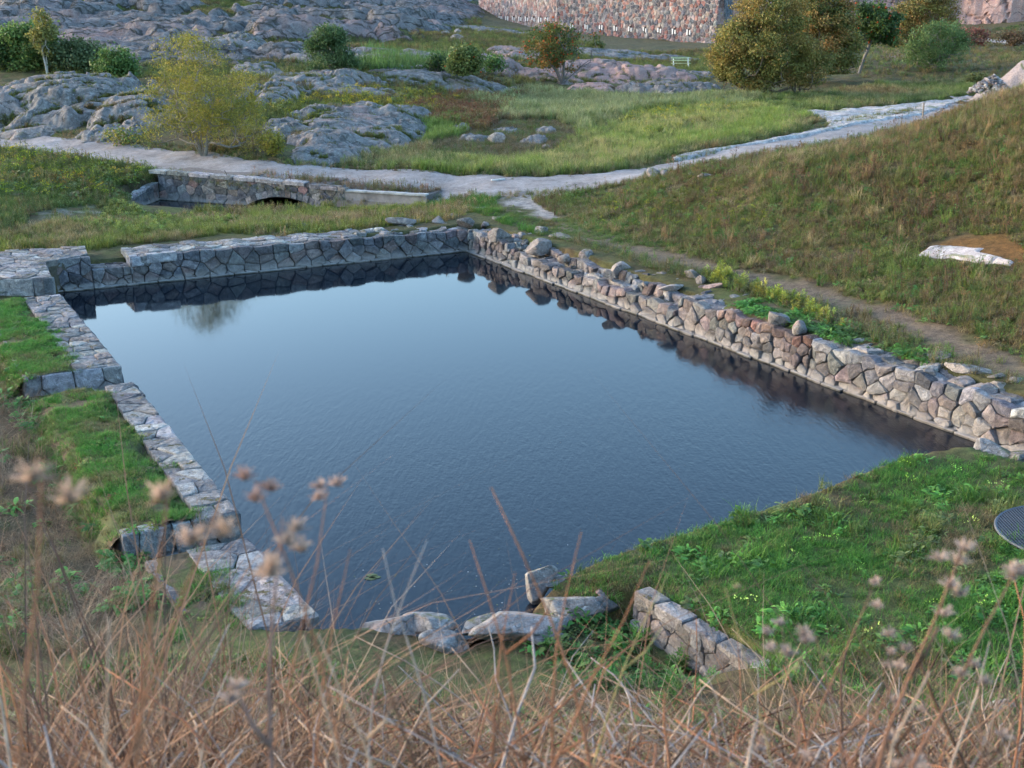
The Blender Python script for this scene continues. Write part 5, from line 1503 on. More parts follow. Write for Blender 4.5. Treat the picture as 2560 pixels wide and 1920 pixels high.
tree('bush', 'small dark green bush by reddish rocks, left of the yellow green one', 'bush', l, [(0, 0, 18 * k, 28 * k, 24 * k, 18 * k)], 50, 1900, .13, DKGR, 5, seed=14, sig=.22, group=GB)
l, k = tpos(1066, 156, 88)
tree('bush', 'small green bush between the yellow green bush and the berry tree', 'bush', l, [(0, 0, 15 * k, 22 * k, 20 * k, 15 * k)], 40, 1500, .13, GREEN, 5, seed=15, sig=.2, group=GB)
l, k = tpos(1215, 182)
tree('rowan_tree', 'spreading berry tree with orange berries and bare grey twigs, in front of the fort', 'tree', l, [(-30 * k, 0, 72 * k, 50 * k, 45 * k, 45 * k), (28 * k, 0, 68 * k, 50 * k, 40 * k, 42 * k), (0, 0, 100 * k, 45 * k, 35 * k, 20 * k)], 190, 6200, .14, [(.075, .11, .03), (.10, .12, .03), (.14, .12, .03), (.06, .085, .025), (.2, .11, .03)], 10, (.17, .15, .14), .24, 16, .013, bare=.85, berries=190, group=GB, stemtilt=.55)
l, k = tpos(1292, 108, 130)
tree('bush', 'small round green bush at the foot of the fort', 'bush', l, [(0, 0, 9 * k, 20 * k, 14 * k, 10 * k)], 30, 1200, .16, [(.12, .13, .035), (.10, .12, .04)], 4, seed=17, sig=.2, group=GB)
l, k = tpos(1640, 208)
tree('autumn_bush', 'front half of the huge bush turning brown and orange, right of the fort', 'bush', l, [(0, 0, 88 * k, 98 * k, 80 * k, 88 * k), (-30 * k, 0, 60 * k, 72 * k, 60 * k, 60 * k), (20 * k, 0, 150 * k, 84 * k, 55 * k, 66 * k), (85 * k, 0, 60 * k, 55 * k, 50 * k, 60 * k)], 520, 64000, .115, AUT, 9, (.15, .12, .09), .30, 18, .014, group='bushes in autumn colour', rmin=.55)
l, k = tpos(1765, 160, 92)
tree('autumn_bush', 'taller orange brown rear bush grown together with the huge front one', 'bush', l, [(0, 0, 75 * k, 80 * k, 65 * k, 88 * k), (-10 * k, 0, 150 * k, 74 * k, 50 * k, 64 * k), (38 * k, 0, 42 * k, 46 * k, 40 * k, 50 * k), (-40 * k, 0, 40 * k, 60 * k, 40 * k, 45 * k)], 460, 52000, .135, AUT + AUT2[:2] + [(.07, .095, .03), (.08, .10, .03)], 8, (.15, .12, .09), .32, 19, .015, group='bushes in autumn colour', rmin=.55)
l, k = tpos(1856, 156, 98)
tree('rowan_tree', 'green leaning tree with red berries between the autumn bushes', 'tree', l, [(28 * k, 0, 92 * k, 48 * k, 38 * k, 34 * k), (10 * k, 0, 118 * k, 34 * k, 30 * k, 18 * k), (-8 * k, 0, 76 * k, 26 * k, 26 * k, 26 * k), (52 * k, 0, 66 * k, 26 * k, 22 * k, 16 * k)], 110, 6500, .19, DKGR + [(.08, .13, .03)], 1, (.15, .14, .13), .26, 20, .015, berries=70, group=GB, trunk=[(6 * k, 0, 22 * k), (14 * k, 0, 45 * k), (20 * k, 0, 64 * k), (28 * k, 0, 84 * k)])
l, k = tpos(1990, 112, 138)
tree('autumn_bush', 'round brownish orange bush behind the green willow at right', 'bush', l, [(0, 0, 62 * k, 62 * k, 50 * k, 58 * k), (-20 * k, 0, 40 * k, 50 * k, 40 * k, 40 * k)], 300, 24000, .19, AUT2 + AUT[:2], 7, (.15, .12, .09), .45, 21, .02, group='bushes in autumn colour', rmin=.5)
l, k = tpos(2020, 160, 100)
tree('willow_bush', 'fresh green willow bush with ragged top at right', 'bush', l, [(0, 0, 44 * k, 68 * k, 50 * k, 40 * k), (10 * k, 0, 70 * k, 52 * k, 40 * k, 34 * k), (-30 * k, 0, 60 * k, 30 * k, 30 * k, 30 * k)], 240, 13500, .17, [(.11, .17, .055), (.085, .14, .045), (.14, .20, .07), (.07, .115, .035)], 8, (.2, .18, .14), .28, 22, .013, group=GB, upleaf=.6)
l, k = tpos(2098, 100, 128)
tree('red_bush', 'small red leaved bush behind the willow bush', 'bush', l, [(0, 0, 18 * k, 34 * k, 22 * k, 18 * k)], 60, 2200, .17, [(.20, .06, .045), (.15, .07, .04), (.24, .10, .07)], 5, seed=23, sig=.25, group='bushes in autumn colour')
l, k = tpos(1930, 158, 108)
tree('bare_bush', 'leafless grey bush between the leaning tree and the willow', 'bush', l, [(0, 0, 24 * k, 36 * k, 24 * k, 24 * k)], 110, 700, .12, [(.12, .12, .04), (.16, .1, .05)], 8, (.24, .2, .19), .2, 24, .016, group=GB, stemtilt=.6)
l, k = tpos(2110, 178, 80)
tree('bush', 'low olive bush at the edge of the rubble heap', 'bush', l, [(0, 0, 7 * k, 26 * k, 16 * k, 9 * k)], 30, 1500, .10, [(.12, .13, .04), (.16, .15, .05)], 4, seed=25, sig=.15, group=GB)
l, k = tpos(2188, 100, 120)
tree('bush', 'low brown bush above the far path at the right edge', 'bush', l, [(0, 0, 14 * k, 44 * k, 22 * k, 14 * k)], 60, 2200, .15, [(.13, .08, .045), (.1, .085, .04)], 6, seed=26, sig=.25, group=GB)
# ------------------------------------------------------------------ tufts to scatter
def src_mesh(name, V, F, C, mat='blade'):
    me = bpy.data.meshes.new(name); me.from_pydata(V, [], F)
    a = me.color_attributes.new('col', 'FLOAT_COLOR', 'POINT')
    c = np.ones((len(V), 4), np.float32); c[:, :3] = np.array(C, np.float32); a.data.foreach_set('color', c.ravel())
    me.materials.append(M[mat]); me.update()
    return bpy.data.objects.new(name, me)
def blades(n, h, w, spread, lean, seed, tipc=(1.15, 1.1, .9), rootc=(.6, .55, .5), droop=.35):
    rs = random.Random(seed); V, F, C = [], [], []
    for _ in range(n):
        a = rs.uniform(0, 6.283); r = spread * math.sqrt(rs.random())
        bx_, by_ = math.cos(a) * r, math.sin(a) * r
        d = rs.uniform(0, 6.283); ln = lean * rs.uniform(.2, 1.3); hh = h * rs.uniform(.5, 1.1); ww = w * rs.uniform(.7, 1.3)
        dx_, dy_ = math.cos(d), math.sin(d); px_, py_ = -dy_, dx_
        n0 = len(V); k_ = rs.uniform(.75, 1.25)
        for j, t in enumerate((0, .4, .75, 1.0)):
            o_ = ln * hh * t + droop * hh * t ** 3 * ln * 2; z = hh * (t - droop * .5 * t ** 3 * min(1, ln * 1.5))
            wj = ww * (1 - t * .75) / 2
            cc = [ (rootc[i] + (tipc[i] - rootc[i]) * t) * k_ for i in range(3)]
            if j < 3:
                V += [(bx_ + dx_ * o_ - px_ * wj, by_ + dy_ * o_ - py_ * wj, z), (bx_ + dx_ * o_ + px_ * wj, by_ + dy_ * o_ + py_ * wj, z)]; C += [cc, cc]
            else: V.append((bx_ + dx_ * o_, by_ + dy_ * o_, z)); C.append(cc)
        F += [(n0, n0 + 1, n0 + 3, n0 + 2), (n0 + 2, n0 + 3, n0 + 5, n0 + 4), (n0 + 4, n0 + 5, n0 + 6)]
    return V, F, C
def leafy(n, size, h, spread, seed, wr=.35):
    """clump of broad lobed leaves"""
    rs = random.Random(seed); V, F, C = [], [], []
    for _ in range(n):
        a = rs.uniform(0, 6.283); r = spread * math.sqrt(rs.random()); z = h * rs.uniform(.1, 1) * (1 - .5 * r / spread)
        d = a + rs.uniform(-1, 1); s = size * rs.uniform(.6, 1.3); up = rs.uniform(-.1, .8)
        c, q = math.cos(d), math.sin(d); x, y = math.cos(a) * r, math.sin(a) * r
        n0 = len(V); k_ = rs.uniform(.6, 1.35)
        for t, w in ((0, .15), (.35, 1), (.7, .8), (1, 0)):
            zz = z + s * up * t - s * .45 * t * t; o_ = s * t
            if w: V += [(x + c * o_ + q * s * wr * w / 2, y + q * o_ - c * s * wr * w / 2, zz + .1 * s), (x + c * o_ - q * s * wr * w / 2, y + q * o_ + c * s * wr * w / 2, zz)]; C += [(k_, k_, k_)] * 2
            else: V.append((x + c * o_, y + q * o_, zz)); C.append((k_ * 1.1, k_ * 1.1, k_))
        F += [(n0, n0 + 1, n0 + 3, n0 + 2), (n0 + 2, n0 + 3, n0 + 5, n0 + 4), (n0 + 4, n0 + 5, n0 + 6)]
    return V, F, C
def herb(nstem, h, leaves, lsize, spread, seed, headc=None, nhead=8, hsz=.012, stemw=.006, stemc=(.7, .6, .45)):
    """upright stems with small leaves and, if wanted, coloured heads"""
    rs = random.Random(seed); V, F, C = [], [], []
    for _ in range(nstem):
        a = rs.uniform(0, 6.283); r = spread * math.sqrt(rs.random()); x, y = math.cos(a) * r, math.sin(a) * r
        hh = h * rs.uniform(.55, 1.1); d = rs.uniform(0, 6.283); ln = rs.uniform(0, .35)
        tx, ty = x + math.cos(d) * ln * hh, y + math.sin(d) * ln * hh
        n0 = len(V); px_, py_ = -math.sin(d) * stemw, math.cos(d) * stemw
        V += [(x - px_, y - py_, 0), (x + px_, y + py_, 0), (tx + px_ * .5, ty + py_ * .5, hh), (tx - px_ * .5, ty - py_ * .5, hh)]; C += [stemc] * 4
        F.append((n0, n0 + 1, n0 + 2, n0 + 3))
        for j in range(leaves):
            t = rs.uniform(.1, .95); e = rs.uniform(0, 6.283); s = lsize * rs.uniform(.6, 1.3) * (1.2 - .6 * t)
            cx, cy, cz = x + (tx - x) * t, y + (ty - y) * t, hh * t
            c, q = math.cos(e), math.sin(e); u = rs.uniform(-.2, .9); k_ = rs.uniform(.6, 1.3); n0 = len(V)
            V += [(cx, cy, cz), (cx + c * s * .5 - q * s * .2, cy + q * s * .5 + c * s * .2, cz + u * s * .5), (cx + c * s, cy + q * s, cz + u * s), (cx + c * s * .5 + q * s * .2, cy + q * s * .5 - c * s * .2, cz + u * s * .5)]
            C += [(k_, k_, k_)] * 4; F.append((n0, n0 + 1, n0 + 2, n0 + 3))
        if headc:
            for j in range(nhead):
                cx, cy, cz = tx + rs.gauss(0, .03), ty + rs.gauss(0, .03), hh + rs.gauss(0, .02); n0 = len(V); s = hsz * rs.uniform(.6, 1.4)
                V += [(cx - s, cy, cz - s), (cx + s, cy, cz - s), (cx + s * .3, cy - s, cz + s), (cx, cy + s, cz)]; C += [headc] * 4
                F += [(n0, n0 + 1, n0 + 2), (n0 + 1, n0 + 3, n0 + 2), (n0 + 3, n0, n0 + 2)]
    return V, F, C
def mk(name, fn, n=3, **k):
    return [src_mesh(name, *fn(seed=17 * i + len(name), **k)) for i in range(n)]
SRC = dict(
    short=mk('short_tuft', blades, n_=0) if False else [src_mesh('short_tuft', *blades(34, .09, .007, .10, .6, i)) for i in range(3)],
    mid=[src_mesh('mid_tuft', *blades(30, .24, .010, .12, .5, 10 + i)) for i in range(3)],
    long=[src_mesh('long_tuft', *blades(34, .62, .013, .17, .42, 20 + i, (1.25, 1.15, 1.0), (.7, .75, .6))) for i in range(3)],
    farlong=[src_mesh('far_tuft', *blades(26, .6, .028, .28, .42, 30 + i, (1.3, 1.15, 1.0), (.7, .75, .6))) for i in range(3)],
    leafy=[src_mesh('leafy_clump', *leafy(30, .10, .10, .13, 40 + i)) for i in range(3)],
    broad=[src_mesh('broad_clump', *leafy(26, .16, .22, .20, 50 + i, .4)) for i in range(3)],
    herb=[src_mesh('herb', *herb(7, .26, 11, .05, .14, 60 + i)) for i in range(4)],
    dock=[src_mesh('brown_herb', *herb(5, .42, 16, .04, .14, 70 + i, (1.1, .85, .75), 5, .012)) for i in range(3)],
    fern=[src_mesh('fern', *herb(6, .42, 26, .11, .14, 80 + i)) for i in range(3)],
    flower=[src_mesh('flower_herb', *herb(6, .34, 9, .05, .14, 90 + i, (2.6, 2.0, .30), 4, .012)) for i in range(3)],
    wflower=[src_mesh('white_flower_herb', *herb(5, .2, 8, .04, .12, 95 + i, (5, 4.6, 4.0), 3, .012)) for i in range(2)],
    farherb=[src_mesh('far_herb', *herb(8, .34, 9, .12, .30, 100 + i, stemw=.012)) for i in range(3)],
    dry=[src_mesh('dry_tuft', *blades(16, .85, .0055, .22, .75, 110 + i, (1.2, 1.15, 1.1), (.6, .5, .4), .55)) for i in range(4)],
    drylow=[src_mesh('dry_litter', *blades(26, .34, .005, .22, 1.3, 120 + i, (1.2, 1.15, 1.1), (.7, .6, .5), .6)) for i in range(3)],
)
def scatter(name, poly, dens, kinds, scl, tint, z=None, mask=None, avoid=True, seed=1, lean=.12, maxn=60000, plan=False, pts=None):
    rs = np.random.default_rng(seed)
    if pts is not None: poly, plan, dens = [(0, 0), (1, 0), (1, 1)], True, 0
    poly = np.array(poly) if plan else gpoly(poly)
    lo, hi = poly.min(0), poly.max(0)
    n = min(int(dens * (hi[0] - lo[0]) * (hi[1] - lo[1])), 900000)
    X = rs.uniform(lo[0], hi[0], n); Y = rs.uniform(lo[1], hi[1], n)
    k = inside(poly, X, Y); X, Y = X[k], Y[k]
    if mask is not None:
        k = rs.random(len(X)) < mask(X, Y); X, Y = X[k], Y[k]
    if avoid:
        k = (segdist(PATH, X, Y, False) > PATHW - .05) & (sdf(PIT, X, Y) > .12) & (sdf(CH, X, Y) > .1)
        for (cx, cy, a, b, rot) in OUT:
            u = (X - cx) * math.cos(rot) + (Y - cy) * math.sin(rot); v = -(X - cx) * math.sin(rot) + (Y - cy) * math.cos(rot)
            k &= np.hypot(u / a, v / b) > .86
        X, Y = X[k], Y[k]
    if z is None:
        Z, rk, _ = land(X, Y); k = rk < .35; X, Y, Z = X[k], Y[k], Z[k]
    else: Z = z(X, Y)
    if pts is not None: X, Y, Z = pts[:, 0], pts[:, 1], pts[:, 2]
    n = len(X)
    if n > maxn:
        k = rs.permutation(n)[:maxn]; X, Y, Z = X[k], Y[k], Z[k]; n = maxn
    if n == 0: return
    srcs = [o for kd in kinds for o in SRC[kd]]
    me = bpy.data.meshes.new(name); me.vertices.add(n)
    me.vertices.foreach_set('co', np.stack([X, Y, Z - .01], -1).astype(np.float32).ravel())
    a = me.attributes.new('rot', 'FLOAT_VECTOR', 'POINT')
    a.data.foreach_set('vector', np.stack([rs.normal(0, lean, n), rs.normal(0, lean, n), rs.uniform(0, 6.283, n)], -1).astype(np.float32).ravel())
    a = me.attributes.new('scl', 'FLOAT', 'POINT'); a.data.foreach_set('value', rs.uniform(scl[0], scl[1], n).astype(np.float32))
    a = me.attributes.new('idx', 'INT', 'POINT'); a.data.foreach_set('value', rs.integers(0, len(srcs), n).astype(np.int32))
    a = me.attributes.new('tint', 'FLOAT_COLOR', 'POINT')
    c = np.ones((n, 4), np.float32); c[:, :3] = tint(X, Y, rs) * rs.uniform(.9, 1.65, (n, 1)); a.data.foreach_set('color', c.ravel())
    me.update()
    o = bpy.data.objects.new(name, me); COL.objects.link(o)
    ng = bpy.data.node_groups.new(name, 'GeometryNodeTree')
    ng.interface.new_socket('Geometry', in_out='INPUT', socket_type='NodeSocketGeometry'); ng.interface.new_socket('Geometry', in_out='OUTPUT', socket_type='NodeSocketGeometry')
    N, L = ng.nodes, ng.links
    gi, go = N.new('NodeGroupInput'), N.new('NodeGroupOutput')
    ip = N.new('GeometryNodeInstanceOnPoints'); g2 = N.new('GeometryNodeGeometryToInstance')
    for s in reversed(srcs):
        oi = N.new('GeometryNodeObjectInfo'); oi.inputs['Object'].default_value = s; oi.inputs['As Instance'].default_value = False
        L.new(oi.outputs['Geometry'], g2.inputs[0])
    L.new(gi.outputs[0], ip.inputs['Points']); L.new(g2.outputs[0], ip.inputs['Instance'])
    ip.inputs['Pick Instance'].default_value = True
    def na(nm, typ):
        q = N.new('GeometryNodeInputNamedAttribute'); q.data_type = typ; q.inputs['Name'].default_value = nm
        return [s for s in q.outputs if s.enabled and s.name == 'Attribute'][0]
    L.new(na('idx', 'INT'), ip.inputs['Instance Index']); L.new(na('rot', 'FLOAT_VECTOR'), ip.inputs['Rotation']); L.new(na('scl', 'FLOAT'), ip.inputs['Scale'])
    L.new(ip.outputs[0], go.inputs[0])
    md = o.modifiers.new('scatter', 'NODES'); md.node_group = ng
    tag(o, kind='stuff')
    return o
def tints(pals, scale=1.5, seed=5, amt=1.0):
    """patches of several colours that follow noise in plan"""
    pals = np.array(pals, float)
    def f(X, Y, rs):
        n = fbm(X / scale, Y / scale, seed, 3) * 1.3 + rs.normal(0, .35 * amt, len(X))
        k = np.clip(((n + 1) / 2 * len(pals)).astype(int), 0, len(pals) - 1)
        return pals[k]
    return f
def patchy(scale, lo, hi, seed=3):
    return lambda X, Y: sstep(lo, hi, fbm(X / scale, Y / scale, seed, 3))

LG = [(.055, .16, .026), (.07, .21, .035), (.055, .14, .026), (.09, .24, .045), (.10, .18, .04)]
# lawn on the right bank
scatter('lawn_grass', Z_LAWN, 130, ['short'], (.6, 1.3), tints(LG + [(.15, .14, .07), (.19, .15, .09)]), mask=lambda X, Y: .3 + .7 * patchy(.9, -.6, .35, 3)(X, Y), seed=2)
scatter('lawn_weeds', Z_LAWN, 45, ['leafy', 'mid'], (.6, 1.25), tints([(.065, .17, .03), (.085, .21, .035), (.07, .14, .03), (.12, .15, .05)]), mask=patchy(.7, -.1, .4, 4), seed=3)
scatter('lawn_flowers', Z_LAWN, 1.2, ['wflower', 'herb'], (.5, .9), tints([(.08, .15, .03), (.10, .14, .04)]), seed=4)
# turf on the walls
for i, (pl, zf) in enumerate(CAPS):
    zz = zf
    scatter('wall_grass', pl, 260, ['short'], (.5, 1.25), tints([(.06, .20, .033), (.085, .23, .04), (.10, .17, .045), (.18, .17, .08)], .7), z=zz, mask=patchy(.6, -.7 if i < 2 else -.1, .1 if i < 2 else .5, 8 + i), avoid=False, seed=20 + i, plan=True)
    scatter('wall_weeds', pl, 30, ['leafy'], (.4, .8), tints([(.07, .17, .03), (.12, .16, .03)] if i != 1 else [(.06, .17, .03), (.14, .16, .035), (.22, .08, .04)], .8), z=zz, mask=patchy(.6, 0, .4, 12 + i), avoid=False, seed=24 + i, plan=True)
scatter('wall_grass', CAPR, 150, ['leafy', 'short'], (.6, 1.2), tints([(.06, .17, .03), (.08, .20, .035), (.07, .13, .03)]), z=lambda X, Y: np.full(X.shape, .89), mask=patchy(.8, -.4, .3, 17), avoid=False, seed=31, plan=True)
scatter('yellow_ferns', [(1518, 602), (1560, 590), (1700, 640), (1830, 705), (1850, 722), (1760, 700), (1640, 640), (1545, 618)], 22, ['fern'], (.5, .95), tints([(.28, .30, .04), (.20, .26, .045), (.32, .30, .06)]), seed=32, avoid=False)
# right-hand slope
HB = [(.12, .18, .045), (.15, .20, .055), (.16, .14, .065), (.16, .12, .07), (.14, .17, .05), (.24, .20, .11), (.12, .175, .045)]
nopatch = lambda X, Y: (segdist(TRAIL, X, Y, False) > .35) * (sdf(gpoly([(1975, 560), (2060, 520), (2240, 530), (2240, 590), (2080, 578)]), X, Y) > 0)
_slabp = gpoly([(1962, 556), (1998, 525), (2060, 508), (2170, 505), (2230, 540), (2205, 580), (2140, 578), (2070, 574)])
_slabc = _slabp.mean(0)
def hillmask(X, Y):
    t = segdist(TRAIL, X, Y, False)
    return sstep(.2, 1.1, t + .4 * fbm(X / .7, Y / .7, 9, 3)) * (sdf(_slabp, X, Y) > -.05) * sstep(-.9, .2, fbm(X / 1.5, Y / 1.5, 19, 3))
scatter('slope_herbs', Z_HILL, 42, ['herb', 'mid', 'herb'], (.5, 1.05), tints(HB, 2.6, 6, .45), mask=hillmask, seed=41, maxn=50000)
scatter('slope_turf', Z_HILL, 60, ['short'], (.8, 1.7), tints(HB[:2] + HB[4:] + [(.14, .11, .06)], 1.8, 7), mask=hillmask, seed=42, maxn=60000)
scatter('slope_weeds', Z_HILL, 5, ['dock', 'leafy'], (.6, 1.2), tints([(.15, .10, .06), (.14, .11, .055), (.09, .16, .04)], 3, 9), mask=hillmask, seed=43)
Z_TOPHILL = [(1560, 372), (1700, 342), (1900, 298), (2000, 268), (2100, 236), (2212, 185), (2330, 150), (2300, 420), (2100, 400), (1850, 400), (1600, 410)]
scatter('slope_dry_grass', Z_TOPHILL, 9, ['long', 'dry'], (.5, .85), tints([(.30, .24, .15), (.20, .17, .09), (.22, .15, .09), (.12, .13, .05)], 2.5, 10), seed=44)
scatter('slope_tussocks', Z_HILL, .9, ['long', 'mid'], (.5, .95), tints([(.30, .25, .15), (.11, .17, .04), (.16, .10, .06), (.24, .20, .11)], 2.5, 19, .8), mask=hillmask, seed=47)
scatter('slope_dark_herbs', Z_HILL, 5, ['dock', 'herb'], (.9, 1.5), tints([(.10, .07, .045), (.13, .085, .055), (.09, .12, .035)], 2, 20), mask=lambda X, Y: hillmask(X, Y) * patchy(1.6, .1, .45, 29)(X, Y), seed=48)
scatter('slope_green_weeds', Z_HILL, 12, ['leafy', 'herb'], (.7, 1.2), tints([(.07, .17, .035), (.10, .19, .045)], 2, 21), mask=lambda X, Y: hillmask(X, Y) * patchy(1.3, .1, .45, 39)(X, Y), seed=49)
scatter('slope_flowers', [(1240, 430), (1400, 395), (1500, 400), (1700, 480), (1500, 500), (1300, 490)], 4, ['flower'], (.5, .8), tints([(.08, .12, .03)]), seed=45)
# green run between the corner and the path
Z_CORNER = [(905, 405), (1000, 398), (1085, 410), (1090, 470), (1160, 500), (1180, 515), (1080, 480), (1000, 450), (930, 450)]
scatter('corner_grass', Z_CORNER, 90, ['short', 'mid'], (.6, 1.2), tints([(.06, .16, .03), (.08, .18, .035), (.12, .15, .05)]), mask=lambda X, Y: patchy(1, -.6, .2)(X, Y) * sstep(.1, 1.0, sdf(SPUR, X, Y)), seed=50)
scatter('corner_grass', [(1070, 400), (1280, 400), (1450, 470), (1600, 560), (1400, 535), (1180, 505), (1100, 470)], 60, ['short'], (.7, 1.3), tints([(.08, .15, .035), (.11, .16, .05), (.14, .12, .05)]), mask=lambda X, Y: sstep(.1, 1.2, sdf(SPUR, X, Y) + 1.3 * fbm(X / .9, Y / .9, 4, 3)), seed=51)
# strip behind the far wall and the left field
Z_STRIP = [(0, 500), (200, 480), (330, 480), (520, 478), (740, 455), (925, 440), (900, 458), (800, 472), (700, 484), (600, 496), (432, 514), (262, 532), (190, 545), (0, 545)]
YG = [(.14, .18, .04), (.19, .21, .05), (.10, .15, .035), (.22, .18, .09)]
scatter('strip_grass', Z_STRIP, 75, ['short', 'mid'], (.8, 1.5), tints(YG + [(.28, .22, .12)], 1.6, 3), mask=patchy(1.1, -.9, .1), seed=52)
scatter('channel_grass', [(520, 462), (640, 458), (920, 440), (920, 452), (740, 468), (560, 480)], 40, ['long', 'mid'], (.35, .75), tints([(.16, .20, .05), (.21, .23, .06)]), seed=53, avoid=True)
scatter('strip_grass', wallquad(BP0, BT, BN, AS0 + .3, BL + 3, .5, 9), 55, ['short', 'mid', 'herb', 'short'], (.7, 1.35), tints(YG + [(.28, .22, .12), (.18, .13, .08)], 1.3, 63), mask=lambda X, Y: sstep(1.05, 1.25, sdf(PIT, X, Y)) * (.35 + .65 * patchy(1.1, -.5, .2, 9)(X, Y)), seed=97, plan=True)
scatter('channel_weeds', [(260, 440), (330, 470), (400, 478), (520, 482), (450, 500), (300, 515), (200, 500), (230, 450)], 34, ['fern', 'broad', 'mid'], (.5, 1.0), tints([(.14, .20, .04), (.20, .23, .05), (.09, .16, .035)]), seed=54, avoid=True)
Z_FIELD = [(-150, 316), (0, 318), (160, 332), (330, 365), (345, 405), (262, 438), (300, 470), (200, 510), (0, 520), (-150, 520)]
FG = [(.085, .14, .035), (.11, .17, .045), (.07, .11, .03), (.16, .17, .06), (.14, .11, .055), (.10, .16, .04)]
fmask = lambda X, Y: 1 - .85 * sstep(.3, -.3, sdf(gpoly(Z_LEFTPALE), X, Y))
scatter('field_grass', Z_FIELD, 55, ['mid', 'short', 'herb'], (.7, 1.3), tints(FG, 1.5, 11), mask=fmask, seed=55)
scatter('field_weeds', [(-150, 316), (0, 318), (160, 332), (330, 365), (345, 400), (240, 430), (0, 430), (-150, 430)], 16, ['herb', 'flower', 'dock', 'broad'], (.8, 1.5), tints(FG, 1.8, 12), seed=56)
# left gully beside the wall
Z_GUL = [(-250, 640), (0, 640), (60, 760), (105, 860), (170, 960), (225, 1080), (290, 1190), (340, 1330), (250, 1420), (-100, 1420), (-400, 1200)]
scatter('gully_grass', Z_GUL, 60, ['short', 'mid'], (.6, 1.3), tints([(.07, .13, .03), (.13, .12, .05), (.20, .16, .09), (.09, .15, .035)], .9, 13), mask=patchy(.9, -.2, .5, 5), seed=57)
scatter('gully_litter', Z_GUL, 26, ['drylow'], (.4, .9), tints([(.26, .19, .12), (.16, .10, .06), (.32, .25, .18)], .9, 14), seed=58, lean=.3)
scatter('gully_weeds', Z_GUL, 7, ['broad', 'leafy'], (.5, 1.0), tints([(.05, .14, .03), (.07, .18, .035)], .9, 15), mask=patchy(.8, 0, .4, 6), seed=59)
scatter('wallside_weeds', [(100, 870), (150, 960), (205, 1060), (285, 1170), (330, 1300), (280, 1320), (230, 1200), (160, 1060), (80, 920)], 22, ['broad'], (.5, 1.1), tints([(.045, .13, .03), (.06, .17, .035)]), mask=patchy(.8, -.3, .3, 7), seed=60)
# meadow beyond the path
HOL = gpoly([(925, 300), (960, 280), (1080, 258), (1210, 258), (1255, 285), (1240, 315), (1180, 338), (1050, 345), (925, 338)])
STR = gpoly([(1230, 262), (1400, 240), (1560, 222), (1720, 218), (1720, 228), (1560, 236), (1420, 258), (1290, 285), (1220, 290)])
openm = lambda X, Y: sstep(-.3, .5, sdf(HOL, X, Y) + .5 * fbm(X, Y, 4, 3)) * (.25 + .75 * sstep(-.2, .5, sdf(STR, X, Y)))
Z_MEADOW = [(620, 376), (760, 352), (800, 300), (870, 255), (1000, 205), (1150, 190), (1260, 205), (1420, 215), (1530, 208), (1620, 212), (1700, 205), (1900, 185), (2090, 175), (2120, 200), (1960, 222), (1800, 240), (1720, 238), (1780, 262), (1690, 296), (1450, 340), (1300, 378), (1080, 390), (870, 384)]
MG = [(.12, .17, .05), (.15, .20, .055), (.19, .20, .085), (.10, .14, .045), (.24, .21, .11), (.15, .11, .055)]
scatter('meadow_grass', Z_MEADOW, 26, ['farlong', 'farherb', 'farlong'], (.35, .85), tints(MG, 5, 16, .7), mask=lambda X, Y: patchy(3.5, -1.2, -.1, 11)(X, Y) * openm(X, Y), seed=61, maxn=50000)
scatter('meadow_green_grass', [(650, 376), (760, 355), (870, 370), (1000, 352), (1100, 358), (1250, 330), (1400, 250), (1500, 232), (1760, 250), (1700, 285), (1440, 332), (1300, 370), (1080, 386), (870, 381)], 26, ['farlong', 'long'], (.6, 1.0), tints([(.18, .25, .055), (.15, .23, .05), (.23, .26, .08), (.30, .27, .13)], 3, 17), mask=lambda X, Y: sstep(-.5, .2, fbm(X / 2.5, Y / 2.5, 12, 3)) * openm(X, Y), seed=62)
scatter('meadow_pale_grass', [(1000, 215), (1150, 195), (1450, 218), (1650, 212), (1600, 235), (1400, 235), (1250, 285), (1090, 285), (1080, 235)], 12, ['farlong'], (.7, 1.25), tints([(.19, .23, .11), (.22, .24, .13), (.15, .20, .08)], 5, 18), seed=63, mask=openm)
scatter('meadow_green_grass', [(850, 300), (880, 275), (1000, 262), (1020, 275), (1000, 295), (900, 312)], 22, ['farlong', 'long'], (.6, 1.0), tints([(.11, .18, .045), (.14, .20, .05)]), seed=64)
scatter('meadow_brown_herbs', [(870, 232), (1000, 200), (1130, 205), (1080, 255), (1050, 285), (900, 262)], 14, ['dock', 'farherb'], (.8, 1.4), tints([(.15, .08, .05), (.18, .10, .05), (.13, .12, .045)]), seed=65)
scatter('goldenrod', [(1340, 268), (1380, 240), (1560, 225), (1640, 240), (1560, 262), (1400, 300)], 5, ['fern', 'flower', 'fern'], (.8, 1.2), tints([(.16, .19, .04), (.25, .25, .05)]), seed=66)
scatter('verge_grass', [(-100, 278), (0, 284), (200, 300), (330, 322), (620, 356), (760, 362), (900, 383), (640, 372), (330, 340), (200, 325), (0, 302), (-100, 295)], 40, ['mid', 'flower', 'short', 'herb'], (.6, 1.1), tints([(.13, .16, .05), (.20, .18, .09), (.10, .14, .04), (.26, .22, .14)], 2, 18), seed=67)
scatter('verge_grass', [(600, 382), (720, 392), (925, 405), (930, 418), (760, 412), (620, 392)], 40, ['herb', 'dock', 'mid'], (.5, 1.0), tints([(.12, .10, .06), (.16, .09, .07), (.10, .13, .04)]), seed=68, z=lambda X, Y: base(X, Y) - .02)
pth = np.vstack([PATH[2:-2]])
_l, _r = [], []
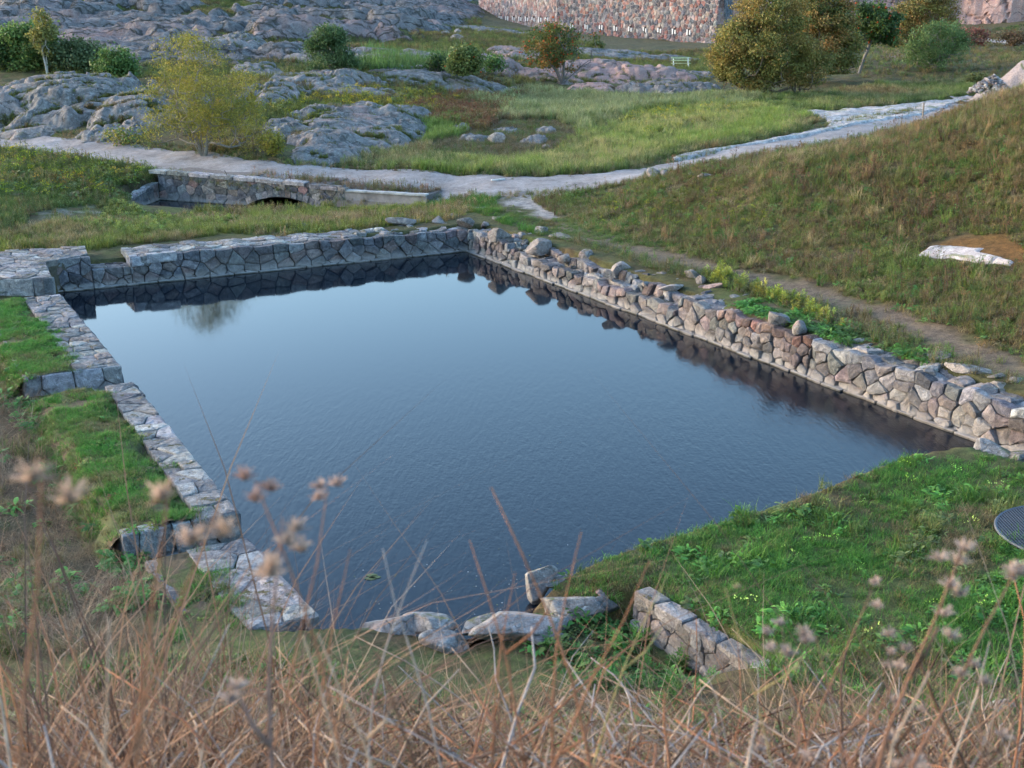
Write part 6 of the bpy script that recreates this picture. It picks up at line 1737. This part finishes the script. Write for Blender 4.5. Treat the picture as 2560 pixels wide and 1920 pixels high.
for i in range(len(pth)):
    t = pth[min(i + 1, len(pth) - 1)] - pth[max(i - 1, 0)]; t = t / np.linalg.norm(t); nn_ = np.array([-t[1], t[0]])
    _l.append(pth[i] + nn_ * (PATHW + .6)); _r.append(pth[i] - nn_ * (PATHW + .6))
PBAND = np.array(_l + _r[::-1])
edge = lambda X, Y: sstep(PATHW - .75, PATHW + .1, segdist(PATH, X, Y, False) + .35 * fbm(X / .8, Y / .8, 44, 3))
scatter('path_edge_grass', PBAND, 32, ['short', 'mid', 'herb'], (.5, 1.0), tints([(.13, .17, .05), (.22, .19, .11), (.10, .15, .04), (.17, .13, .07)], 1.5, 46), z=lambda X, Y: base(X, Y) - .01, mask=edge, seed=91, plan=True, avoid=False)
scatter('wallback_grass', [(1180, 512), (1300, 545), (1420, 585), (1520, 612), (1640, 645), (1850, 725), (2000, 785), (2212, 832), (2212, 800), (2000, 750), (1850, 690), (1650, 615), (1500, 575), (1300, 530)], 55, ['short', 'herb', 'drylow'], (.6, 1.2), tints([(.11, .16, .045), (.16, .14, .07), (.09, .17, .04), (.2, .17, .1)], 1.2, 47), mask=lambda X, Y: sstep(.1, .8, segdist(TRAIL, X, Y, False) + .3 * fbm(X / .6, Y / .6, 6, 2)), seed=92)
scatter('rubble_grass', wallquad(pr_, tr_, nr_, s1_, s2_, -1.0, -2.2), 30, ['short', 'leafy'], (.4, .9), tints([(.10, .17, .04), (.16, .15, .06)], .8, 48), z=lambda X, Y: np.full(X.shape, .68), mask=patchy(.5, .0, .4, 49), seed=93, plan=True, avoid=False)
def on_fill(X, Y):
    s_ = (X - BP0[0]) * BT[0] + (Y - BP0[1]) * BT[1]
    return np.where(s_ < AS0, 1.12, np.where(s_ < AS1, 1.0, .87))
for a_, b_, dn_ in ((AS0 - .2, AS1, 40), (AS1, BL - .1, 55)):
    scatter('parapet_weeds', wallquad(BP0, BT, BN, a_, b_, -.4, -1.9), dn_, ['herb', 'dock', 'mid', 'drylow'], (.4, .9), tints([(.14, .13, .06), (.12, .15, .05), (.17, .11, .08), (.24, .2, .14)], .8, 41), z=on_fill, seed=90, plan=True, avoid=False)
_og = np.concatenate(OGP); _og = _og[np.random.default_rng(4).permutation(len(_og))[:26000]]
_og = _og[sdf(np.array(PIT), _og[:, 0], _og[:, 1]) > 0]
scatter('outcrop_grass', None, 0, ['mid', 'farherb', 'short'], (.35, .75), tints([(.12, .16, .04), (.16, .17, .05), (.10, .13, .035), (.17, .13, .06)], 3, 77), seed=94, avoid=False, z=lambda X, Y: X * 0, pts=_og)
scatter('hollow_floor', [(925, 300), (960, 282), (1080, 262), (1200, 262), (1250, 285), (1240, 312), (1180, 335), (1050, 342), (930, 335)], 26, ['short', 'herb', 'drylow'], (.6, 1.1), tints([(.10, .15, .04), (.14, .12, .06), (.16, .13, .08)], 1.5, 78), seed=95)
# grass in the hollows of the rocky hillside
Z_HIN = [(-60, 150), (-60, 60), (0, -8), (1035, -8), (1040, 60), (1210, 78), (1300, 110), (1530, 110), (1530, 190), (1330, 175), (1120, 185), (870, 215), (560, 330), (430, 330), (380, 250), (330, 170)]
HG = [(.11, .14, .04), (.15, .16, .045), (.09, .12, .035), (.14, .10, .05), (.19, .17, .06)]
scatter('hollow_grass', Z_HIN, 7, ['farherb', 'farlong', 'farherb'], (.45, 1.0), tints(HG, 6, 20), seed=70, maxn=60000)
scatter('hollow_herbs', [(770, 158), (800, 118), (860, 130), (1040, 138), (1000, 165), (860, 168)], 8, ['farlong', 'farherb'], (1.2, 2.2), tints([(.07, .13, .04), (.09, .16, .05)]), seed=71, avoid=False)
scatter('hollow_flowers', [(560, 230), (800, 190), (1000, 215), (960, 250), (820, 260), (640, 270)], 7, ['flower', 'farherb'], (.8, 1.4), tints([(.13, .16, .04), (.2, .19, .04)]), seed=72, avoid=False)
scatter('far_meadow', [(1280, 108), (1530, 106), (1540, 150), (1480, 160), (1300, 130)], 3, ['farherb'], (.3, .6), tints([(.15, .11, .06), (.12, .11, .05)]), seed=73)
scatter('right_meadow', [(1850, 100), (2212, 52), (2300, 52), (2300, 160), (2000, 175), (1850, 165)], 2.2, ['farherb', 'farlong'], (.4, .9), tints([(.10, .14, .045), (.15, .12, .06), (.12, .14, .05)], 8), seed=74, maxn=20000)

# ------------------------------------------------------------------ near slope: dry grass, litter, dead stems
NEARP = np.array([(-7, 10.6), (-4.3, 12.3), (-2.6, 12.4), (-1.2, 11.9), (.3, 11.6), (1.2, 11.2), (2.6, 10.6), (4.5, 10.6), (7.5, 11.5), (7, 3.0), (-5, 3.0)])
DRY = [(.22, .135, .088), (.10, .065, .045), (.32, .23, .16), (.15, .085, .055), (.07, .048, .034), (.25, .145, .085)]
greenm = lambda X, Y: 1 - .8 * sstep(.9, -.2, np.abs(X - .9) / 2.2 - .2) * sstep(6.5, 8.5, Y)
scatter('dry_grass', NEARP, 7, ['dry'], (.55, 1.05), tints(DRY, 1.2, 30), mask=lambda X, Y: sstep(10.8, 7.5, Y + .6 * fbm(X / 1.2, Y / 1.2, 3, 2)) * greenm(X, Y), seed=80, plan=True, lean=.3, avoid=False)
scatter('dry_litter', NEARP, 8, ['drylow'], (.6, 1.2), tints(DRY, 1, 31), mask=lambda X, Y: sstep(12.5, 8.5, Y) * greenm(X, Y), seed=81, plan=True, lean=.4)
scatter('tall_dry_grass', [(-2.8, 6.2), (-.7, 5.6), (-.6, 3.2), (-1.3, 2.6)], 15, ['dry'], (1.0, 1.45), tints(DRY, .8, 33), seed=84, plan=True, lean=.22, avoid=False)
scatter('tall_dry_grass', [(2.9, 5.6), (.9, 5.4), (.9, 3.2), (1.3, 2.5)], 10, ['dry'], (.8, 1.25), tints(DRY, .8, 34), seed=85, plan=True, lean=.22, avoid=False)
scatter('tall_dry_grass', [(-.55, 5.4), (.9, 5.4), (.7, 3.0), (-.4, 3.0)], 4, ['dry'], (.6, .95), tints(DRY, .8, 35), seed=86, plan=True, lean=.25, avoid=False)
scatter('tall_dry_grass', [(-2.3, 4.6), (-.9, 4.4), (-.75, 2.7), (-1.3, 2.3)], 7, ['dry'], (1.35, 1.8), tints(DRY, .8, 36), seed=87, plan=True, lean=.12, avoid=False)
scatter('slope_green_grass', NEARP, 55, ['short', 'mid', 'leafy'], (.6, 1.2), tints([(.06, .12, .03), (.09, .15, .04), (.15, .13, .06), (.05, .14, .03)], 1, 32), mask=patchy(1.1, -.9, 0, 14), seed=82, plan=True)
scatter('slope_green_weeds', [(1180, 1330), (1300, 1300), (1420, 1330), (1560, 1430), (1500, 1540), (1330, 1500), (1200, 1440), (1120, 1410)], 26, ['broad', 'fern'], (.4, .8), tints([(.05, .14, .03), (.07, .17, .035), (.10, .14, .04)]), seed=83)

STEMB = (.27, .125, .07); STEMP = (.42, .30, .21); STEMG = (.35, .30, .27); STEMD = (.10, .055, .035)
def dry_weed(dx, dy, Y, h, r, label, col=STEMB, heads=0, hs=.02, lean=0.0, side=0, seed=0, hc=(.55, .40, .30), kind='fluff', name='dry_weed'):
    rs = random.Random(seed * 7 + 3)
    tip = Vector(atY(dx, dy, Y))
    bx_ = tip.x - lean * h; by_ = tip.y + rs.uniform(-.1, .1)
    root_ = Vector((bx_, by_, tip.z - h))
    gz_ = float(landz(bx_, by_)[0])
    if root_.z > gz_ - .02: root_.z = gz_ - .05
    n = 11; pts = []; bow = h * rs.uniform(.04, .12) * (1 if lean < 0 else -1); ph = rs.uniform(0, 6); side = side + rs.choice([0, 1, 1, 2])
    for i in range(n):
        t = i / (n - 1)
        p = root_.lerp(tip, t); p.x += (math.sin(t * 3.1) * bow + math.sin(t * 7 + ph) * .012 * h); p.y += rs.uniform(-.006, .006)
        p.x += rs.uniform(-.004, .004); pts.append(p)
    o = empty(name, (0, 0, 0), label, 'weed stalk', 'dead stalks standing close to the camera')
    mb = MB(); mb.tube(pts, [r * (1 - .82 * i / (n - 1)) for i in range(n)], 6, col); mb.build('stem', M['bark'], o, True)
    ends = [tip]
    for j in range(side):
        i = rs.randint(3, n - 3); p = pts[i]; a = rs.choice([-1, 1]) * rs.uniform(.35, .8); L_ = min((tip - p).length * rs.uniform(.4, .9), .05 * Y + .02)
        e = p + Vector((math.sin(a) * L_, rs.uniform(-.1, .1) * L_, math.cos(a) * L_))
        m = p.lerp(e, .5) + Vector((math.sin(a) * L_ * .1, 0, -.04 * L_))
        mb = MB(); mb.tube([p, m, e], [r * .55, r * .45, r * .3], 5, col); mb.build('branch', M['bark'], o, True)
        ends.append(e)
    if heads:
        for q, e in enumerate(ends):
            for j in range(heads if q == 0 else max(1, heads // 2)):
                c = e + Vector((rs.gauss(0, hs * .9), rs.gauss(0, hs * .6), rs.gauss(0, hs) - j * hs * .6))
                mb = MB()
                for _ in range(46 if kind == 'fluff' else 26):
                    d = Vector((rs.gauss(0, 1), rs.gauss(0, 1), abs(rs.gauss(0, 1)) * .9 + .1)).normalized(); L_ = hs * rs.uniform(.5, 1.05)
                    s_ = Vector((rs.gauss(0, 1), rs.gauss(0, 1), rs.gauss(0, 1))).normalized() * hs * (.10 if kind == 'fluff' else .2)
                    b = c - Vector((0, 0, hs * .35)); k_ = rs.uniform(.6, 1.3)
                    mb.add([b - s_, b + s_, b + d * L_ + s_ * .6, b + d * L_ * 1.1 - s_ * .4], [(0, 1, 2, 3)], tuple(x * k_ for x in hc))
                v, f = ICO[1]; mb.add(v * hs * .3 + np.array(c - Vector((0, 0, hs * .3))), f, tuple(x * .45 for x in hc))
                mb.build('seed_head', M['leaf'], o)
    recentre(o, tuple(pts[0]))
    return o
PK = (.52, .36, .26)
W = [
 (100, 1030, 1.25, .9, .005, 'tall blurred stalk with a pinkish fluffy head, leftmost in the photo', STEMB, 2, .027, .10, 1, PK),
 (392, 1038, 1.3, .9, .005, 'blurred stalk with a pinkish tuft just left of the near end of the wall', STEMB, 2, .027, .18, 1, PK),
 (474, 1088, 1.3, .85, .005, 'blurred stalk topped by a pale orange tuft, leaning right over the wall', STEMB, 2, .027, .30, 0, PK),
 (530, 1040, 1.7, 1.0, .0045, 'reddish stalk with a feathery top against the near left water', STEMB, 3, .022, -.10, 2, (.38, .24, .19)),
 (712, 1055, 1.9, 1.0, .004, 'slender stalk with feathery head leaning right over dark water', STEMB, 3, .02, .22, 1, (.42, .30, .25)),
 (622, 1120, 1.7, .9, .007, 'thick dark stalk with a grey feathery top left of the slender one', (.20, .13, .11), 4, .024, .0, 2, (.40, .31, .26)),
 (748, 1185, 2.2, .9, .004, 'faint upright stalk over the water beside the thick dark one', STEMB, 0, .01, .02, 0, PK),
 (837, 1185, 2.3, 1.0, .004, 'grey brown stalk with one small side twig over the near water', STEMG, 0, .01, -.12, 1, PK),
 (930, 1165, 2.4, 1.0, .004, 'pale stalk bent at its tip over the near water', STEMG, 0, .01, .10, 0, PK),
 (1003, 1165, 2.3, 1.05, .005, 'forked brown stalk over the middle of the near shore stones', STEMB, 0, .01, -.14, 2, PK),
 (1072, 1052, 2.2, 1.25, .006, 'tallest bare reddish stalk, rising highest against the water', STEMB, 0, .01, -.16, 0, PK),
 (1128, 1235, 2.5, .8, .004, 'short reddish stalk beside the upright pointed stone', STEMB, 0, .01, .05, 0, PK),
 (1264, 1150, 2.3, 1.1, .005, 'reddish stalk in front of the corner of the lawn', STEMB, 0, .01, .02, 1, PK),
 (1392, 1210, 2.1, 1.0, .0045, 'stalk leaning right across the low retaining wall', STEMB, 0, .01, .35, 1, PK),
 (1440, 1240, 2.5, .9, .004, 'olive stalk leaning right over the lawn edge', (.25, .22, .10), 0, .01, .28, 0, PK),
 (1570, 1270, 2.2, .9, .003, 'thin yellowish stalk with a fine tip in front of the lawn', (.34, .27, .12), 1, .012, -.1, 0, (.4, .34, .2)),
 (2060, 1180, 1.9, 1.1, .007, 'stout seed head plant, tallest at the lower right', (.20, .11, .075), 5, .017, .03, 5, (.50, .38, .31)),
 (2195, 1215, 1.9, 1.1, .006, 'seed head plant cut by the right photo edge', (.20, .11, .075), 4, .016, .16, 4, (.50, .38, .31)),
 (1880, 1275, 2.1, 1.0, .005, 'seed head plant left of the stout tallest one', (.20, .11, .075), 2, .013, .06, 3, (.48, .36, .30)),
 (1755, 1370, 2.0, .8, .005, 'drooping seed head plant in front of the middle lawn', (.20, .11, .075), 3, .016, -.12, 3, (.42, .32, .27)),
 (1965, 1390, 2.0, .75, .005, 'low seed head plant between the drooping and the stout one', (.20, .11, .075), 3, .014, .1, 2, (.45, .34, .28)),
 (1670, 1350, 2.2, .8, .0045, 'greyish seed head plant at the end of the retaining wall', (.22, .14, .10), 3, .014, -.05, 2, (.42, .33, .29)),
 (2100, 1440, 1.9, .6, .005, 'short branched seed head plant at the lower right edge', (.20, .11, .075), 3, .014, -.2, 3, (.45, .34, .28)),
 (1900, 1420, 2.2, .7, .006, 'dark stem with small curled heads in front of the lower lawn', STEMD, 2, .013, -.25, 2, (.4, .3, .25)),
 (240, 1330, 1.5, .6, .0045, 'straight pale brown stalk among the lower left tangle', STEMP, 0, .01, .02, 0, PK),
 (690, 1370, 1.9, .6, .005, 'pale broken twig with a fork in front of the near shore', STEMP, 0, .01, -.25, 1, PK),
 (640, 1372, 1.9, .6, .005, 'pale smooth twig left of the forked one', STEMP, 0, .01, -.12, 0, PK),
 (820, 1415, 1.8, .6, .006, 'dark reddish stem left of centre at the bottom', STEMD, 0, .01, -.2, 0, PK),
 (1090, 1400, 1.8, .6, .006, 'dark upright stem at the bottom centre', STEMD, 0, .01, .03, 1, PK),
 (1215, 1470, 1.8, .55, .0055, 'dark stem right of the bottom centre', STEMD, 0, .01, .15, 0, PK),
]
for i, w in enumerate(W):
    dx, dy, Y, h, r, lab, col, hd, hs, ln, sd, hc = w
    dry_weed(dx, dy, Y, h, r * 1.3, lab, col, hd, hs * (1.35 if dx > 1600 else 1), ln, sd, i, hc)
# the tangle of twigs nobody could count
mb = MB(); rs = random.Random(11)
for _ in range(2600):
    Y = rs.uniform(1.7, 5.5); X = rs.uniform(-.47, .47) * (Y + .6)
    z0_ = float(base(np.array([X]), np.array([Y]))[0]); a = rs.uniform(0, 6.283); L_ = rs.uniform(.5, 1.1); el = rs.uniform(.15, 1.25)
    p0 = Vector((X, Y, z0_ + rs.uniform(-.05, .25))); d = Vector((math.cos(a) * math.cos(el), math.sin(a) * math.cos(el) * .7, math.sin(el)))
    sag = rs.uniform(.05, .5); sw = rs.uniform(-.3, .3)
    pts = [p0 + d * L_ * t + Vector((sw * L_ * t * t + rs.uniform(-.02, .02), rs.uniform(-.03, .03), -sag * L_ * t * t)) for t in (0, .2, .4, .6, .8, 1)]
    lim = lambda p: CZ - p.y * math.tan(PITCH + math.radians(rs.uniform(6.5, 9) - (3.2 if p.x < -.17 * p.y else (1.5 if p.x > .28 * p.y else 0))))
    if any(q.z > lim(q) for q in pts): continue
    c = rs.choice([STEMB, STEMP, STEMG, STEMB, (.36, .22, .13), STEMD]); r_ = rs.choice([rs.uniform(.0012, .003), rs.uniform(.0025, .0065)])
    mb.tube(pts, [r_, r_ * .95, r_ * .9, r_ * .8, r_ * .65, r_ * .4], 5, c)
tag(mb.build('dry_twigs', M['bark'], None, True), kind='stuff')

fb_ = MB(); rs = random.Random(3)
for _ in range(90):
    q = at(rs.gauss(1130, 110), rs.gauss(1262, 40), 0) if rs.random() < .8 else at(rs.uniform(760, 900), rs.uniform(1230, 1320), 0)
    if sdf(PIT, np.array([q[0]]), np.array([q[1]]))[0] > -.25: continue
    r_ = rs.uniform(.005, .013); k = 6
    fb_.add([(q[0] + math.cos(6.283 * j / k) * r_ * rs.uniform(.6, 1.5), q[1] + math.sin(6.283 * j / k) * r_, .004) for j in range(k)], [tuple(range(k))], rs.choice([(.40, .41, .40), (.28, .27, .22), (.15, .17, .08)]))
for (a_, b_) in ((803, 1243), (800, 1250), (810, 1247)):
    q = at(a_, b_, 0); fb_.add([(q[0] + math.cos(6.283 * j / 9) * .09, q[1] + math.sin(6.283 * j / 9) * .05, .006) for j in range(9)], [tuple(range(9))], (.10, .13, .06))
tag(fb_.build('floating_specks', M['plain']), kind='stuff')

# every wall and building empty goes to the foot of its own parts
for o in list(COL.objects):
    if o.type == 'EMPTY' and o.parent is None and o.location.length < 1e-6 and o.children:
        bb = np.array([c.matrix_basis @ Vector(v) for c in o.children for v in c.bound_box])
        recentre(o, (float(bb[:, 0].mean()), float(bb[:, 1].mean()), float(bb[:, 2].min())))
